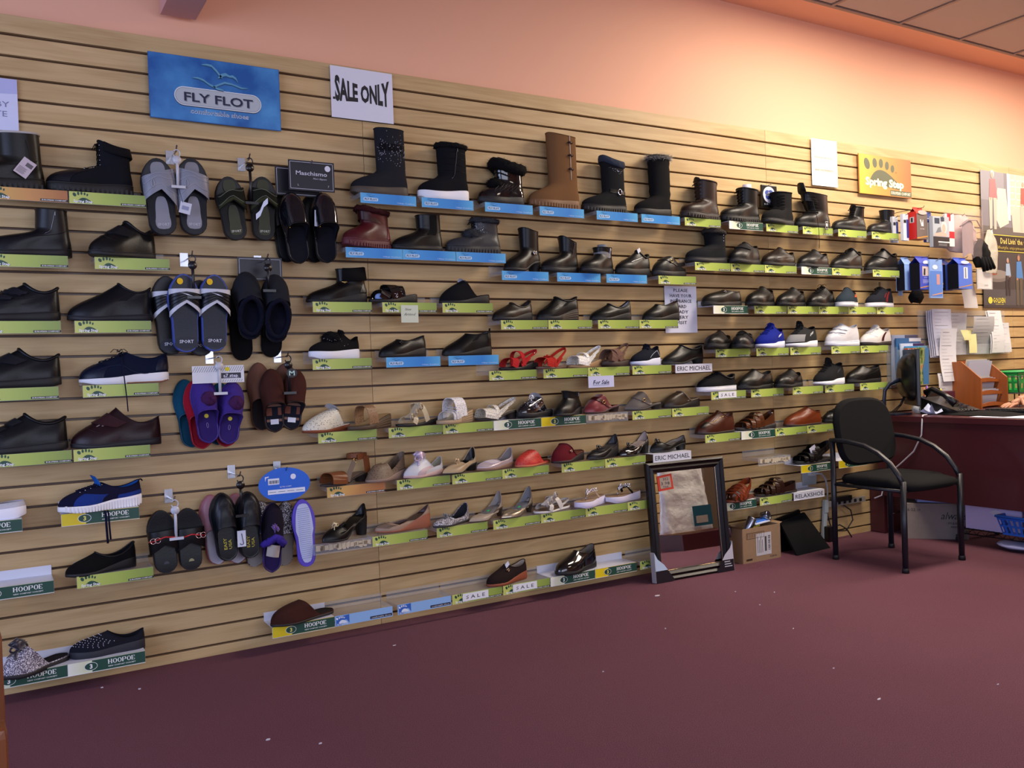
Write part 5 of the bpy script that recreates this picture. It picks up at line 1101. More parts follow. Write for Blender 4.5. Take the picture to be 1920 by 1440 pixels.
# 1 grey and black slides
t, b = tagroot('slide_sandals', .636, 1.947, 'black slide sandals with light grey straps and footpads, small white ticket')
hook(t, b, .636, 1.947, 1.90, 'c8c8cc', .15)
for X0, Z_, L, tl, s in ((.579, 1.769, .283, 3.7, 1), (.695, 1.777, .287, .4, -1)):
    e = slipper(t, b, X0, Z_, L, .118, .075, tl, .2, .06, 0, 'none', 'thick', 'leather 8a8c98', '12141c', '171922', 'z')
    footpad(e, L, .118, '8a8a92', x0=.50, x1=.93, txt='SPORT', tcol='b8b8c0', zz=.0345); footpad(e, L, .13, '85858c', x0=.05, x1=.26, zz=.0318)
    q = MB(); rows = []
    for i in range(13):
        u = i / 12; a = PI * u; y = -.058 * math.cos(a); sd = s * math.cos(a)
        x0 = -.5 * L + L * (.20 + .05 * sd); x1 = -.5 * L + L * (.47 - .04 * math.sin(a) + .22 * max(0, -sd) + .10 * max(0, sd))
        zz = .030 + .040 * math.sin(a) ** .7
        rows.append([Vector((x0 + (x1 - x0) * v, y, zz + .004 * math.sin(PI * v))) for v in (0, .1, .3, .5, .7, .9, 1)])
    q.mat(M('leather', '9a9ca8')); q.grid(rows); q.grid([[p - Vector((0, 0, .003)) for p in r_] for r_ in rows])
    r0 = [r_[0] for r_ in rows] + rows[-1][1:] + [r_[-1] for r_ in rows[::-1][1:]] + rows[0][::-1][1:-1]; q.grid([r0, [p - Vector((0, 0, .003)) for p in r0]], closev=True)
    q.mat(M('leather', 'c4c6d0'))
    for k in (1, 2, 4): q.tube([r_[k] + Vector((.004 * math.sin(i), 0, .001)) for i, r_ in enumerate(rows)], .0013, 4)
    q.tube([rows[4][3] + Vector((.014 * math.cos(a), .006 * math.sin(a), .003)) for a in [2 * PI * k / 12 for k in range(12)]], .0012, 4, closed=True)
    q.build('strap', None, e)
q = MB(); q.mat(M('paper', 'cfd2dc')); q.box((.02, -.155, -.225), (.040, .001, .042), ry=.22); q.mat(M('print', '8c92b0')); q.box((.02, -.1562, -.225), (.024, .0006, .014), ry=.22); q.mat(BK); q.tube([(.0, -.15, -.15), (.012, -.156, -.205)], .0008, 4); q.build('paper_ticket', None, t)
# 2 olive slides
t, b = tagroot('slide_sandals', .906, 1.944, 'black and olive green slide sandals with stitched straps')
hook(t, b, .906, 1.944, 1.86, '101012', .14)
for X0, Z_, L, tl, s in ((.840, 1.742, .243, 6.6, 1), (.960, 1.749, .248, -.2, -1)):
    e = slipper(t, b, X0, Z_, L, .106, .075, tl, .2, .06, 0, 'none', 'thick', 'leather 22241a', '101114', '131412', 'z')
    footpad(e, L, .106, '34371f', x0=.45, x1=.93, txt='SPORT', tcol='b8b8a8', zz=.0345); footpad(e, L, .12, '34371f', x0=.05, x1=.26, zz=.0318)
    q = MB(); rows = []
    for i in range(13):
        u = i / 12; a = PI * u; y = -.052 * math.cos(a); sd = s * math.cos(a)
        x0 = -.5 * L + L * (.24 + .05 * sd); x1 = -.5 * L + L * (.44 - .04 * math.sin(a) + .16 * max(0, -sd) + .10 * max(0, sd)); zz = .030 + .036 * math.sin(a) ** .7
        rows.append([Vector((x0 + (x1 - x0) * v, y, zz + .004 * math.sin(PI * v))) for v in (0, .1, .35, .65, .9, 1)])
    q.mat(M('suede', '1c1e14')); q.grid(rows); q.grid([[p - Vector((0, 0, .003)) for p in r_] for r_ in rows]); r0 = [r_[0] for r_ in rows] + rows[-1][1:] + [r_[-1] for r_ in rows[::-1][1:]] + rows[0][::-1][1:-1]; q.grid([r0, [p - Vector((0, 0, .003)) for p in r0]], closev=True)
    q.mat(M('suede', '3b3e26')); q.grid([[p + Vector((0, 0, .002)) for p in r_[3:5]] for r_ in rows]); q.mat(M('fabric', '8c9080'))
    for k in (1, 3): q.tube([r_[k] + Vector((.005 * math.sin(i * .9), 0, .0022)) for i, r_ in enumerate(rows)], .0010, 4)
    q.build('strap', None, e)
q = MB(); q.mat(M('paper', 'dcdfe8')); q.grid([[Vector((.035 + .022 * u, -.150 - .008 * u, -.195 + .03 * u - .022 * v + .01 * math.sin(u * 3))) for v in (0, 1)] for u in (-1, -.3, .3, 1)], smooth=False); q.build('paper_ticket', None, t)
# 3 black slippers with header card (front pair, second pair behind)
def header(t, b, X0, X1, Z0_, Z1, dep, draw):
    q = MB(); q.smooth = False; draw(q, X0 - b[0], X1 - b[0], Z0_ - b[2], Z1 - b[2], -dep); return q.build('header_card', None, t)
def dcard(q, x0, x1, z0, z1, y, text=True):
    q.mat(M('card', '131420')); q.box(((x0 + x1) / 2, y, (z0 + z1) / 2), (x1 - x0, .001, z1 - z0)); q.mat(M('print', 'c8cad8')); m_ = .006
    for a, b_, c, d in ((x0 + m_, z0 + m_, x1 - m_, z0 + m_ + .0015), (x0 + m_, z1 - m_ - .0015, x1 - m_, z1 - m_), (x0 + m_, z0 + m_, x0 + m_ + .0015, z1 - m_), (x1 - m_ - .0015, z0 + m_, x1 - m_, z1 - m_)): q.rect(a, b_, c, d, y - .0008)
    if text: q.text('Maschismo', x0 + .030, z0 + .062, .016, y - .001, w=.128, bold=.01); q.text("Men's Slippers", x0 + .10, z0 + .047, .007, y - .001, w=.055, shear=.3, res=1); q.text('L', x0 + .036, z0 + .018, .008, y - .001, res=1); q.text('7', x0 + .160, z0 + .018, .008, y - .001, res=1); q.mat(M('paper', 'd8dae6')); q.ell(x1 - .028, z1 - .026, .012, .012, y - .001, 0, 18)
t, b = tagroot('slippers', 1.164, 1.963, 'glossy black slippers hanging in front under dark printed header card')
hook(t, b, 1.150, 1.940, 1.9, dep=.145, clip=False)
header(t, b, 1.056, 1.245, 1.825, 1.945, .132, dcard)
for X0, Z_, L, tl in ((1.084, 1.680, .285, 6.4), (1.208, 1.687, .285, 1.6)):
    e = slipper(t, b, X0, Z_, L, .108, .088, tl, .46, .075, 0, 'mule', 'thin', 'patent 101117', '0d0e12', '12141e', 'folds,trim 08080a')
    q = MB(); q.mat(M('metal', 'b8862c')); q.box((.10 * L - .03, -.034, .050), (.012, .004, .003)); q.tube([(.10 * L - .036, -.036, .05), (.10 * L - .024, -.036, .05)], .0018, 5); q.build('gold_badge', None, e)
q = MB(); q.mat(M('paper', 'd8dae4')); q.box((.000, -.128, -.245), (.014, .002, .065), ry=.05); q.build('paper_ticket', None, t)
t, b = tagroot('slippers', 1.145, 1.955, 'second pair of black slippers mostly hidden behind the glossy pair')
header(t, b, 1.022, 1.212, 1.815, 1.930, .064, lambda *a: dcard(*a, text=False))
for X0, Z_, L, tl in ((1.060, 1.690, .28, 5), (1.18, 1.692, .28, 1.6)): slipper(t, b, X0, Z_, L, .104, .022, tl, .46, .030, 0, 'mule', 'thin', 'leather 0e0f12', '0d0e12', '12141a', 'z')
# 4 navy striped sport slides, front and back pair
def sport(t, b, items, dep, sc, uc, ic, txt):
    for X0, Z_, L, tl, s in items:
        e = slipper(t, b, X0, Z_, L, .112, dep, tl, .2, .06, 0, 'none', 'thick', 'leather 101828', sc, ic, 'z')
        if txt: footpad(e, L, .14, '1d2230', x0=.80, x1=.955, txt='SPORT', tcol='c8ccd8', zz=.0345)
        q = MB(); rows = []
        for i in range(15):
            u = i / 14; a = PI * u; y = -.056 * math.cos(a); sd = s * math.cos(a); x0 = -.5 * L + L * .20; x1 = -.5 * L + L * (.44 - .06 * math.sin(a) + .12 * max(0, sd) + .12 * max(0, -sd)); zz = .030 + .040 * math.sin(a) ** .65
            rows.append([Vector((x0 + (x1 - x0) * v, y, zz + .003 * math.sin(PI * v))) for v in (0, .2, .8, 1)])
        for k, mt in ((0, M('leather', 'e8eaf2')), (1, M('leather', uc)), (2, M('leather', 'e8eaf2'))): q.mat(mt); q.grid([r_[k:k + 2] for r_ in rows])
        q.mat(M('leather', uc)); q.grid([[p - Vector((0, 0, .003)) for p in r_] for r_ in rows]); r0 = [r_[0] for r_ in rows] + rows[-1][1:] + [r_[-1] for r_ in rows[::-1][1:]] + rows[0][::-1][1:-1]; q.grid([r0, [p - Vector((0, 0, .003)) for p in r0]], closev=True)
        for v in (1.25, 1.5, 1.75): q.tube([r_[1].lerp(r_[2], v - 1) + Vector((0, 0, .001)) for r_ in rows], .0016, 4)
        q.mat(M('print', 'c8ccd8')); c = rows[7][1].lerp(rows[7][2], .25); q.add([c + Vector((a_, b_, .0035)) for a_, b_ in ((-.003, -.022), (.002, .004), (.010, .022), (.006, .002), (.003, -.004))], [(0, 1, 2, 3, 4)], False)
        q.build('strap', None, e)
t, b = tagroot('slide_sandals', .675, 1.553, 'navy sport slides with white stripes and yellow dots, hanging in front')
hook(t, b, .672, 1.556, 1.49, '1a1c24', .17)
sport(t, b, ((.645, 1.335, .292, 0, 1), (.752, 1.336, .290, -2.2, -1)), .098, '3c4f9c', '11131c', '1b2132', True)
for x in (-.045, .062): q = MB(); q.mat(M('paper', 'f0c020')); q.ell(x, -.10, .011, .012, -.1345); q.build('yellow_sticker', None, t)
t, b = tagroot('slide_sandals', .640, 1.545, 'black sport slides with white stripes, mostly hidden behind the navy pair')
sport(t, b, ((.600, 1.332, .296, 2.5, 1), (.715, 1.322, .290, -1, -1)), .022, '0c0d12', '0c0d12', '101218', True)
# 5 charcoal slippers with navy fleece, front and back pair
t, b = tagroot('slippers', .949, 1.549, 'charcoal ribbed slippers with dark navy fleece lining, hanging in front')
hook(t, b, .955, 1.556, 1.52, '101012', .16)
for X0, Z_, L, tl in ((.887, 1.367, .265, 3.2), (.995, 1.357, .270, 0)):
    e = slipper(t, b, X0, Z_, L, .112, .085, tl, .40, .070, 0, 'mule', 'thin', 'mesh 23252b', '0c0d12', '0b0e20', 'z')
    q = MB(); rr = random.Random(8)
    pts = [Vector((-.5 * L + L * (.40 + .52 * (1 - math.cos(a)) / 2), .043 * math.sin(a), .018 + .050 * max(0, math.cos(a) * .5 + .5) ** 1.5)) for a in [2 * PI * k / 24 for k in range(24)]]
    q.tube(pts, .011, 8, closed=True)
    for i, v in enumerate(q.v): q.v[i] = tuple(Vector(v) + Vector((rr.uniform(-1, 1), rr.uniform(-1, 1), rr.uniform(-1, 1))) * .0022)
    q.build('fleece_trim', M('plush', '0b0e22'), e)
t, b = tagroot('slippers', .940, 1.540, 'black slippers with dark fleece, hanging behind the charcoal ribbed pair')
header(t, b, .862, 1.038, 1.47, 1.562, .055, lambda *a: dcard(*a, text=False))
for X0, Z_, L, tl in ((.871, 1.305, .30, 1.1), (1.000, 1.312, .295, -5.6)): slipper(t, b, X0, Z_, L, .108, .020, tl, .45, .030, 0, 'mule', 'thin', 'suede 0b0b0e', '0a0a0c', '08080c', 'z')
# 6 plush slippers: purple, red, teal
def plushpair(t, b, items, dep, uc, ic, pom, dots):
    for X0, Z_, L, tl in items:
        e = slipper(t, b, X0, Z_, L, .098, dep, tl, .50, .066 if pom else .03, 0, 'mule', 'thin', 'plush ' + uc, uc, ic, 'trim ' + uc)
        if pom:
            q = MB(); rr = random.Random(3); c = Vector((-.16 * L, .008, .062))
            q.ball(c, .024, 14, 10, (1.1, 1.1, .6))
            for i, v in enumerate(q.v): q.v[i] = tuple(Vector(v) + (Vector(v) - c).normalized() * rr.uniform(-.001, .004))
            q.build('pompom', M('plush', '4a2350'), e)
        if dots:
            q = MB(); q.mat(M('paper', 'e0d040')); q.add([(.10 * L + .008 * math.cos(a), .008 * math.sin(a), .0145) for a in [2 * PI * k / 14 for k in range(14)]], [tuple(range(14))], False); q.mat(M('print', '9a88b8')); q.tube([(.24 * L + .010 * math.cos(a), .0035 * math.sin(a), .014) for a in [2 * PI * k / 10 for k in range(10)]], .0008, 4, closed=True); q.build('price_sticker', None, e)
t, b = tagroot('slippers', .752, 1.170, 'purple plush slippers with pompoms under striped white header card')
hook(t, b, .752, 1.178, 1.13, 'c4c6cc', .175)
def ecard(q, x0, x1, z0, z1, y):
    q.mat(M('card', 'd9dade')); q.box(((x0 + x1) / 2, y, (z0 + z1) / 2), (x1 - x0, .001, z1 - z0)); q.mat(M('print', '6e6f78')); n = 22
    for i in range(n): a = x0 + (x1 - x0 - .014) * i / (n - 1); q.poly([(a, z1 - .024), (a + .002, z1 - .024), (a + .014, z1 - .003), (a + .012, z1 - .003)], y - .0008)
    for i in range(9): a = x0 + .108 + .0085 * i; q.poly([(a, z0 + .003), (a + .002, z0 + .003), (a + .008, z0 + .012), (a + .006, z0 + .012)], y - .0008)
    q.mat(M('print', '16142c')); q.rect(x0 + .102, z0 + .016, x1 - .012, z0 + .037, y - .001); q.mat(M('print', 'd8d8e8')); q.text('e7 step', x0 + .112, z0 + .021, .012, y - .0014, w=.055, bold=.02, res=1); q.rect(x0 + .112, z0 + .0185, x1 - .02, z0 + .0195, y - .0014)
    q.mat(M('paper', 'dccc30')); q.ell(x0 + .128, z1 - .014, .009, .008, y - .0012)
header(t, b, .655, .845, 1.070, 1.135, .158, ecard)
plushpair(t, b, ((.706, .972, .255, 4.7), (.798, .955, .240, -6.9)), .105, '46308a', '38276c', True, True)
t, b = tagroot('slippers', .745, 1.165, 'red plush slippers peeking out behind the purple pair')
plushpair(t, b, ((.690, .952, .262, 5), (.800, .945, .245, -7)), .058, 'a8142c', '8c1024', False, False)
t, b = tagroot('slippers', .738, 1.160, 'teal plush slippers hanging rearmost behind the red pair')
plushpair(t, b, ((.660, .958, .262, 5), (.775, .950, .24, -5)), .014, '12506e', '10445c', False, False)
# 7 brown suede slippers
t, b = tagroot('slippers', 1.013, 1.150, 'brown suede slippers with plaid footbed and round size marker')
hook(t, b, 1.020, 1.176, 1.12, '18181a', .16)
q = MB(); q.mat(M('print', '15171a')); q.ell(.015, -.052, .022, .018, -.166, 0, 20); q.mat(M('print', 'b8d8cc')); q.text('M', .004, -.061, .018, -.1665, w=.022, bold=.02); q.build('size_marker', None, t)
for X0, Z_, L, tl in ((.968, .993, .250, 1.6), (1.050, .993, .242, -7.8)):
    e = slipper(t, b, X0, Z_, L, .098, .088, tl, .53, .066, 0, 'mule', 'thin', 'suede 48241c', '2a1a18', '1a1c28', 'trim 2e1a16')
    q = MB(); rr = random.Random(4)
    for mt, l_ in ((M('fabric', '7a4a3c'), ((.12, .24, -.03, -.008), (.12, .24, .016, .03))), (M('fabric', '8c6a5c'), ((.04, .10, -.036, .036), (.30, .34, -.03, .03)))):
        q.mat(mt)
        for a, c, d, f_ in l_: q.add([(a * L, d, .0140), (c * L, d, .0140), (c * L, f_, .0140), (a * L, f_, .0140)], [(0, 1, 2, 3)], False)
    q.mat(M('paper', 'd8dce6')); q.add([(.30 * L, -.016, .016), (.38 * L, -.016, .016), (.38 * L, .016, .016), (.30 * L, .016, .016)], [(0, 1, 2, 3)], False); q.build('plaid_footbed', None, e)
t, b = tagroot('slippers', 1.005, 1.145, 'tan slippers, only pale toes showing behind the brown suede pair')
for X0, Z_, L, tl in ((.935, 1.010, .27, 1.6), (1.035, 1.010, .26, -4)): slipper(t, b, X0, Z_, L, .100, .026, tl, .53, .045, 0, 'mule', 'thin', 'suede 7a5444', '5a4038', '2a2428', 'z')
# 8 black slides with red stripe
t, b = tagroot('slide_sandals', .584, .645, 'black slide sandals with red stripe and silver rings')
hook(t, b, .580, .650, .60, 'c4c8d4', .14)
for X0, Z_, L, tl, s in ((.542, .486, .233, 4.4, 1), (.634, .484, .232, 2, -1)):
    e = slipper(t, b, X0, Z_, L, .100, .06, tl, .2, .06, 0, 'none', 'plat', 'leather 0e0e10', '101116', '15171c', 'z')
    q = MB(); rows = []
    for i in range(15):
        u = i / 14; a = PI * u; y = -.054 * math.cos(a); x0 = -.5 * L + L * .30; x1 = -.5 * L + L * (.52 + .14 * abs(math.cos(a))); zz = .036 + .040 * math.sin(a) ** .65
        rows.append([Vector((x0 + (x1 - x0) * v, y, zz + .003 * math.sin(PI * v))) for v in (0, .3, .6, 1)])
    q.mat(M('leather', '0f0f12')); q.grid(rows); q.grid([[p - Vector((0, 0, .003)) for p in r_] for r_ in rows]); r0 = [r_[0] for r_ in rows] + rows[-1][1:] + [r_[-1] for r_ in rows[::-1][1:]] + rows[0][::-1][1:-1]; q.grid([r0, [p - Vector((0, 0, .003)) for p in r0]], closev=True)
    q.mat(M('patent', 'b81a20')); q.tube([r_[1].lerp(r_[2], .4) + Vector((0, 0, .0015)) for r_ in rows], .0028, 5, flat=.6); q.build('strap', None, e)
    q = MB(); c = rows[7 - s * 3][1].lerp(rows[7 - s * 3][2], .4) + Vector((0, 0, .004))
    for d in (-.008, .008): q.tube([c + Vector((.010 * math.cos(a), d + .010 * math.sin(a), .001)) for a in [2 * PI * k / 14 for k in range(14)]], .0018, 5, closed=True)
    q.build('metal_rings', M('metal', 'c8a8a4'), e)
    q = MB(); q.mat(M('print', '9a9468' if s < 0 else '3a3e48')); q.add([(.36 * L + .012 * math.cos(a), .010 * math.sin(a), .0405) for a in [2 * PI * k / 14 for k in range(14)]], [tuple(range(14))], False); q.build('heel_mark', None, e)
# 9 black massage slippers and pink pair behind
t, b = tagroot('slippers', .807, .715, 'black leather slippers with gold printed footbeds and white hook tag')
hook(t, b, .818, .722, .66, '141416', .155)
for X0, Z_, L, tl in ((.762, .517, .262, 4.1), (.853, .514, .257, .4)):
    e = slipper(t, b, X0, Z_, L, .096, .082, tl, .48, .068, 0, 'mule', 'thick', 'leather 14171e', '14171c', '15181c', 'folds')
    q = MB(); q.mat(M('print', 'b0a438')); V, F = glyphs('EASY', .03, 1); V2, F2 = glyphs('USA', .03, 1)
    for V_, F_, yo in ((V, F, -.002), (V2, F2, .016)): q.add([(.16 * L + .045 - a * .020, yo - b_ * .016, .0345) for a, b_ in V_], F_, False)
    q.build('gold_print', None, e)
q = MB(); q.mat(M('paper', 'd4d8e4')); q.box((.008, -.142, -.245), (.032, .001, .062)); q.mat(M('print', '1c2048')); q.tube([(.008 + .006 * math.cos(a), -.1432, -.262 + .006 * math.sin(a)) for a in [PI + PI * k / 8 for k in range(9)]] + [(.014 - .006, -.1432, -.225)], .0014, 5); q.build('hook_tag', None, t)
t, b = tagroot('slippers', .795, .705, 'pink and white slippers hanging behind the gold printed pair')
for X0, Z_, L, tl in ((.735, .502, .270, 4.5), (.820, .497, .271, -1.3)): slipper(t, b, X0, Z_, L, .096, .024, tl, .48, .045, 0, 'mule', 'thick', 'leather b8808c', 'a8606c', 'c0bcc8', 'z')
# 10 purple knit slippers under the oval card, one turned sole out
t, b = tagroot('slippers', 1.007, .713, 'purple knit slippers under blue oval card, one showing its white sole')
hook(t, b, 1.000, .722, .7, dep=.145, clip=False)
q = MB(); q.smooth = False; q.mat(M('card', '1262d2')); q.ell(-.015, -.052, .103, .066, -.131, 0, 40); q.ell(-.015, -.052, .103, .066, -.130, 0, 40)
q.mat(M('print', 'dfe6f4')); q.rect(-.080, -.050, -.036, -.026, -.1318); q.rect(-.082, -.088, .066, -.070, -.1318); q.ell(.020, -.024, .011, .011, -.1318); q.text('NUTRI COMFY', -.034, -.064, .0055, -.1318, w=.046, res=1); q.poly([(-.092, -.018), (-.076, -.016), (-.077, -.020), (-.087, -.022), (-.091, -.036)], -.1318)
q.mat(BK)
for i in range(11): q.rect(-.077 + .0036 * i, -.046, -.077 + .0036 * i + (.0022 if i % 3 else .0010), -.033, -.1324)
for i in range(4): q.rect(-.078 + .036 * i, -.080, -.050 + .036 * i, -.0785, -.1324)
q.build('oval_card', None, t)
e = slipper(t, b, .945, .452, .272, .090, .085, -3.1, .48, .062, 0, 'mule', 'thin', 'mesh 1c1424', '40307e', '2a1c50', 'trim 3a2a60,bow 6a3a9a')
q = MB(); rr = random.Random(6); pts = [Vector((-.5 * .272 + .272 * (.47 + .12 * abs(s_)), .040 * s_, .062 - .036 * abs(s_) ** 2)) for s_ in [-1 + 2 * k / 14 for k in range(15)]]; q.tube(pts, .016, 8)
for i, v in enumerate(q.v): q.v[i] = tuple(Vector(v) + Vector((rr.uniform(-1, 1), rr.uniform(-1, 1), rr.uniform(-1, 1))) * .004)
q.build('fur_trim', M('plush', '43329c'), e)
q = MB(); q.grid([[Vector((.02 + .05 * u + .01 * v, -.026 + .05 * v, .040 + .016 * math.sin(PI * v) - .02 * u)) for v in (0, .25, .5, .75, 1)] for u in (0, .5, 1)]); q.build('tissue_filling', M('paper', 'b8b0a8'), e)
e = slipper(t, b, 1.072, .455, .272, .094, .110, 3.1, .48, .058, 0, 'mule', 'thin', 'mesh 2a2044', '5a48c0', '2a1c50', 'z', flip=True)
q = MB(); P = []
for i in range(30):
    a = 2 * PI * i / 30; tq = (1 - math.cos(a)) / 2; P.append(((tq - .5) * .272 * .88, (.036 if tq < .5 else .029) * math.copysign(abs(math.sin(a)) ** .6, math.sin(a)), -.0018))
q.mat(M('rubber', 'bcc6e4')); q.add(P, [tuple(range(30))], False); q.mat(M('rubber', '98a4cc'))
for k in range(26): x = -.10 + .008 * k; q.tube([(x, -.024, -.0022), (x, .024, -.0022)], .0009, 4)
q.build('ridged_outsole', None, e)
t, b = tagroot('slippers', .995, .705, 'black glittery knit slippers rearmost under the blue oval card')
for X0, Z_, L, tl in ((.905, .462, .262, -9), (1.015, .450, .26, -3.3)): slipper(t, b, X0, Z_, L, .088, .022, tl, .48, .045, 0, 'mule', 'thin', 'glitter 101014', '101012', '9a948e', 'z')
# ------------------------------------------------------------------ signs on the wall
def sign(name, X0, X1, Z0_, Z1, y, draw, label, cat='sign', group=None, th=.003, curl=0):
    t = empty(name, (X0, 0, Z0_)); tag(t, label, cat, group); q = MB(); q.smooth = False
    draw(q, X1 - X0, Z1 - Z0_, -y); q.build('printed_face' if th > .001 else 'sheet', None, t); return t
def fly(q, w, h, y):
    q.mat(M('card', '1c60a8')); q.box((w / 2, y + .004, h / 2), (w, .006, h))
    sky = ['1f66b0', '2a74bc', '1d5ea6', '3a86cc']
    mt = skyprint(); q.mat(mt); q.rect(.002, .002, w - .002, h - .002, y)
    def pill(x0, x1, zc, r, yy, mt): q.mat(mt); q.poly([(x1 + r * math.cos(a), zc + r * math.sin(a)) for a in [-PI / 2 + PI * i / 12 for i in range(13)]] + [(x0 + r * math.cos(a), zc + r * math.sin(a)) for a in [PI / 2 + PI * i / 12 for i in range(13)]], yy)
    pill(.125, .385, .092, .036, y - .0006, M('print', '1c2c40')); pill(.125, .385, .095, .036, y - .0010, M('print', 'dfe3e6')); pill(.125, .385, .095, .0325, y - .0014, M('print', '6e7c88')); pill(.125, .385, .095, .031, y - .0018, M('print', 'b4bcc0'))
    q.mat(M('print', '8a9298')); q.text('FLY FLOT', .128, .074, .033, y - .0022, w=.262, bold=.02, res=3); q.mat(M('print', '1a1c3c')); q.text('FLY FLOT', .125, .077, .033, y - .0026, w=.262, bold=.02, res=3)
    q.mat(M('print', 'f0f2f4')); q.text('comfortable shoes', .145, .032, .017, y - .001, w=.225, bold=.03, res=2); q.mat(M('print', '35648c')); q.text('comfortable shoes', .145, .0325, .0165, y - .0014, w=.225, bold=.0, res=2)
    d1, d2 = M('print', '1a4a70'), M('print', '5a9ab8')
    for mt, o in ((d1, 0), (d2, .0022)):
        q.mat(mt); yy = y - .001 - o * .3; k = 1 if o == 0 else .72
        def strip(P, wd):
            for (x0, z0, w0), (x1, z1, w1) in zip(P, P[1:]): q.poly([(x0, z0 - w0 * k + o), (x1, z1 - w1 * k + o), (x1, z1 + w1 * k + o), (x0, z0 + w0 * k + o)], yy)
        strip([(.195, .222, .002), (.215, .224, .005), (.232, .222, .006), (.250, .205, .008), (.262, .190, .008), (.272, .180, .004)], 1)
        strip([(.255, .178, .003), (.268, .190, .009), (.285, .196, .008), (.300, .190, .005), (.312, .192, .007), (.325, .184, .006), (.332, .170, .002)], 1)
        strip([(.160, .167, .002), (.180, .168, .0045), (.200, .162, .005), (.222, .148, .005), (.240, .142, .006), (.258, .152, .005), (.280, .163, .0055), (.310, .160, .004), (.345, .150, .004), (.370, .152, .001)], 1)
        strip([(.235, .144, .002), (.250, .136, .006), (.275, .132, .003)], 1)
def skyprint():
    if 'sky' in MC: return MC['sky']
    mt, nt, b_ = newmat('sky_print'); MC['sky'] = mt; tc = nt.nodes.new('ShaderNodeTexCoord'); n = nt.nodes.new('ShaderNodeTexNoise'); n.inputs['Scale'].default_value = 7; n.inputs['Detail'].default_value = 4; r = nt.nodes.new('ShaderNodeValToRGB'); e = r.color_ramp.elements
    e[0].position = .35; e[0].color = (*lin('17589f'), 1); e[1].position = .75; e[1].color = (*lin('4f9ad4'), 1); nt.links.new(tc.outputs['Object'], n.inputs['Vector']); nt.links.new(n.outputs['Fac'], r.inputs[0]); nt.links.new(r.outputs[0], b_.inputs['Base Color']); b_.inputs['Roughness'].default_value = .35; return mt
sign('shop_sign', .567, 1.065, 2.082, 2.330, .030, fly, 'large blue sky sign with two birds above a grey name plate')
def saleonly(q, w, h, y):
    q.mat(M('paper', 'dfe1ec')); q.box((w / 2, y + .001, h / 2), (w, .001, h)); q.mat(M('print', '1c1c22'))
    q.text('SALE ONLY', .018, .075, .105, y, w=w - .034, bold=.042, res=2, warp=lambda u, v: .05 * math.sin(PI * u) * 1.0 + v * (1 - .36 * math.sin(PI * u))); q.rect(.008, .076, .018, .086, y)
sign('paper_notice', 1.288, 1.569, 2.171, 2.388, .012, saleonly, 'white paper sheet with warped black SALE ONLY lettering')
def lines(q, w, h, y):
    q.mat(M('paper', 'eeeef0')); q.box((w / 2, y + .001, h / 2), (w, .001, h)); rr = random.Random(2)
    for i, (z, wd, c, s_) in enumerate(((.235, .11, '9a9a9c', 'please sign'), (.215, .085, 'a2a2a4', 'address'), (.195, .09, '9c9c9e', 'telephone'), (.165, .15, '6e6a60', 'insurance'), (.142, .07, 'a4a4a6', 'date'), (.118, .105, '9a9a9c', 'time please'), (.088, .16, '3a3834', 'APPOINTMENTS'))):
        if i in (3, 6): q.mat(M('print', 'd8d0c0')); q.rect(.024, z - .006, .036 + wd, z + .016, y - .0002)
        q.mat(M('print', c)); q.text(s_, .026, z, .010, y - .0005, w=wd, res=1)
sign('paper_notice', 4.237, 4.463, 2.112, 2.389, .012, lines, 'tall white printed notice left of the orange footprint sign')
def ssign(q, w, h, y):
    q.mat(M('card', 'c88448')); q.box((w / 2, y + .004, h / 2), (w, .006, h)); q.mat(grad('orange_sign', [(0, 'e4bc40'), (.18, 'd09c4c'), (.5, 'b06c3e')])); q.rect(.001, .001, w - .001, h - .001, y)
    gm = M('print', '5c6048'); q.mat(gm)
    for x, z, a, b_, r in ((.075, .188, .026, .036, .45), (.150, .198, .021, .030, .1), (.210, .200, .020, .029, 0), (.268, .190, .019, .027, -.1), (.322, .175, .018, .024, -.15)): q.ell(x, z, a, b_ * 1.0, y - .0004, r, 24)
    P = [(.095 + .30 * i / 20, .075 + .088 * math.sin(PI * (i / 20) ** .72) * (1 - .12 * i / 20)) for i in range(21)]; q.poly(P + [(.40, .045), (.10, .070)], y - .0004)
    q.mat(M('print', 'f6efb0')); q.text('Spring Step', .055, .058, .046, y - .001, w=.375, bold=.05, res=2, tilt=.0); q.mat(M('print', 'fcfae8')); q.text('Spring Step', .057, .060, .044, y - .0014, w=.370, bold=.02, res=2); q.mat(gm); q.rect(.295, .006, w - .004, .040, y - .0004); q.mat(M('print', 'e8e4cc')); q.text('EUROPEAN COMFORT', .302, .015, .018, y - .001, w=.195, bold=.03, res=1); q.mat(gm); q.text('TM', .345, .148, .010, y - .001, res=1)
sign('shop_sign', 4.649, 5.158, 2.091, 2.336, .022, ssign, 'orange sign with large dark green footprint logo near the top')
def please(q, w, h, y):
    P = []; 
    q.mat(M('paper', 'dcdff0')); q.box((w / 2, y + .001, h / 2), (w, .0008, h)); q.mat(M('print', '2c2e3a'))
    for i, (s_, wd) in enumerate((('PLEASE', .098), ('HAVE YOUR', .152), ('INSURANCE', .148), ('CARD', .078), ('READY', .10), ('EVERY', .098), ('VISIT', .075))): q.text(s_, w / 2 + .0, h - .031 - .0285 * i, .017, y - .0005, w=wd, bold=.01, res=1, cx=True)
sign('paper_notice', 3.074, 3.297, 1.246, 1.494, .010, please, 'white paper notice asking please have your insurance card ready')
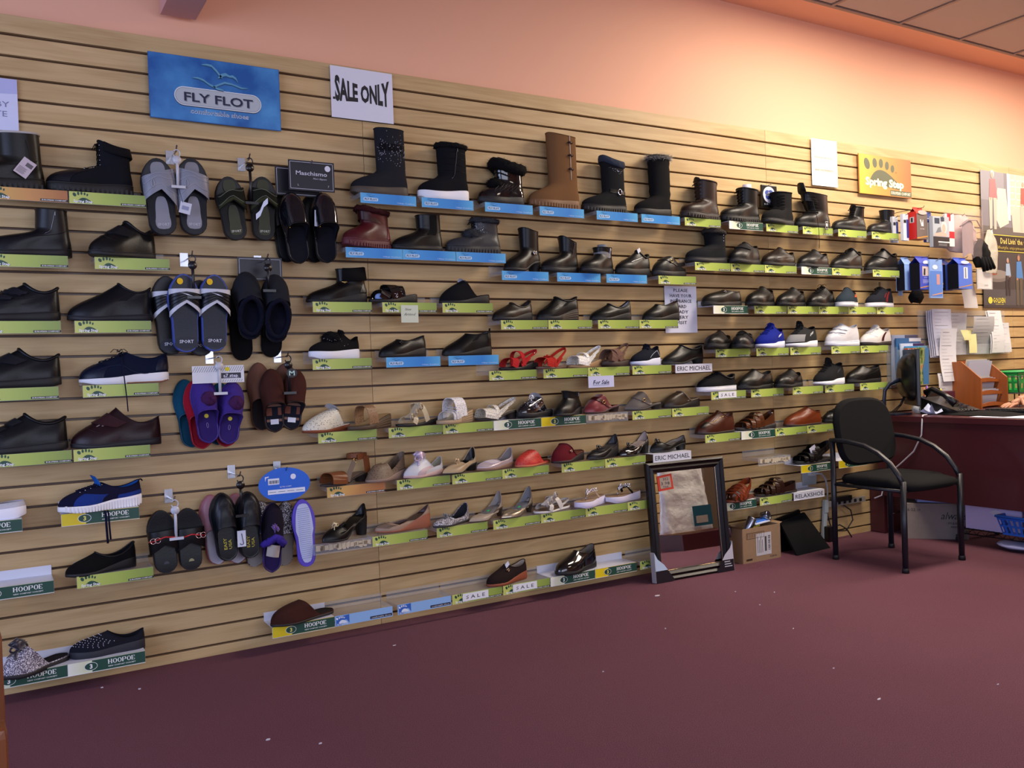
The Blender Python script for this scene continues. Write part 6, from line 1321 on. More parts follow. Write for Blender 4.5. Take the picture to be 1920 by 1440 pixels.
def by(q, w, h, y):
    q.mat(M('paper', 'd6daf2')); q.box((w / 2, y + .001, h / 2), (w, .001, h)); q.mat(M('print', '7c80a0')); q.text('BY', w - .068, .082, .020, y - .0005, w=.042, res=2); q.text('TE', w - .072, .048, .020, y - .0005, w=.038, res=2); q.mat(M('paper', 'b8bce4')); q.poly([(0, h - .058), (.05, h - .050), (.10, h - .058), (w, h - .050), (w, h), (0, h)], y - .0004)
sign('paper_notice', -.08, .131, 1.984, 2.166, .012, by, 'pale lilac paper notice cut by left edge above the winter boot')
def forsale(q, w, h, y):
    q.mat(M('paper', 'ccd0ea')); q.box((w / 2, y + .001, h / 2), (w, .0008, h)); q.mat(M('print', '1c2246')); q.text('For Sale', .028, .016, .020, y - .0005, w=.095, shear=.22, bold=.012, res=1); q.rect(.026, .011, .125, .0122, y - .0005)
sign('paper_slip', 2.484, 2.638, .980, 1.036, .1225, forsale, 'small lilac paper slip reading For Sale hanging under a shelf')
def postit(q, w, h, y):
    q.mat(M('paper', 'd2dac0')); q.box((w / 2, y + .001, h / 2), (w, .0006, h)); q.mat(M('print', '6a7268')); q.text('New', .018, h - .022, .010, y - .0005, w=.028, shear=.5, res=1); q.text('Arrived', .012, h - .044, .012, y - .0005, w=.050, shear=.5, res=1)
sign('sticky_note', 1.520, 1.600, 1.297, 1.371, .1255, postit, 'pale handwritten sticky note below the black patent slingback', 'note')
# badge pack hanging behind the boots
t = empty('blister_pack', (3.787, 0, 1.96)); tag(t, 'black blister pack with round blue and white badge behind boots', 'pack')
q = MB(); q.mat(M('plastic', '121214')); q.box((.062, -.030, .052), (.122, .012, .125), bev=.004); q.mat(M('card', 'dfe2ee')); q.ell(.058, .060, .048, .046, -.0372, 0, 28); q.mat(M('print', '33489a'))
for dx, dz, a in ((-.014, .010, .020), (.012, .012, .020), (-.008, -.010, .022), (.016, -.010, .018)): q.ell(.058 + dx, .060 + dz, a, a * .8, -.0378)
q.mat(M('print', 'c8ccdc')); q.text('dr.', .046, .066, .014, -.0384, res=1); q.text('Comfort', .034, .052, .014, -.0384, w=.05, shear=.2, res=1); q.text('Soft Feel', .018, .003, .009, -.0372, w=.07, res=1); q.build('pack_body', None, t)
q = MB(); q.tube([(.06, 0, .115), (.06, -.05, .115), (.06, -.055, .122)], .002, 5); q.build('wall_hook', M('metal', 'a0a2a8'), t)
# poster on the right
def poster(q, w, h, y):
    q.mat(M('card', '2c2c30')); q.box((w / 2, y + .001, h / 2), (w, .001, h)); R = lambda c, a, b_, d, e, yy=.0005: (q.mat(M('print', c)), q.rect(a, b_, d, e, y - yy))
    E = lambda c, x, z, a, b_, r=0, yy=.001: (q.mat(M('print', c)), q.ell(x, z, a, b_, y - yy, r))
    Pp = lambda c, P, yy=.001: (q.mat(M('print', c)), q.poly(P, y - yy))
    R('77757c', 0, .53, w, h); R('8c8a92', .0, .75, .28, h, .0006); R('e8e8e4', .32, .62, .355, h, .0008); R('b8c8a8', .355, .66, .72, h, .0007)
    for i in range(6): R('e4e6dc', .355, .68 + .045 * i, .72, .686 + .045 * i, .0012)
    for i in range(5): R('e4e6dc', .42 + .07 * i, .66, .427 + .07 * i, h, .0012)
    R('5c5a58', 0, .50, w, .57, .0009)
    def person(x, z, k, shirt, trou, skin='c89a84', hair='d8d0c8', s=1, yy=.002):
        E(hair, x, z + .205 * k, .022 * k, .028 * k, 0, yy); E(skin, x - .004 * s * k, z + .195 * k, .017 * k, .023 * k, 0, yy + .0004)
        Pp(shirt, [(x - .035 * k, z + .165 * k), (x + .035 * k, z + .17 * k), (x + .06 * k, z + .02 * k), (x - .045 * k, z + .02 * k)], yy); 
        for d in (-.03, .025): Pp(trou, [(x + d * k - .02 * k, z + .03 * k), (x + d * k + .024 * k, z + .03 * k), (x + d * k + .012 * k, z - .2 * k), (x + d * k - .018 * k, z - .2 * k)], yy + .0003)
        E(skin, x - .03 * s * k, z + .02 * k, .012 * k, .01 * k, 0, yy + .0006)
    Pp('cfc8b8', [(.20, .84), (.30, .84), (.33, .60), (.22, .56), (.15, .66)], .0012); person(.14, .74, .95, 'b06a6c', 'bdb4a4')
    Pp('c8bfae', [(.36, .72), (.56, .70), (.60, .54), (.38, .54)], .0014); person(.52, .72, .85, 'b4544c', 'c0b8a8'); Pp('a87c5c', [(.58, .68), (.72, .68), (.72, .52), (.58, .54)], .0014)
    R('18181a', 0, .395, w, .515, .003); R('d8cc50', .10, .508, w, .513, .0034); R('d8cc50', .10, .395, w, .400, .0034)
    q.mat(M('print', 'e0d070')); q.text("Dad Livin' the Golden Life", .215, .452, .040, y - .004, w=.52, bold=.01, res=1); q.mat(M('print', 'b8aa50')); q.text('lifestyle enjoyment products', .18, .415, .022, y - .004, w=.50, res=1)
    R('38393c', 0, .0, w, .392, .0007); R('4a4c50', 0, .02, w, .13, .0009); E('6c6864', .16, .215, .15, .035, 0, .0012); E('847e78', .16, .235, .15, .032, 0, .0014); E('8a4a34', .12, .238, .05, .010, 0, .0018)
    person(.30, .21, .62, '8fa8c0', '26262c', 'b88a74', '9a9890', -1); person(.44, .19, .85, '3e7cb8', '585244', 'b07c64', '5c5248'); E('26262a', .56, .11, .05, .06, 0, .0024); E('b8b8bc', .54, .055, .020, .026, 0, .0028); E('26262a', .54, .055, .010, .014, 0, .0032)
    q.mat(M('print', 'e8d850')); q.ell(.075, .052, .026, .024, y - .003); q.text('GOLDEN', .108, .036, .034, y - .003, w=.145, bold=.02, res=1); q.text('TECHNOLOGIES', .135, .022, .007, y - .003, w=.10, res=1)
sign('poster', 5.935, 6.66, 1.395, 2.346, .012, poster, 'large dark poster of seated people above a couple in blue', 'poster')
# ------------------------------------------------------------------ stocking packs and bags on hooks, right of the shoes
def pack(name, X0, X1, Z0_, Z1, y, d, cols, label, cat='pack', rz=0, art=None, group='stocking packs on wall hooks', tent=False):
    w, h = X1 - X0, Z1 - Z0_
    t = empty(name, ((X0 + X1) / 2, -y, Z0_), rz); tag(t, label, cat, group)
    q = MB(); q.smooth = False; q.mat(M('card', cols[0]))
    if tent:   # folded card packet, open at the sides, pinched at the top
        for s_ in (-1, 1):
            q.add([(-w / 2, s_ * d / 2, 0), (w / 2, s_ * d / 2, 0), (w / 2, s_ * d / 2, h * .78), (-w / 2, s_ * d / 2, h * .78), (w / 2 - .008, s_ * .002, h * .95), (-w / 2 + .008, s_ * .002, h * .95), (w / 2 - .008, s_ * .002, h), (-w / 2 + .008, s_ * .002, h)], [(0, 1, 2, 3), (3, 2, 4, 5), (5, 4, 6, 7)], False)
        q.add([(-w / 2, -d / 2, 0), (w / 2, -d / 2, 0), (w / 2, d / 2, 0), (-w / 2, d / 2, 0)], [(0, 1, 2, 3)], False)
        q.mat(M('fabric', cols[2] if len(cols) > 2 else '0d0f1c')); q.box((0, 0, h * .40), (w - .006, d - .004, h * .78))
    else: q.box((0, 0, h / 2), (w, d, h), bev=.002)
    o = q.build('packet', None, t)
    q = MB(); q.smooth = False; yy = -d / 2 - .0012
    (art or (lambda q, w, h, y: None))(q, w, h, yy)
    if q.v: q.build('printed_front', None, t)
    q = MB(); q.tube([(0, y * math.cos(rz) - .001 if 0 else min(y, .18) - .0, h * .965), (0, -d / 2 - .012, h * .965), (0, -d / 2 - .020, h + .004)], .0022, 5); q.build('wall_hook', M('metal', '7a7c82'), t)
    return t
def a_blue(img=True, base='3c4cb4'):
    def f(q, w, h, y):
        q.mat(M('print', base)); q.rect(-w / 2, 0, w / 2, h * .76, y); q.mat(M('print', 'e2e4ee')); q.ell(0, h * .80, w * .26, h * .06, y - .0004 if 0 else y)
        if img:
            q.mat(M('print', 'c8b8b4')); q.rect(-w * .32, h * .40, w * .30, h * .68, y - .0005); q.mat(M('print', 'd8c0b0')); q.poly([(-w * .02, h * .42), (w * .10, h * .42), (w * .16, h * .66), (w * .02, h * .66)], y - .0009); q.mat(M('print', '20222c')); q.poly([(-w * .25, h * .42), (-w * .12, h * .42), (-w * .10, h * .62), (-w * .22, h * .62)], y - .0009)
        q.mat(M('print', 'c8ccea')); q.text('NYLON', -w * .2, h * .34, h * .025, y - .0006, w=w * .4, res=1)
        for k in range(4): q.rect(-w * .3, h * (.28 - .03 * k), w * (.2 - .05 * k), h * (.288 - .03 * k), y - .0006)
        q.mat(M('print', 'c8923c')); q.poly([(-w / 2, h * .03), (w / 2, h * .12), (w / 2, h * .16), (-w / 2, h * .05)], y - .0006)
    return f
def a_strip(c1, c2, c3):
    def f(q, w, h, y):
        q.mat(M('print', c1)); q.rect(-w / 2, 0, w / 2, h * .8, y); q.mat(M('print', c2)); q.rect(w * .1, h * .1, w / 2, h * .8, y - .0004); q.mat(M('print', c3)); q.rect(-w / 2 + .004, h * .66, w * .05, h * .78, y - .0006)
    return f
pack('stocking_pack', 4.835, 4.886, 1.783, 1.944, .10, .02, ('b8bcc4', 'x'), 'narrow grey and navy stocking pack, nearest to the shoes', art=a_strip('c4c8d0', '24387c', '20222a'))
pack('stocking_pack', 4.880, 4.932, 1.792, 1.956, .14, .02, ('c8ccd8', 'x'), 'white and navy striped stocking pack left of the red one', art=a_strip('ccd0dc', '27388c', '1c1e28'))
def a_red(q, w, h, y):
    q.mat(M('print', '6a5e58')); q.rect(-w / 2, 0, w / 2, h * .78, y); q.mat(M('print', 'b4aca4')); q.ell(0, h * .82, w * .42, h * .07, y - .004); q.mat(M('print', 'e4e2e0')); q.poly([(-w * .20, h * .60), (-w * .10, h * .60), (-w * .02, h * .46), (w * .06, h * .60), (w * .10, h * .60), (w * .12, h * .40), (-w * .08, h * .40)], y - .0006); q.text('SOCK', -w * .2, h * .30, h * .03, y - .0006, w=w * .4, res=1); q.mat(M('print', 'c08a40')); q.poly([(-w / 2, 0), (w / 2, h * .08), (w / 2, h * .12), (-w / 2, h * .04)], y - .0006)
t = pack('stocking_pack', 4.955, 5.062, 1.800, 2.000, .16, .060, ('b4342c', 'x', 'b8201c'), 'red and brown folded stocking pack with white leg print', art=a_red, tent=True)
q = MB(); q.mat(M('card', 'b8221e')); q.box((-.0545, 0, .085), (.001, .058, .17)); q.mat(M('print', 'b0b0b4')); q.box((-.0553, 0, .12), (.0006, .03, .035)); q.mat(M('print', '1a1a1c')); q.box((-.0558, 0, .12), (.0006, .012, .026)); q.build('side_panel', None, t)
pack('stocking_pack', 5.078, 5.132, 1.788, 1.975, .16, .02, ('3c5090', 'x'), 'thin blue stocking pack with pale yellow leg print', art=a_strip('c8ccd0', 'c8c08c', '24347c'))
def a_face(q, w, h, y):
    q.mat(M('print', 'a8b0b8')); q.rect(-w / 2, 0, w / 2, h, y); q.mat(M('print', '26262a')); q.rect(-w / 2, 0, w / 2, h * .34, y - .0004); q.mat(M('print', 'd8ccc8')); q.ell(w * .18, h * .66, w * .17, h * .20, y - .0006); q.mat(M('print', 'd4a898')); q.ell(w * .16, h * .62, w * .11, h * .14, y - .0009); q.poly([(-w * .4, h * .36), (w * .3, h * .36), (w * .34, h * .44), (w * .1, h * .50), (-w * .4, h * .44)], y - .0008); q.mat(M('print', '70767c')); q.poly([(-w * .35, h * .44), (w * .0, h * .5), (-w * .05, h * .66), (-w * .2, h * .62)], y - .0007); q.mat(M('print', 'd8dad8')); q.rect(-w * .2, h * .15, w / 2, h * .19, y - .0008); q.mat(M('print', '8a8c90'))
    for k in range(3): q.rect(-w * .18, h * (.10 - .025 * k), w * .34, h * (.110 - .025 * k), y - .0008)
    q.mat(M('print', '2c3a4c')); q.rect(-w * .4, h * .76, -w * .1, h * .94, y - .0006); q.rect(-w * .02, h * .84, w * .2, h * .98, y - .0006)
pack('stocking_pack', 5.083, 5.249, 1.753, 1.945, .20, .025, ('a4acb4', 'x'), 'grey stocking pack printed with a resting pale-haired woman', art=a_face)
pack('stocking_pack', 5.238, 5.330, 1.766, 1.971, .185, .02, ('d0ccc8', 'x'), 'white stocking pack with red top and red band', art=lambda q, w, h, y: (q.mat(M('print', 'd8d4d0')), q.rect(-w / 2, 0, w / 2, h, y), q.mat(M('print', 'c42430')), q.rect(-w / 2, h * .25, w / 2, h * .46, y - .0004), q.rect(-w * .3, h * .78, w * .1, h, y - .0004)))
# second row
pack('stocking_pack', 4.893, 4.981, 1.487, 1.694, .11, .060, ('7c9cd4', 'x', '10131f'), 'light blue folded stocking pack, lower row, leftmost', art=lambda q, w, h, y: (q.mat(M('print', '86a8dc')), q.rect(-w / 2, 0, w / 2, h * .74, y), q.mat(M('print', 'b08468')), q.rect(w * .2, h * .3, w * .5, h * .6, y - .0004)), tent=True)
pack('stocking_pack', 4.905, 5.045, 1.484, 1.690, .20, .070, ('3040a8', 'x', '0c0e1a'), 'royal blue folded stocking pack showing two legs', art=a_blue(True), tent=True)
pack('stocking_pack', 4.985, 5.110, 1.430, 1.668, .245, .010, ('7ea2da', 'x'), 'tall pale blue stocking pack in clear sleeve, hanging lowest', art=lambda q, w, h, y: (q.mat(M('print', '4f7cc8')), q.rect(-w / 2, h * .05, w * .44, h * .7, y), q.mat(M('print', 'd8e0f0')), q.ell(-w * .1, h * .80, w * .2, h * .06, y), q.mat(M('print', 'b88c8c')), q.rect(w * .0, h * .35, w * .26, h * .62, y - .0005), q.mat(M('print', 'd0946c')), q.poly([(-w * .4, h * .06), (w * .44, h * .12), (w * .44, h * .15), (-w * .4, h * .08)], y - .0005)))
pack('stocking_pack', 5.150, 5.253, 1.506, 1.690, .13, .060, ('2c48b0', 'x'), 'deep blue folded stocking pack behind the clear sleeve', art=a_blue(False, '3250bc'), tent=True)
pack('stocking_pack', 5.270, 5.345, 1.490, 1.697, .12, .090, ('24367c', 'x', '0a0c14'), 'navy folded stocking pack seen from its dark open side', tent=True)
pack('stocking_pack', 5.290, 5.435, 1.494, 1.695, .20, .080, ('3452bc', 'x', '0a0c14'), 'bright blue folded stocking pack with tall leg window, rightmost', art=lambda q, w, h, y: (q.mat(M('print', '4c70cc')), q.rect(-w / 2, 0, w / 2, h * .74, y), q.mat(M('print', 'd0d6e2')), q.rect(-w * .12, h * .32, w * .18, h * .68, y - .0004), q.mat(M('print', '6c7480')), q.rect(-.004, h * .34, .008, h * .66, y - .0008), q.mat(M('print', 'e4e6f0')), q.ell(-.01, h * .83, w * .3, h * .05, y - .006), q.mat(M('print', 'c8923c')), q.poly([(-w / 2, h * .02), (w / 2, h * .12), (w / 2, h * .15), (-w / 2, h * .04)], y - .0006)), tent=True)
def blob(name, X0, X1, Z0_, Z1, y, d, mt, label, cat, seed=1, fold=.1, pname='bag'):
    t = empty(name, ((X0 + X1) / 2, -y, Z0_)); tag(t, label, cat); w, h = X1 - X0, Z1 - Z0_; rr = random.Random(seed); rows = []
    for i in range(15):
        v = i / 14; wd = w / 2 * (.55 + .45 * math.sin(PI * min(1, v * 1.1 + .08)) ** .6) * (1 if v < .85 else 1 - (v - .85) * 2.2); dd = d / 2 * math.sin(PI * (v * .9 + .05)) ** .6
        rows.append([Vector((wd * math.cos(a) * (1 + fold * .3 * noise.noise(Vector((math.cos(a) * 2, v * 4, seed)))), dd * math.sin(a) + d * fold * noise.noise(Vector((math.cos(a) * 3, v * 5, seed * 3))), h * v + .01 * noise.noise(Vector((a, v * 2, seed))))) for a in [2 * PI * k / 22 for k in range(22)]])
    q = MB(); q.mat(mt); q.grid(rows, closev=True); q.add(rows[0], [tuple(range(22))[::-1]]); q.add(rows[-1], [tuple(range(22))]); q.build(pname, None, t)
    q = MB(); q.tube([(0, y, h * .97), (0, -d * .2, h * .99), (0, -d * .3, h * 1.03)], .0025, 5); q.build('wall_hook', M('metal', '7a7c82'), t); return t
t = blob('padded_bra', 5.345, 5.650, 1.745, 1.985, .13, .12, M('suede', 'c8aca8'), 'large mauve padded form in clear plastic on top hook', 'bra', 3, .12, 'padded_cup')
q = MB(); q.mat(M('film2', 'd8c8c8'))
q.grid([[Vector(((.16 + .015 * math.sin(5 * a)) * math.cos(a) * (1 - .25 * abs(v - .5)), -.02 + .095 * math.sin(a), -.05 + .32 * v + .012 * math.sin(7 * a))) for a in [2 * PI * k / 26 for k in range(26)]] for v in [i / 8 for i in range(9)]], closev=True); q.build('plastic_bag', None, t)
q = MB(); q.mat(M('suede', 'a48e8e')); q.grid([[Vector((-.10 + .12 * u, -.075 - .015 * math.sin(PI * u), .20 * (1 - v) - .03 + .03 * math.sin(PI * u))) for u in [i / 6 for i in range(7)]] for v in (0, .25, .5, .75, 1.1)]); q.tube([(-.12, -.075, .15), (-.06, -.095, .19), (.03, -.095, .195), (.11, -.07, .16)], .004, 6); q.build('cup_seam', None, t)
t = blob('glove_pair', 5.505, 5.680, 1.640, 1.815, .21, .06, M('fabric', '09090b'), 'pair of black stretch gloves hanging below the mauve form', 'gloves', 5, .2, 'glove')
q = MB(); q.mat(M('fabric', '09090b'))
for k in range(4): q.tube([(-.04 + .03 * k, -.02, .06), (-.02 + .035 * k, -.025, .01), (-.005 + .038 * k, -.02, -.028 + .008 * k)], .016, 8, rf=lambda u: 1 - .35 * u)
q.build('fingers', None, t)
blob('plastic_packet', 5.735, 5.895, 1.618, 1.905, .14, .05, M('bag', 'd8d4c4'), 'tall cream cloth item in clear plastic beside the poster', 'packet', 7, .15, 'clear_bag')
t = empty('plastic_packet', (5.764, -.12, 1.512)); tag(t, 'flat white packet with tiny printed mark below black gloves', 'packet'); q = MB(); q.mat(M('paper', 'd8d6d0')); q.box((0, 0, .064), (.165, .008, .128), bev=.002); q.mat(M('print', '8a8a88')); q.rect(-.005, .018, .04, .028, -.0045); q.mat(M('film', 'ffffff')); q.box((0, -.006, .066), (.175, .002, .14)); q.build('packet', None, t)
q = MB(); q.tube([(0, .12, .135), (0, -.008, .135), (0, -.012, .14)], .002, 5); q.build('wall_hook', M('metal', '7a7c82'), t)
def sheet(name, X0, X1, Z0_, Z1, y, col, label, cat='paper', bend=.012, seed=1, txt=True, n=1, group='papers in the wall file', slant=0., dx=0., mt='paper', extra=None):
    t = empty(name, ((X0 + X1) / 2, -y, Z0_)); tag(t, label, cat, group); w, h = X1 - X0, Z1 - Z0_
    for k in range(n):
        q = MB(); q.mat(M(mt, col)); q.grid([[Vector((w * (u - .5) + slant * (v - .5) - .012 * k, -bend * math.sin(PI * v + seed) * (1 - .3 * u) - .002 - .006 * (n - k), h * v - .004 * k)) for u in (0, .33, .66, 1)] for v in [i / 8 for i in range(9)]])
        q.build('sheet', None, t)
    if txt:
        q = MB(); q.smooth = False; q.mat(M('print', '9a9aa0')); rr = random.Random(seed)
        for k in range(int(h / .022)):
            v = .93 - k * .022 / h
            if v < .08: break
            l_ = rr.uniform(.3, .75); yy = lambda u: -bend * math.sin(PI * v + seed) * (1 - .3 * u) - .0032 - .006 * n
            th_ = .0012 if k % 4 else .003
            q.add([(w * (-.38) + slant * (v - .5), yy(.1), h * v), (w * (-.38 + l_) + slant * (v - .5), yy(.8), h * v), (w * (-.38 + l_) + slant * (v - .5), yy(.8), h * v + th_), (w * (-.38) + slant * (v - .5), yy(.1), h * v + th_)], [(0, 1, 2, 3)], False)
        q.build('print_lines', None, t)
    if extra: extra(t, w, h)
    return t
sheet('paper_card', 5.540, 5.700, 1.385, 1.650, .08, 'd0ccc8', 'blank white card slanting down below the blue stocking packs', slant=-.06, txt=False, group='loose papers near the desk')
sheet('cloth_strip', 4.925, 4.975, 1.460, 1.662, .05, '8ca4c8', 'pale blue strip hanging at left of the blue stocking packs', 'strip', txt=False, group='loose papers near the desk')
t = blob('stocking', 4.995, 5.125, 1.415, 1.500, .10, .06, M('fabric', '08080a'), 'black stocking end hanging under the royal blue pack', 'stocking', 9, .1, 'fabric')
# wall file of papers
t = empty('wall_file', (5.70, 0, 1.075)); tag(t, 'clear wall rack holding white forms above the desk', 'rack'); q = MB(); q.mat(M('clear', 'e0e6ea')); q.box((.0, -.004, .15), (.98, .004, .30)); q.box((0, -.022, .002), (.98, .036, .004)); q.box((0, -.040, .035), (.98, .003, .07)); q.build('rack', None, t)
sheet('form_stack', 5.300, 5.500, 1.075, 1.380, .030, 'c2c4d4', 'thick stack of printed forms at left of the wall rack', n=4, seed=2)
sheet('form_stack', 5.500, 5.700, 1.078, 1.355, .020, 'c8c8cc', 'single printed form beside the yellow sticky notes', seed=4)
sheet('form_stack', 5.710, 5.965, 1.080, 1.330, .034, 'b0b0b2', 'curled grey form bulging out of the wall rack', bend=.035, seed=5)
sheet('form_stack', 5.945, 6.100, 1.082, 1.375, .026, 'd8d8da', 'white column-printed form right of the curled form', bend=.02, seed=7, n=2)
sheet('form_stack', 6.090, 6.220, 1.084, 1.290, .018, 'd0d2d4', 'short plain form at the right end of the wall rack', seed=8)
sheet('receipt_roll', 5.330, 5.500, .905, 1.250, .082, 'd2d3d8', 'long curling printed sheet hanging over the form stack', bend=.02, seed=3)
sheet('receipt_roll', 5.300, 5.470, .770, .960, .060, 'ccccd0', 'lower white sheet hanging behind the black telephone', bend=.012, seed=6)
for X0, X1, Z0_, Z1, y, sl, lab in ((5.585, 5.665, 1.172, 1.240, .062, -.03, 'bright yellow sticky note tilted on the forms'), (5.675, 5.765, 1.085, 1.238, .048, 0, 'pale yellow strip note under the tilted sticky note')):
    sheet('sticky_note', X0, X1, Z0_, Z1, y, 'e0dc9c', lab, 'note', txt=False, slant=sl, bend=.004, group='yellow sticky notes')
# brochure holder
t = empty('brochure_holder', (5.055, 0, .90)); tag(t, 'clear wall brochure holder above the monitor', 'holder'); q = MB(); q.mat(M('clear', 'c8d4dc')); q.box((-.02, -.082, .11), (.30, .003, .22)); q.box((-.02, -.042, .001), (.30, .08, .003)); q.box((-.17, -.042, .12), (.003, .08, .24)); q.box((-.02, -.004, .15), (.30, .003, .34)); q.build('holder', None, t)
for k, (y, z1, c1, c2, lab) in enumerate(((.018, 1.215, '9ca8c4', '4c5470', 'grey blue folder standing rearmost in the brochure holder'), (.034, 1.195, '2a6498', 'd8dce4', 'blue and white folder in the brochure holder'), (.050, 1.160, 'c8d4e8', '34285c', 'white folder with dark purple edge in the brochure holder'), (.066, 1.142, '3c8cc8', '60a0b8', 'bright blue folder just behind the magazine'))):
    t = empty('folder', (5.055 + .012 * k, -y, .905)); tag(t, lab, 'folder', 'folders in the brochure holder'); q = MB(); q.smooth = False; q.mat(M('card', c1)); q.box((-.01, 0, (z1 - .905) / 2), (.265 - .02 * k, .010, z1 - .905), bev=.001); q.mat(M('card', c2)); q.box((.055, -.006, z1 - .905 - .012), (.13 - .01 * k, .002, .022)); q.build('cover', None, t)
def noiseprint(name, cols, scale):
    if name in MC: return MC[name]
    mt, nt, b_ = newmat(name); MC[name] = mt; tc = nt.nodes.new('ShaderNodeTexCoord'); n = nt.nodes.new('ShaderNodeTexNoise'); n.inputs['Scale'].default_value = scale; n.inputs['Detail'].default_value = 3; r = nt.nodes.new('ShaderNodeValToRGB'); e = r.color_ramp.elements
    e[0].position = .32; e[0].color = (*lin(cols[0]), 1); e[1].position = .68; e[1].color = (*lin(cols[-1]), 1)
    for i, c in enumerate(cols[1:-1]): x = e.new(.32 + .36 * (i + 1) / (len(cols) - 1)); x.color = (*lin(c), 1)
    nt.links.new(tc.outputs['Object'], n.inputs['Vector']); nt.links.new(n.outputs['Fac'], r.inputs[0]); nt.links.new(r.outputs[0], b_.inputs['Base Color']); b_.inputs['Roughness'].default_value = .25; return mt
t = empty('magazine', (5.075, -.090, .895)); tag(t, 'garden magazine with red title block and blue back strip', 'magazine'); q = MB(); q.smooth = False; q.mat(noiseprint('garden', ['1c2c18', '4c6a34', '8a9860', 'b85a3c'], 22)); q.box((-.035, 0, .118), (.20, .004, .236)); q.mat(M('print', '8cac5c')); q.ell(-.09, .13, .03, .05, -.003); q.mat(M('print', 'b84a30')); q.ell(-.045, .045, .032, .03, -.0032); q.mat(M('print', 'b01c24')); q.poly([(-.135, .195), (-.02, .195), (-.03, .232), (-.135, .232)], -.0035); q.mat(M('print', 'e8e4dc')); q.text('BIG', -.105, .202, .026, -.004, w=.066, bold=.05); q.mat(M('print', '356c9c')); q.poly([(.045, .0), (.100, .0), (.110, .232), (.075, .236), (.062, .16), (.040, .10)], -.0038); q.build('cover', None, t)
# ------------------------------------------------------------------ desk (long front run + return along the wall)
WD = M('desk', '481c22'); b_ = MC[('desk', '481c22')].node_tree.nodes['Principled BSDF']; b_.inputs['Roughness'].default_value = .32
ZD = .725; XF = 4.66
t = empty('office_desk', (XF, 0, 0)); tag(t, 'dark burgundy laminate office desk with modesty panel, behind the chair', 'desk')
q = MB(); q.box((.39, -.77, ZD - .0175), (.80, 1.54, .035), bev=.004); q.build('desk_top', WD, t)
q = MB(); q.box((.012, -.80, (ZD - .035 + .236) / 2), (.018, 1.44, ZD - .035 - .236), bev=.002); q.build('modesty_panel', WD, t)
q = MB(); q.box((.030, -.80, .60), (.030, 1.44, .01)); q.build('trim_rail', WD, t)
q = MB(); q.box((.40, -1.52, .345), (.74, .03, .69)); q.build('end_panel', WD, t)
q = MB(); q.box((.24, -.055, .17), (.44, .10, .335), bev=.003); o = q.build('drawer_unit', WD, t)
q = MB(); q.box((.24, -.110, .10), (.40, .006, .14), bev=.002); d_ = q.build('drawer_front', WD, o); d_.parent = o
q = MB(); q.box((.24, -.110, .255), (.40, .006, .14), bev=.002); q.build('drawer_front', WD, o)
for z in (.12, .27): q = MB(); q.tube([(.08, -.113, z), (.08, -.128, z), (.15, -.128, z + .004), (.15, -.113, z + .004)], .003, 6); q.build('handle', M('metal', '9a8a80'), o)
t = empty('desk_return', (5.462, -.004, 0)); tag(t, 'dark burgundy desk return running along the slat wall', 'desk'); q = MB(); q.box((.75, -.25, ZD - .0175), (1.48, .50, .035), bev=.004); q.build('desk_top', WD, t); q = MB(); q.box((1.45, -.25, .345), (.03, .48, .69)); q.build('end_panel', WD, t)
# cable running down the desk
t = empty('cable', (XF, 0, 0)); tag(t, 'white cable hanging in a curve over the desk front', 'cable')
q = MB(); q.tube([(.06, -.38, .732), (.0, -.395, .732), (-.012, -.398, .70), (-.012, -.392, .62), (-.014, -.34, .52), (-.016, -.25, .44), (-.018, -.15, .36), (-.02, -.12, .24), (-.05, -.09, .222)], .0045, 6); q.build('cord', M('plastic', 'c8c4cc'), t)
# monitor
t = empty('monitor', (4.825, -.215, ZD)); tag(t, 'black computer monitor seen from behind on the desk', 'monitor'); PL = M('plastic', '0c0d10')
MRZ = math.radians(-133)
q = MB(); q.box((.0, .0, .225), (.36, .022, .34), rz=MRZ, bev=.006); q.build('screen_frame', M('plastic', '10131c'), t)
q = MB(); q.mat(M('plastic', '0e0f12')); Rm = Matrix.Rotation(MRZ, 3, 'Z'); rows = []
for i, (k, dpt) in enumerate(((1, .012), (.92, .035), (.70, .060), (.42, .072))): rows.append([Rm @ Vector((.165 * k * math.copysign(abs(math.cos(a)) ** .6, math.cos(a)), -dpt, .145 * k * math.copysign(abs(math.sin(a)) ** .6, math.sin(a)))) + Vector((.0, .0, .225)) for a in [2 * PI * j / 20 for j in range(20)]])
q.grid(rows, closev=True); q.add(rows[-1], [tuple(range(20))]); q.build('rear_housing', None, t)
q = MB(); q.mat(M('paintmetal', '1c2436')); q.tube([(-.135, .095, .004), (-.135, .095, .10), (-.13, .092, .15), (-.105, .075, .19), (-.05, .035, .215)], .014, 8, flat=.6); q.box((-.09, .06, .006), (.16, .13, .012), bev=.004); q.build('stand', None, t)
q = MB(); q.mat(M('rubber', '0c0c0e'))
for k in range(3): q.tube([(-.03, .03, .12 - .01 * k), (-.05 + .01 * k, .05, .06), (-.09 + .02 * k, .09, .008)], .0025, 5)
q.build('cords', None, t)
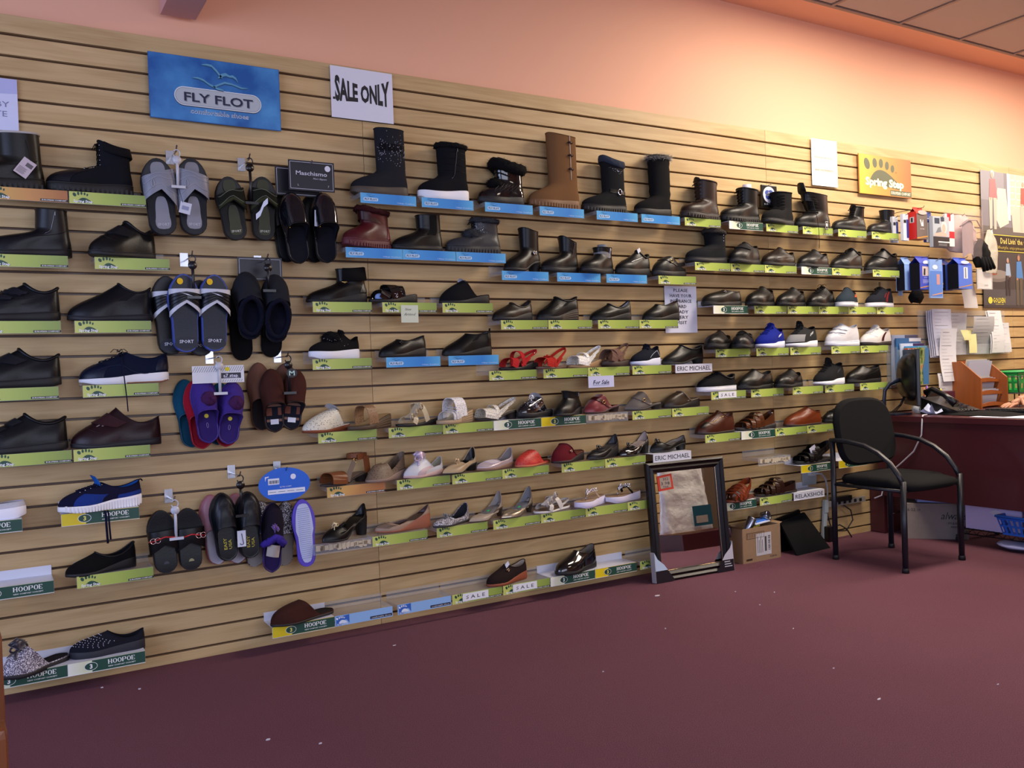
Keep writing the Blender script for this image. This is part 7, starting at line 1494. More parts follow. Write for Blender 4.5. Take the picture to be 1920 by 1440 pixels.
# cup with pens, mug-like pot, tissue, roll, phone
t = empty('pen_cup', (5.03, -.16, ZD)); tag(t, 'dark cup of pens beside the monitor', 'cup'); q = MB(); q.mat(M('plastic', '1e1416')); q.lathe([(0, .001), (.034, .001), (.036, .10), (.033, .10), (.031, .006), (0, .006)]); q.build('cup', None, t)
for k, (c, dx, dz) in enumerate((('6a30a0', .016, .165), ('a0522c', -.016, .155), ('c8b0a0', -.004, .145))): q = MB(); q.tube([(0, 0, .01), (dx, -.006, dz)], .0045 if k else .006, 8); q.build('pen', M('plastic', c), t)
t = empty('plant_pot', (5.20, -.15, ZD)); tag(t, 'burgundy square pot with small yellow knob behind the phone', 'pot'); q = MB(); q.mat(M('plastic', '40142c')); q.box((0, 0, .062), (.17, .10, .124), bev=.006); q.build('pot', None, t); q = MB(); q.ball((.0, 0, .13), .014, 10, 8); q.build('yellow_knob', M('plastic', 'd8c84c'), t)
t = empty('tape_roll', (4.90, -.20, ZD)); tag(t, 'clear plastic roll lying at the foot of the monitor', 'roll'); q = MB(); q.mat(M('bag', 'e0e8ec')); q.lathe([(.016, -.022), (.028, -.022), (.030, 0), (.028, .022), (.016, .022), (.016, -.022)], (0, 0, .030), 18, 'Y'); q.build('roll', None, t); q = MB(); q.mat(M('print', '202428'));
for k in range(4): q.ball((.018 * math.cos(k * 1.7), -.023, .03 + .018 * math.sin(k * 1.7)), .003, 6, 4)
q.build('dark_specks', None, t)
t = empty('tissue', (4.84, -.34, ZD)); tag(t, 'crumpled white tissue on the desk edge by the cable', 'tissue'); q = MB(); q.mat(M('paper', 'd0d8f0')); rr = random.Random(5)
for k in range(5):
    a = k * 1.25; q.grid([[Vector((.012 * math.cos(a) + .045 * u * math.cos(a) - .015 * v * math.sin(a), .012 * math.sin(a) + .03 * u * math.sin(a) + .02 * v, .006 + .055 * u * (1 - .5 * abs(v)) * (1 if k % 2 else .5))) for v in (-1, -.5, 0, .5, 1)] for u in (0, .4, .8, 1.1)])
q.build('folds', None, t)
t = empty('telephone', (4.98, -.36, ZD)); tag(t, 'black desk telephone tilted up, seen from its side', 'telephone')
q = MB(); q.mat(PL); q.add([(-.11, -.12, 0), (.11, -.12, 0), (.11, .12, 0), (-.11, .12, 0), (-.11, -.12, .02), (.11, -.12, .02), (.11, .12, .10), (-.11, .12, .10)], [(3, 2, 1, 0), (4, 5, 6, 7), (0, 1, 5, 4), (1, 2, 6, 5), (2, 3, 7, 6), (3, 0, 4, 7)], False); q.build('base', None, t)
q = MB(); q.mat(PL); q.tube([(-.08, .10, .125), (-.082, .06, .150), (-.084, -.02, .115), (-.086, -.09, .062)], .022, 10, rf=lambda u: 1.15 - .5 * math.sin(PI * u)); q.build('handset', None, t)
q = MB(); q.mat(M('plastic', '3a3c44')); 
for i in range(3):
    for j in range(4): q.box((.0 + .03 * i, -.07 + .03 * j, .038 + .010 * j + .006), (.016, .014, .006))
q.build('keypad', None, t); q = MB(); q.mat(PL); q.box((.03, .13, .12), (.13, .012, .06)); q.build('display', None, t)
q = MB(); q.tube([(-.086 + .006 * math.cos(k * 1.3), -.10 - .004 * k + .0, .03 + .006 * math.sin(k * 1.3)) for k in range(26)], .002, 5); q.build('coiled_cord', M('rubber', '0c0c0e'), t)
# mail organizer
t = empty('mail_organizer', (5.60, -.16, ZD)); tag(t, 'orange wood letter organizer with three tiers of white mail', 'organizer'); OW = M('wood', 'a85c28')
for s_ in (-1, 1):
    q = MB(); P = [(-.11, 0), (.10, 0), (.10, .305), (.02, .305), (-.11, .195)]; x = s_ * .145; V = [(x + d, -a * -1 if 0 else (a), b) for d in (-.006, .006) for a, b in P]; q.add(V, [(4, 3, 2, 1, 0), (5, 6, 7, 8, 9)] + [(i, (i + 1) % 5, (i + 1) % 5 + 5, i + 5) for i in range(5)], False); q.build('side_panel', OW, t)
q = MB(); q.box((0, .095, .155), (.28, .008, .31)); q.build('back_panel', OW, t)
for k, (z, y) in enumerate(((.010, -.095), (.085, -.075), (.165, -.055))):
    q = MB(); q.smooth = False; q.grid([[Vector((.139 * u, y + dy, z + (.014 if top else 0) + .016 * math.sin(PI * (u + 1) / 2) * (1 if top else .3))) for dy, top in ((-.004, 0), (-.004, 1), (.004, 1), (.004, 0))] for u in [-1 + i / 5 for i in range(11)]], closev=True, smooth=False); q.build('front_rail', OW, t)
    q = MB(); q.box((0, .02, z + .002), (.27, .15, .004)); q.build('shelf_board', OW, t)
for k, (z, y, h) in enumerate(((.018, -.055, .098), (.092, -.035, .098), (.172, -.01, .13))):
    for j in range(3):
        e = empty('letter', (5.60 + .004 * j, -.16 + y + .018 * j, ZD + z), 0); q = MB(); q.mat(M('paper', ('c4c8d8', 'b8bcc8', 'd0c8bc')[j])); q.box((0, .016, h * (.5 + .03 * j)), (.255 - .01 * j, .0012, h * (1 + .06 * j)), rz=0); o = q.build('sheet', None, e); o.rotation_euler = (.22, 0, 0)
        tag(e, ('front', 'middle', 'rear')[j] + ' white letter in the ' + ('bottom', 'middle', 'top')[k] + ' tier of the organizer', 'letter', 'letters in the organizer')
# green basket in black wire rack
t = empty('wire_rack', (5.97, -.20, ZD)); tag(t, 'black wire rack holding the green basket on the desk', 'rack'); q = MB(); bw = M('paintmetal', '0c0c0d')
for x in (-.20, -.10, 0, .10, .20): q.tube([(x, -.13, 0), (x, -.13, .195)], .004, 6)
for z in (.004, .085, .195): q.tube([(-.205, -.13, z), (.205, -.13, z), (.205, .13, z), (-.205, .13, z)], .0035, 6, closed=True)
for x in (-.205, .205): q.tube([(x, .13, 0), (x, .13, .195)], .004, 6)
for k in range(6): q.tube([(-.18 + .07 * k, -.13, .086), (-.18 + .07 * k, .13, .086)], .002, 5)
q.build('wire_frame', bw, t)
def basket(name, loc, rz, w, d, h, col, label, holes=(9, 2)):
    t = empty(name, loc, rz); tag(t, label, 'basket'); mt = M('plastic', col); q = MB(); q.smooth = False; q.mat(mt)
    def wall(P0_, P1_, n):
        # lattice: bars between slots
        a, b = Vector(P0_), Vector(P1_); dv = b - a; nn = Vector((-dv.y, dv.x, 0)).normalized() * .003; zz = [0, .12, .42, .50, .80, 1.0]; fl = 1.0
        def pt(u, v, o): base = a + dv * u; c = Vector((0, 0, 0)); out = Vector((base.x, base.y, 0)) * (.86 + .14 * v); return Vector((out.x, out.y, h * v)) + nn * o
        def slab(u0, u1, v0, v1):
            V = [pt(u, v, o) for u in (u0, u1) for v in (v0, v1) for o in (0, 1)]; q.add(V, [(0, 1, 3, 2), (4, 6, 7, 5), (0, 4, 5, 1), (2, 3, 7, 6), (0, 2, 6, 4), (1, 5, 7, 3)], False)
        slab(0, 1, 0, .12); slab(0, 1, .44, .54); slab(0, 1, .82, 1)
        for k in range(n + 1):
            u = k / n
            for v0, v1 in ((.12, .44), (.54, .82)): slab(max(0, u - .22 / n), min(1, u + .22 / n), v0, v1)
    c = [(-w / 2, -d / 2, 0), (w / 2, -d / 2, 0), (w / 2, d / 2, 0), (-w / 2, d / 2, 0)]
    for i in range(4): wall(c[i], c[(i + 1) % 4], holes[0] if i % 2 == 0 else max(4, int(holes[0] * d / w)))
    q.box((0, 0, .003), (w * .87, d * .87, .005)); q.build('lattice_body', None, t)
    q = MB(); q.mat(mt); q.tube([(a * 1.01, b * 1.01, h) for a, b, _ in c], .007, 6, closed=True); q.build('rim', None, t); return t
basket('plastic_basket', (5.97, -.20, ZD + .090), 0, .36, .23, .135, '2aa04c', 'bright green slotted plastic basket in the wire rack', (10, 2))
# keyboard, papers
t = empty('keyboard', (5.10, -.74, ZD), math.radians(97)); tag(t, 'black keyboard lying near the front edge of the desk', 'keyboard'); q = MB(); q.mat(PL); q.box((0, 0, .012), (.46, .17, .022), bev=.005); q.build('body', None, t); q = MB(); q.mat(M('plastic', '15161a'))
for i in range(14):
    for j in range(5): q.box((-.205 + .0295 * i, -.06 + .029 * j, .026), (.024, .024, .008), bev=.002)
k_ = q.build('keys', None, t)
t = empty('paper_sheet', (4.80, -.80, ZD), math.radians(90)); tag(t, 'white sheet of paper hanging over the desk front edge', 'paper'); q = MB(); q.mat(M('paper', 'd8d8ea')); q.box((0, 0, .0022), (.30, .19, .001)); q.build('sheet', None, t)
t = empty('black_bag', (4.92, -.62, ZD)); tag(t, 'flat black folder lying between telephone and keyboard', 'folder'); q = MB(); q.mat(M('suede', '0c0c0f')); q.grid([[Vector((.22 * u, .13 * v, .004 + .02 * (1 - u * u) * (1 - v * v) + .006 * noise.noise(Vector((u * 3, v * 3, 1))))) for v in [-1 + i / 4 for i in range(9)]] for u in [-1 + i / 4 for i in range(9)]]); q.grid([[Vector((.22 * u, .13 * v, .003)) for v in (-1, 1)] for u in (-1, 1)]); q.build('cover', None, t); t.rotation_euler.z = math.radians(80)
# ------------------------------------------------------------------ the person's arm and hand at the right edge, with the seated body it belongs to
def skinmesh(name, V, E, Rr, mt, parent, sub=2, root=0):
    me = bpy.data.meshes.new(name); me.from_pydata([tuple(v) for v in V], E, []); me.update(); o = bpy.data.objects.new(name, me); COL.objects.link(o); o.parent = parent
    m_ = o.modifiers.new('s', 'SKIN'); m_.use_smooth_shade = True
    for i, r_ in enumerate(Rr): d = me.skin_vertices[0].data[i]; d.radius = (r_, r_) if not isinstance(r_, tuple) else r_; d.use_root = (i == root)
    s_ = o.modifiers.new('ss', 'SUBSURF'); s_.levels = sub; s_.render_levels = sub
    me.materials.append(mt); return o
SK = M('skin', 'b07c5e')
P = empty('person', (5.95, -1.00, 0)); tag(P, 'person at the desk, only forearm and hand resting on keyboard seen', 'person')
wr = Vector((-.62, .40, ZD + .072))       # wrist, relative to the body
hd = Vector((-.96, .22, -.16)).normalized(); sd = Vector((-hd.y, hd.x, 0))
V = [Vector((0, 0, .62)), Vector((0, 0, .80)), Vector((-.02, 0, 1.00)), Vector((-.03, 0, 1.12)), Vector((-.055, 0, 1.26)), Vector((-.04, .17, 1.07)), Vector((-.14, .28, .88)), Vector((-.36, .36, ZD + .095)), wr, wr + hd * .045 + Vector((0, 0, -.008)), Vector((-.04, -.17, 1.07)), Vector((-.10, -.25, .86)), Vector((-.30, -.20, ZD + .06)), Vector((-.02, .10, .56)), Vector((-.38, .12, .53)), Vector((-.40, .12, .09)), Vector((-.02, -.10, .56)), Vector((-.38, -.12, .53)), Vector((-.40, -.12, .09))]
E = [(0, 1), (1, 2), (2, 3), (3, 4), (2, 5), (5, 6), (6, 7), (7, 8), (8, 9), (2, 10), (10, 11), (11, 12), (0, 13), (13, 14), (14, 15), (0, 16), (16, 17), (17, 18)]
Rr = [.125, .12, .13, .06, .05, .06, .046, .042, .027, .036, .06, .046, .030, .085, .065, .045, .085, .065, .045]
skinmesh('body', V, E, Rr, SK, P)
def finger(base_, d0, ln, r_, curl, nm='finger'):
    Vv = [base_ - d0 * .012]; p = base_; d = d0.copy()
    for k, f_ in enumerate((.42, .32, .26)): Vv.append(p.copy()) if k == 0 else None; p = p + d * ln * f_; Vv.append(p.copy()); d = (d + Vector((0, 0, -curl))).normalized()
    skinmesh(nm, Vv, [(i, i + 1) for i in range(len(Vv) - 1)], [r_ * 1.05, r_ * 1.05, r_, r_ * .92, r_ * .78], SK, P, 2, 0)
pc = wr + hd * .075 + Vector((0, 0, -.012))
skinmesh('palm', [wr + hd * .02, pc - sd * .018, pc + sd * .018, pc], [(0, 3), (3, 1), (3, 2)], [.026, .019, .019, .022], SK, P, 2, 0)
for k, (o_, ln, c) in enumerate(((-.030, .060, .35), (-.010, .073, .30), (.010, .078, .28), (.030, .070, .30))): finger(pc + hd * (.012 - .004 * abs(k - 1.6)) + sd * o_, (hd + sd * (o_ * 3) + Vector((0, 0, -.05))).normalized(), ln, .0088, c * .6)
finger(wr + hd * .035 - sd * -.026, (hd * .55 + sd * .75 + Vector((0, 0, -.35))).normalized(), .058, .0102, .2, 'thumb')
lw = V[12]; ld = Vector((-.9, .1, -.1)).normalized(); ls = Vector((-.1, -.9, 0)).normalized(); lp = lw + ld * .06
skinmesh('palm', [lw - ld * .01, lp - ls * .018, lp + ls * .018, lp], [(0, 3), (3, 1), (3, 2)], [.026, .019, .019, .022], SK, P, 2, 0)
for k, (o_, ln) in enumerate(((-.030, .060), (-.010, .073), (.010, .078), (.030, .070))): finger(lp + ld * .01 + ls * o_, (ld + ls * (o_ * 3)).normalized(), ln, .0088, .25)
finger(lw + ld * .02 - ls * .026, (ld * .55 - ls * .75).normalized(), .058, .0102, .2, 'thumb')
q = MB(); q.mat(SK); q.ball((-.06, 0, 1.33), .092, 18, 14, (1.05, .85, 1.25)); q.ball((-.165, 0, 1.32), .016, 8, 6, (1.2, .8, 1)); 
for s_ in (-1, 1): q.ball((-.05, s_ * .080, 1.325), .022, 8, 6, (.7, .4, 1.2))
h_ = q.build('head', None, P); q = MB(); q.mat(M('suede', '2a221c')); q.ball((-.045, 0, 1.355), .098, 18, 14, (1.0, .88, 1.18)); o = q.build('hair', None, P)
for s_ in (-1, 1): q = MB(); q.mat(M('gem', '1a1412')); q.ball((-.148, s_ * .033, 1.345), .009, 8, 6); q.build('eye', None, P)
q = MB(); q.mat(M('leather', '8a4a44')); q.tube([(-.146, -.022, 1.275), (-.154, 0, 1.273), (-.146, .022, 1.275)], .005, 6); q.build('mouth', None, P)
sh = [v + Vector((0, 0, 0)) for v in V[:3]] + [V[3] - Vector((0, 0, .03)), V[5], V[6], V[10], V[11]]
sh[0] = sh[0] - Vector((0, 0, .05))
skinmesh('shirt', sh, [(0, 1), (1, 2), (2, 3), (2, 4), (4, 5), (2, 6), (6, 7)], [.165, .160, .155, .085, .075, .062, .075, .062], M('fabric', '3a4654'), P)
skinmesh('trousers', [V[0] - Vector((0, 0, .02)), V[13], V[14], V[15], V[16], V[17], V[18]], [(0, 1), (1, 2), (2, 3), (0, 4), (4, 5), (5, 6)], [.13, .095, .075, .055, .095, .075, .055], M('fabric', '20222a'), P)
for s_ in (-1, 1): q = MB(); q.mat(M('leather', '141416')); q.ball((-.46, .12 * s_, .045), .05, 14, 8, (2.2, .9, .9)); q.build('shoe', None, P)
t = empty('office_stool', (5.97, -1.00, 0)); tag(t, 'plain grey office stool under the seated person, out of view', 'stool'); q = MB(); q.mat(M('fabric', '2a2c30')); q.lathe([(0, .42), (.20, .42), (.215, .44), (.20, .465), (0, .465)], n=26); q.build('seat', None, t); q = MB(); q.mat(M('metal', '8a8c90')); q.tube([(0, 0, .05), (0, 0, .42)], .025, 10)
for k in range(5): q.tube([(0, 0, .07), (.24 * math.cos(k * 1.2566), .24 * math.sin(k * 1.2566), .04)], .014, 6); q.ball((.24 * math.cos(k * 1.2566), .24 * math.sin(k * 1.2566), .025), .025, 8, 6)
q.build('base', None, t)
# ------------------------------------------------------------------ guest chair
t = empty('guest_chair', (4.12, -.60, 0)); tag(t, 'black fabric guest chair with looped tubular arms, back to wall', 'chair'); TB = M('paintmetal', '10131d'); FB = M('fabric', '0c0c0f')
x0, x1, yb, yf = -.232, .236, .215, -.205
for s_, x in ((-1, x0), (1, x1)):
    q = MB(); q.tube([(x, yf, .0), (x, yf, .455)], .0145, 12); q.build('leg', TB, t)
    q = MB(); q.tube([(x, yb, .0), (x, yb, .64)], .0145, 12); q.build('leg', TB, t)
    q = MB(); q.tube([(x - .0, yb + .012, .640), (x, yb - .02, .643), (x, yb - .10, .638), (x, yb - .20, .622), (x, yb - .28, .590), (x, yb - .35, .540), (x, yb - .395, .485), (x, yf, .440)], .0155, 10, flat=.8); q.build('armrest', TB, t)
    q = MB(); q.tube([(x, yf, .405), (x, yb, .405)], .009, 8); q.build('seat_rail', TB, t)
    for y in (yf, yb): q = MB(); q.lathe([(0, 0), (.018, 0), (.017, .02), (.0145, .024)], (x, y, 0), 12); q.build('foot_cap', M('rubber', '0a0a0c'), t)
q = MB(); q.tube([(x0, yb, .405), (x1, yb, .405)], .008, 8); q.tube([(x0, yf + .02, .400), (x1, yf + .02, .400)], .008, 8); q.build('cross_bar', TB, t)
q = MB(); rows = []
for i, (k, z) in enumerate(((.90, .408), (1, .420), (1.01, .437), (.97, .452), (.80, .462), (.4, .465), (.05, .465))):
    rows.append([Vector((.228 * k * math.copysign(abs(math.cos(a)) ** .42, math.cos(a)) + .002, .235 * k * math.copysign(abs(math.sin(a)) ** .5, math.sin(a)) - .012, z - .012 * (math.sin(a) < -.3) * k)) for a in [2 * PI * j / 36 for j in range(36)]])
q.grid(rows, closev=True); q.add(rows[0], [tuple(range(36))[::-1]]); q.add(rows[-1], [tuple(range(36))]); q.build('seat', FB, t)
q = MB(); rows = []
for k, d in ((.93, -.020), (1, -.006), (1, .010), (.93, .022), (.5, .026), (.05, .027)):
    rows.append([Vector((.236 * k * math.copysign(abs(math.cos(a)) ** (.62 if math.sin(a) > 0 else .45), math.cos(a)), yb - .012 + d - .03 * (math.cos(a)) ** 2 * 0 - .03 * (.5 - abs(math.cos(a)) * 0) + .06 * (z_ - .5) + .0, .50 + .36 * ((z_) ) + 0)) for a in [2 * PI * j / 40 for j in range(40)] for z_ in [(1 + k * math.copysign(abs(math.sin(a)) ** (.70 if math.sin(a) > 0 else .5), math.sin(a))) / 2]])
q.grid(rows, closev=True); q.add(rows[0], [tuple(range(40))]); q.add(rows[-1], [tuple(range(40))[::-1]]); q.build('backrest', FB, t)
# ------------------------------------------------------------------ leaning mirror
t = empty('mirror', (2.80, -.172, 0)); tag(t, 'dark wood framed mirror with cardboard corners leaning on the shelves', 'mirror'); t.rotation_euler = (math.radians(-4.6), 0, math.radians(-3.0))
DW = M('leather', '1a1112'); MC[('leather', '1a1112')].node_tree.nodes['Principled BSDF'].inputs['Roughness'].default_value = .3; MW, MHh, FW = .492, .590, .050
q = MB(); prof = [(0, 0), (0, -.022), (.010, -.030), (.022, -.020), (.034, -.026), (.046, -.014), (.052, -.010), (.052, 0)]
for (ax, az), (bx, bz), (nx_, nz) in (((0, 0), (1, 0), (0, 1)), ((1, 0), (1, 1), (-1, 0)), ((1, 1), (0, 1), (0, -1)), ((0, 1), (0, 0), (1, 0))):
    dx, dz = bx - ax, bz - az
    b2 = MB(); b2.grid([[Vector((ax * MW + nx_ * o_ + dx * o_ * s0, yy, az * MHh + nz * o_ + dz * o_ * s0)) for o_, yy in prof] if s0 > 0 else [Vector((bx * MW + nx_ * o_ + dx * o_ * s0, yy, bz * MHh + nz * o_ + dz * o_ * s0)) for o_, yy in prof] for s0 in (1, -1)], smooth=False); b2.build('frame_side', DW, t)
q = MB(); q.smooth = False; q.mat(M('metal', 'c8a070')); r_ = [(FW, FW), (MW - FW, FW), (MW - FW, MHh - FW), (FW, MHh - FW)]; q.tube([(a, -.011, b) for a, b in r_], .0014, 4, closed=True); q.build('beaded_edge', M('metal', '6a4a34'), t)
mg, nt_, bb = newmat('mirror_glass'); bb.inputs['Metallic'].default_value = 1; bb.inputs['Roughness'].default_value = .015; bb.inputs['Base Color'].default_value = (.82, .84, .85, 1)
q = MB(); q.box((MW / 2, -.004, MHh / 2), (MW - 2 * FW + .004, .004, MHh - 2 * FW + .004)); q.build('glass', mg, t)
q = MB(); q.box((MW / 2, -.0, MHh / 2), (MW - .01, .004, MHh - .01)); q.build('backing_board', M('cardboard', '6a5238'), t)
for s_ in (0, 1):
    sx = 1 if s_ == 0 else -1; X0 = -.004 if s_ == 0 else MW + .004
    q = MB(); q.smooth = False; q.mat(M('card', 'b4c8dc' if s_ == 0 else 'b8b6c0')); P = [(0, .0), (.02, .0), (.062, .036), (.0, .150), (0, .10)] ; P = [(0, .058), (.075, .058), (.055, .085), (.018, .115), (0, .150)]
    q.poly([(X0 + sx * a, b) for a, b in (P if s_ == 0 else P[::-1])], -.033); q.mat(M('card', '16141c')); P2 = [(0, 0), (.118, 0), (.095, .03), (.075, .058), (0, .058)]; q.poly([(X0 + sx * a, b) for a, b in (P2 if s_ == 0 else P2[::-1])], -.033)
    q.mat(M('card', 'a8a4a8')); q.box((X0, -.016, .075), (.002, .034, .150)); q.mat(M('card', '16141c')); q.box((X0 + sx * .05, -.016, -.0012), (.10, .034, .0015))
    if s_ == 1:
        q.mat(M('print', 'b0b0b8'))
        for k in range(3): q.rect(X0 - .062, .022 + .012 * k, X0 - .012 - .006 * k, .027 + .012 * k, -.0336)
    q.build('corner_protector', None, t)
t2 = empty('price_card', (2.80, -.172, 0)); t2.rotation_euler = t.rotation_euler; tag(t2, 'red bordered card with handwritten price stuck on the mirror glass', 'card'); q = MB(); q.smooth = False; q.mat(M('card', 'c03c2c')); c = Vector((.118, -.0085, .478))
q.poly([(.073, .444), (.168, .450), (.160, .528), (.068, .520)], -.0085); q.mat(M('paper', 'a09080')); q.poly([(.086, .456), (.154, .460), (.149, .517), (.082, .511)], -.0092); q.mat(M('print', '3a3230')); q.text('352', .104, .497, .013, -.0098, w=.034, res=1); q.text('3.98', .090, .474, .016, -.0098, w=.054, res=1); q.text('TAX', .100, .460, .009, -.0098, w=.036, res=1); q.build('card', None, t2)
# things across the aisle that the mirror shows
t = empty('plastic_bag_bundle', (4.06, -1.64, .075)); tag(t, 'bundle of white goods in clear plastic with a teal label', 'bag'); q = MB(); q.mat(M('bag', 'ffffff')); rows = []
for i in range(17):
    v = i / 16; rows.append([Vector(((.215 - .05 * v) * math.copysign(abs(math.cos(a)) ** .5, math.cos(a)) * (1 + .05 * noise.noise(Vector((a, v * 4, 2)))), .05 * math.copysign(abs(math.sin(a)) ** .6, math.sin(a)) * (1 - .4 * v) + .022 * noise.noise(Vector((math.cos(a) * 4, v * 7, 5))), .05 + .52 * v)) for a in [2 * PI * j / 30 for j in range(30)]])
q.grid(rows, closev=True); q.build('plastic', None, t)
q = MB(); q.mat(M('paper', 'f4f4f8')); q.box((0, 0, .29), (.35, .05, .46), bev=.01); q.build('white_contents', None, t); q = MB(); q.smooth = False; q.mat(M('card', '24586c')); q.box((.10, .068, .15), (.16, .002, .14)); q.mat(M('print', 'a8a098')); q.box((.09, .0695, .125), (.10, .001, .05)); q.build('teal_label', None, t)
t = empty('plinth', (4.35, -1.76, 0)); tag(t, 'low burgundy plinth under the goods seen in the mirror', 'plinth'); q = MB(); q.box((.10, 0, .055), (1.0, .42, .11)); q.build('board', WD, t)
t = empty('cardboard_slab', (4.40, -1.76, .11)); tag(t, 'tall flat brown carton with handle holes, across the aisle', 'box'); t.rotation_euler = (0, math.radians(9), math.radians(18)); q = MB(); q.mat(M('cardboard', '6a5440')); q.box((0, 0, .31), (.22, .07, .62)); q.mat(BK); q.box((-.03, .0355, .52), (.04, .002, .018)); q.box((.04, .0355, .38), (.018, .002, .05)); q.build('carton', None, t)
for k in range(7):
    t = empty('clear_pack', (4.50 + .055 * k, -1.98 - .03 * k, .50)); tag(t, 'clear hanging pack number %d from the aisle end, seen in mirror' % (k + 1) if 0 else ('first', 'second', 'third', 'fourth', 'fifth', 'sixth', 'seventh')[k] + ' clear pack on the rail across the aisle', 'pack', 'clear packs across the aisle'); q = MB(); q.mat(M('bag', 'b8c4d8')); q.box((0, 0, .10 + .012 * k), (.034, .10, .16 + .025 * k), bev=.004); q.mat(BK); q.box((0, .052, .15 + .012 * k), (.022, .002, .05)); q.build('pack', None, t); q = MB(); q.tube([(0, -.12, .21 + .025 * k), (0, .05, .21 + .025 * k)], .003, 5); q.build('peg', M('metal', '9a9ca4'), t)
t = empty('display_stand', (4.75, -2.22, 0)); tag(t, 'brown slatted display stand across the aisle, seen in the mirror', 'stand')
for k in range(14): q = MB(); q.box((0, 0, .06 + .0762 * k), (1.5, .03, .068), bev=.002); q.build('slat', SLAT, t)
q = MB(); q.box((0, -.03, .55), (1.5, .03, 1.1)); q.build('backing', M('paintmetal', '4a2c16'), t)
# ------------------------------------------------------------------ carton of cans, black folders, cables
CB = M('cardboard', '9a7c5c')
t = empty('cardboard_box', (3.57, -.165, 0)); tag(t, 'open brown cardboard carton with shipping label, full of cans', 'box'); W2, D2, H2 = .285, .15, .185
t.location.y = -.085; q = MB()
for c_, d_ in (((0, -D2 / 2, H2 / 2), (W2, .004, H2)), ((0, D2 / 2, H2 / 2), (W2, .004, H2)), ((-W2 / 2, 0, H2 / 2), (.004, D2, H2)), ((W2 / 2, 0, H2 / 2), (.004, D2, H2)), ((0, 0, .003), (W2, D2, .004))): q.box(c_, d_)
q.build('carton', CB, t)
q = MB(); q.add([(-W2 / 2, -D2 / 2, H2), (-W2 / 2, D2 / 2, H2), (-W2 / 2 - .045, D2 / 2 - .01, H2 + .02), (-W2 / 2 - .03, -D2 / 2 + .01, H2 + .015)], [(0, 1, 2, 3)], False); q.build('flap', CB, t)
q = MB(); q.add([(W2 / 2, -D2 / 2, H2), (W2 / 2, D2 / 2, H2), (W2 / 2 + .02, D2 / 2, H2 + .01), (W2 / 2 + .02, -D2 / 2, H2 + .008)], [(0, 1, 2, 3)], False); q.build('flap', CB, t)
q = MB(); q.smooth = False; y = -D2 / 2 - .003; q.mat(M('paper', 'c0bcbc')); q.rect(-.045, .030, .070, .150, y); q.mat(M('print', '4a4648')); 
for k in range(9): q.rect(.046, .055 + .009 * k, .062, .055 + .009 * k + (.005 if k % 3 else .003), y - .0006)
for k in range(4): q.rect(-.035 + .012 * k, .045, -.032 + .012 * k, .135 - .02 * (k % 2), y - .0006)
q.rect(.020, .050, .034, .130, y - .0006); q.build('shipping_label', None, t)
q = MB(); q.smooth = False; q.mat(M('print', '3a2a1c'))
for a in ((-.115, .128, .018, .130), (-.115, .158, .018, .160), (-.115, .128, -.113, .160), (.016, .128, .018, .160)): q.rect(*a, y) if a[2] < .0171 or 1 else None
for k in range(9): q.rect(-.108 + .013 * k, .134, -.106 + .013 * k, .156, y)
q.rect(-.12, .012, -.075, .022, y); q.text('PGM 46', .06, .012, .010, y, w=.05, res=1); q.build('box_print', None, t)
def can(loc, rot, r_, h_, lab):
    t = empty('can', loc, rot=rot); tag(t, lab, 'can', 'things in the carton'); q = MB(); q.mat(M('metal', '9aa2b4')); q.lathe([(0, 0), (r_ * .9, 0), (r_, .004), (r_, h_ - .004), (r_ * .94, h_), (r_ * .86, h_ - .003), (0, h_ - .003)], n=22); q.build('can_body', None, t)
can((3.500, -.095, .125), (.1, .55, 0), .025, .12, 'silver can standing tilted at the left of the carton')
can((3.665, -.075, .215), (1.25, .2, .3), .026, .045, 'short silver tin on top at right of the carton')
can((3.445, -.07, .13), (.0, -.5, 0), .018, .07, 'small dark tin low in the left corner of the carton')
t = empty('sachet', (3.625, -.09, .196)); tag(t, 'blue and white sachet lying on top of the carton', 'sachet', 'things in the carton'); q = MB(); q.mat(M('card', '3c78d8')); q.box((0, 0, .006), (.085, .05, .012), bev=.003, ry=-.08); q.mat(M('paper', 'd8dce8')); q.box((-.006, -.012, .0), (.11, .05, .006), ry=-.08); q.build('sachet', None, t)
t = empty('sachet', (3.565, -.09, .165)); tag(t, 'yellow sachet between the cans in the carton', 'sachet', 'things in the carton'); q = MB(); q.mat(M('card', 'b8a840')); q.box((0, 0, .012), (.08, .06, .008), bev=.002, ry=-.15); q.build('sachet', None, t)
t = empty('folder_case', (3.965, -.155, 0)); tag(t, 'black soft folder case leaning against the wall beside the carton', 'case'); q = MB(); q.mat(M('suede', '0c0c0d'))
V = [(-.165, -.045, .0), (.135, -.02, .0), (.075, .105, .195), (-.150, .085, .165), (-.165, -.030, .0), (.135, -.004, .0), (.08, .120, .195), (-.150, .100, .165)]
q.add(V, [(0, 1, 2, 3), (7, 6, 5, 4), (0, 4, 5, 1), (1, 5, 6, 2), (2, 6, 7, 3), (3, 7, 4, 0)], False); q.build('cover', None, t)
t = empty('folder_case', (3.93, -.075, 0)); tag(t, 'second black folder case tucked behind the leaning one', 'case'); q = MB(); q.mat(M('leather', '0b0b0c')); V = [(-.13, .0, 0), (.13, .0, 0), (.10, .055, .21), (-.10, .050, .175), (-.13, .012, 0), (.13, .012, 0), (.10, .066, .21), (-.10, .062, .175)]; q.add(V, [(0, 1, 2, 3), (7, 6, 5, 4), (0, 4, 5, 1), (1, 5, 6, 2), (2, 6, 7, 3), (3, 7, 4, 0)], False); q.build('cover', None, t)
GP = M('plastic', '9aa4a8')
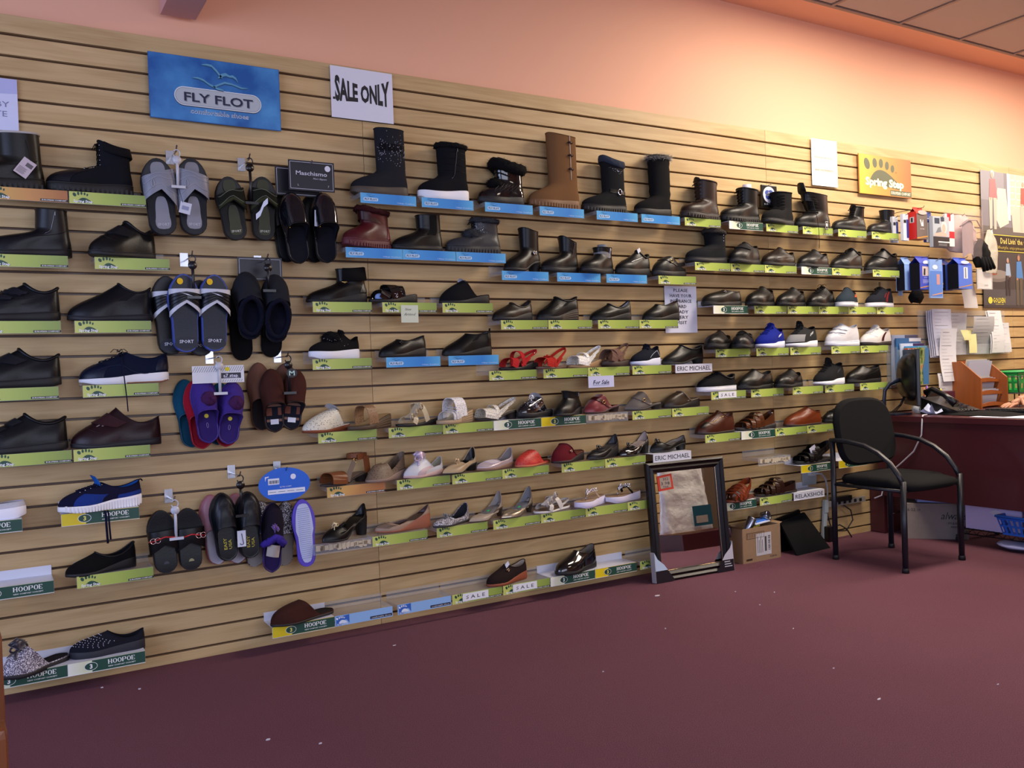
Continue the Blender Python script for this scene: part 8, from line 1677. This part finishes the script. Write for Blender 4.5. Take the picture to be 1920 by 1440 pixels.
t = empty('power_outlet', (4.135, -.004, .40)); tag(t, 'grey wall outlet plate under the dark sandal shelf', 'outlet'); q = MB(); q.mat(GP); q.box((0, -.004, 0), (.115, .008, .115), bev=.003); q.build('plate', None, t); q = MB(); q.mat(M('plastic', 'b8c0c4')); q.box((.01, -.018, .012), (.05, .025, .03), bev=.005); q.build('plug', None, t)
t = empty('plug_lead', (4.15, -.02, 0)); tag(t, 'pale grey plug cord curving down behind the white name plate', 'cable'); q = MB(); q.mat(M('plastic', 'a8b0b4')); q.tube([(.01, -.02, .410), (.05, -.022, .405), (.085, -.02, .375), (.105, -.015, .33), (.110, -.012, .28), (.108, -.012, .24)], .0055, 8); q.build('cord', None, t)
t = empty('power_adapter', (4.235, -.02, .04)); tag(t, 'long pale grey cord cover leaning beside the black cases', 'cord cover'); q = MB(); q.mat(GP); q.box((.012, -.006, .165), (.034, .02, .075), bev=.003, ry=.08); q.box((-.004, -.006, .055), (.030, .016, .16), bev=.003, ry=.14); q.build('cover', None, t)
t = empty('power_block', (4.245, -.045, 0)); tag(t, 'small black power block on the carpet behind chair leg', 'adapter'); q = MB(); q.mat(PL); q.box((0, 0, .045), (.05, .05, .09), bev=.006); q.build('block', None, t)
t = empty('power_strip', (4.43, -.012, .195)); tag(t, 'old whitish power strip fixed low on the slats', 'power strip'); q = MB(); q.mat(M('plastic', '8a8680')); q.box((0, -.012, .02), (.34, .024, .034), bev=.003); q.mat(BK)
for k in range(6): q.box((-.12 + .048 * k, -.0245, .02), (.022, .002, .018))
q.build('strip_body', None, t); q = MB(); q.mat(PL); q.box((-.06, -.030, .045), (.16, .03, .03), bev=.004); q.build('black_adapters', None, t)
BC = M('rubber', '0d0b0c')
for pts, lab in (([(4.38, -.03, .21), (4.46, -.035, .16), (4.47, -.04, .10), (4.40, -.045, .045), (4.33, -.04, .05), (4.27, -.05, .06)], 'black cable looping below the power strip'), ([(4.28, -.03, .075), (4.35, -.04, .085), (4.40, -.05, .055), (4.43, -.06, .004)], 'short black cable falling onto the carpet behind the chair'), ([(4.27, -.03, .24), (4.25, -.03, .18), (4.27, -.035, .10), (4.30, -.04, .03)], 'thin black cable hanging at the left of the power strip')):
    t = empty('cable', pts[0]); tag(t, lab, 'cable', 'black cables on the slat wall'); q = MB(); q.tube([Vector(p) - Vector(pts[0]) for p in pts], .004, 6); q.build('cord', BC, t)
# ------------------------------------------------------------------ under the desk
t = empty('cardboard_box', (4.83, -.33, 0), math.radians(-48)); tag(t, 'pale cardboard carton with script lettering under the desk', 'box'); q = MB(); q.mat(M('cardboard', '8c8078')); q.box((0, 0, .105), (.34, .22, .21), bev=.002); q.build('carton', None, t)
q = MB(); q.smooth = False; q.mat(M('print', '1c1c24')); q.text('always', .022, .118, .042, -.112, w=.135, shear=.3, bold=.0, res=2); q.text('maxi', .060, .088, .020, -.112, w=.055, shear=.15, res=1); q.text('6-22 ct', -.155, .165, .017, -.112, w=.07, res=1); q.mat(M('print', '5a544e')); q.rect(.075, .068, .110, .078, -.112); q.build('box_print', None, t)
q = MB(); q.mat(M('paper', '98a8e0')); q.box((.02, -.02, .235), (.24, .16, .045), ry=.03, bev=.003); q.build('paper_stack', None, t)
t = empty('wire_cart', (4.72, 0, 0)); tag(t, 'black wire cart on casters under the desk', 'cart'); bm2 = M('paintmetal', '0f1119')
for x, y in ((.03, -.545), (.40, -.545), (.03, -1.25), (.40, -1.25)):
    q = MB(); q.tube([(x, y, .045), (x, y, .60)], .012, 10); q.build('pole', bm2, t)
    q = MB(); q.mat(M('rubber', '14181c')); q.lathe([(0, -.012), (.020, -.012), (.023, 0), (.020, .012), (0, .012)], (x, y, .023), 16, 'X'); q.box((x, y, .042), (.03, .03, .012)); q.build('caster', None, t)
q = MB()
for z in (.058, .088): q.tube([(.03, -.545, z), (.40, -.545, z), (.40, -1.25, z), (.03, -1.25, z)], .0035, 6, closed=True)
for k in range(14):
    y0 = -.545 - .050 * k; q.tube([(.03, y0, .058), (.03, y0 - .025, .088), (.03, y0 - .050, .058)], .0022, 5)
for k in range(24): q.tube([(.03, -.56 - .029 * k, .088), (.40, -.56 - .029 * k, .088)], .0018, 5)
q.build('wire_shelf', bm2, t)
t = empty('poster_board', (4.775, -.73, .093)); tag(t, 'bright white board standing on the wire cart shelf', 'board'); q = MB(); q.mat(M('paper', 'd4c4ea')); q.box((0, 0, .10), (.012, .32, .22), bev=.002); q.mat(M('paper', 'dcd8e4')); q.add([(-.0075, .02, .10), (-.0075, -.09, .045), (-.0075, -.11, .075), (-.0075, -.02, .12)], [(0, 1, 2, 3)], False); q.build('board', None, t)
t = empty('poster_board', (4.86, -.98, .093)); tag(t, 'lilac folded board behind the blue basket on the cart', 'board'); q = MB(); q.mat(M('paper', 'a89cc8')); q.box((0, 0, .10), (.012, .26, .20), bev=.002); q.box((-.02, .05, .10), (.01, .07, .19), bev=.002); q.build('board', None, t)
t = empty('white_bag', (4.80, -.82, .005)); tag(t, 'white plastic bag crumpled on the carpet under the cart', 'bag'); q = MB(); q.mat(M('plastic', 'b8bce0')); q.grid([[Vector((.10 * math.cos(a) * math.sin(PI * v), .13 * math.sin(a) * math.sin(PI * v) - .05, .022 + .022 * math.cos(PI * v) * (1 + .5 * noise.noise(Vector((a * 2, v * 4, 1)))))) for a in [2 * PI * j / 22 for j in range(22)]] for v in [i / 10 for i in range(11)]], closev=True); q.build('bag', None, t)
basket('plastic_basket', (4.80, -1.0, .094), math.radians(90), .40, .24, .10, '1f5fc4', 'royal blue slotted plastic basket on the wire cart', (13, 2))
# ------------------------------------------------------------------ wooden post at the left edge, crumbs on the carpet
t = empty('wooden_chair', (-.24, -2.20, 0)); tag(t, 'orange-brown wooden chair, one rounded post showing at the left edge', 'chair'); OB = M('wood', '8a4a1c')
for x, y, h in ((.222, .22, .695), (-.222, .22, .95), (.222, -.22, .695), (-.222, -.22, .95)): q = MB(); q.box((x, y, h / 2), (.045, .045, h), bev=.012); q.build('leg', OB, t)
for y in (.22, -.22): q = MB(); q.box((-.02, y, .66), (.42, .05, .028), bev=.008); q.build('armrest', OB, t)
q = MB(); q.box((0, 0, .43), (.42, .40, .05), bev=.012); q.build('seat', M('leather', '4a2a22'), t)
for z in (.62, .76, .90): q = MB(); q.box((-.222, 0, z), (.02, .41, .06), bev=.004); q.build('back_slat', OB, t)

rr = random.Random(11)
for i, (x, y) in enumerate([(2.65, -.38), (2.9, -.78), (2.34, -.8), (2.37, -1.78), (2.78, -1.92), (2.74, -1.11), (1.83, -1.06), (3.11, -.67), (2.49, -1.51), (2.98, -.55), (.68, -.94), (1.35, -.32), (.31, -.13), (.42, -.23), (.8, -1.06)]):
    r_ = .013 if i == 0 else .006 if i in (3, 10, 11) else .0035
    q = MB(); q.smooth = False; P = [(r_ * (1 + .5 * rr.random()) * math.cos(a), r_ * .6 * math.sin(a), .001 + .003 * rr.random()) for a in [2 * PI * k / 6 for k in range(6)]]; q.add(P + [(a, b, 0) for a, b, c in P], [tuple(range(6))] + [(k, (k + 1) % 6, (k + 1) % 6 + 6, k + 6) for k in range(6)], False)
    o = q.build('lint_scrap', M('paper', 'c8c0c8')); o.location = (x, y, .0005); LN = 'white lint scrap on the carpet nearest the mirror' if i == 0 else 'tiny white lint speck on the burgundy carpet'
    o['label'] = LN; o['category'] = 'lint'; o['group'] = 'lint specks on the carpet'
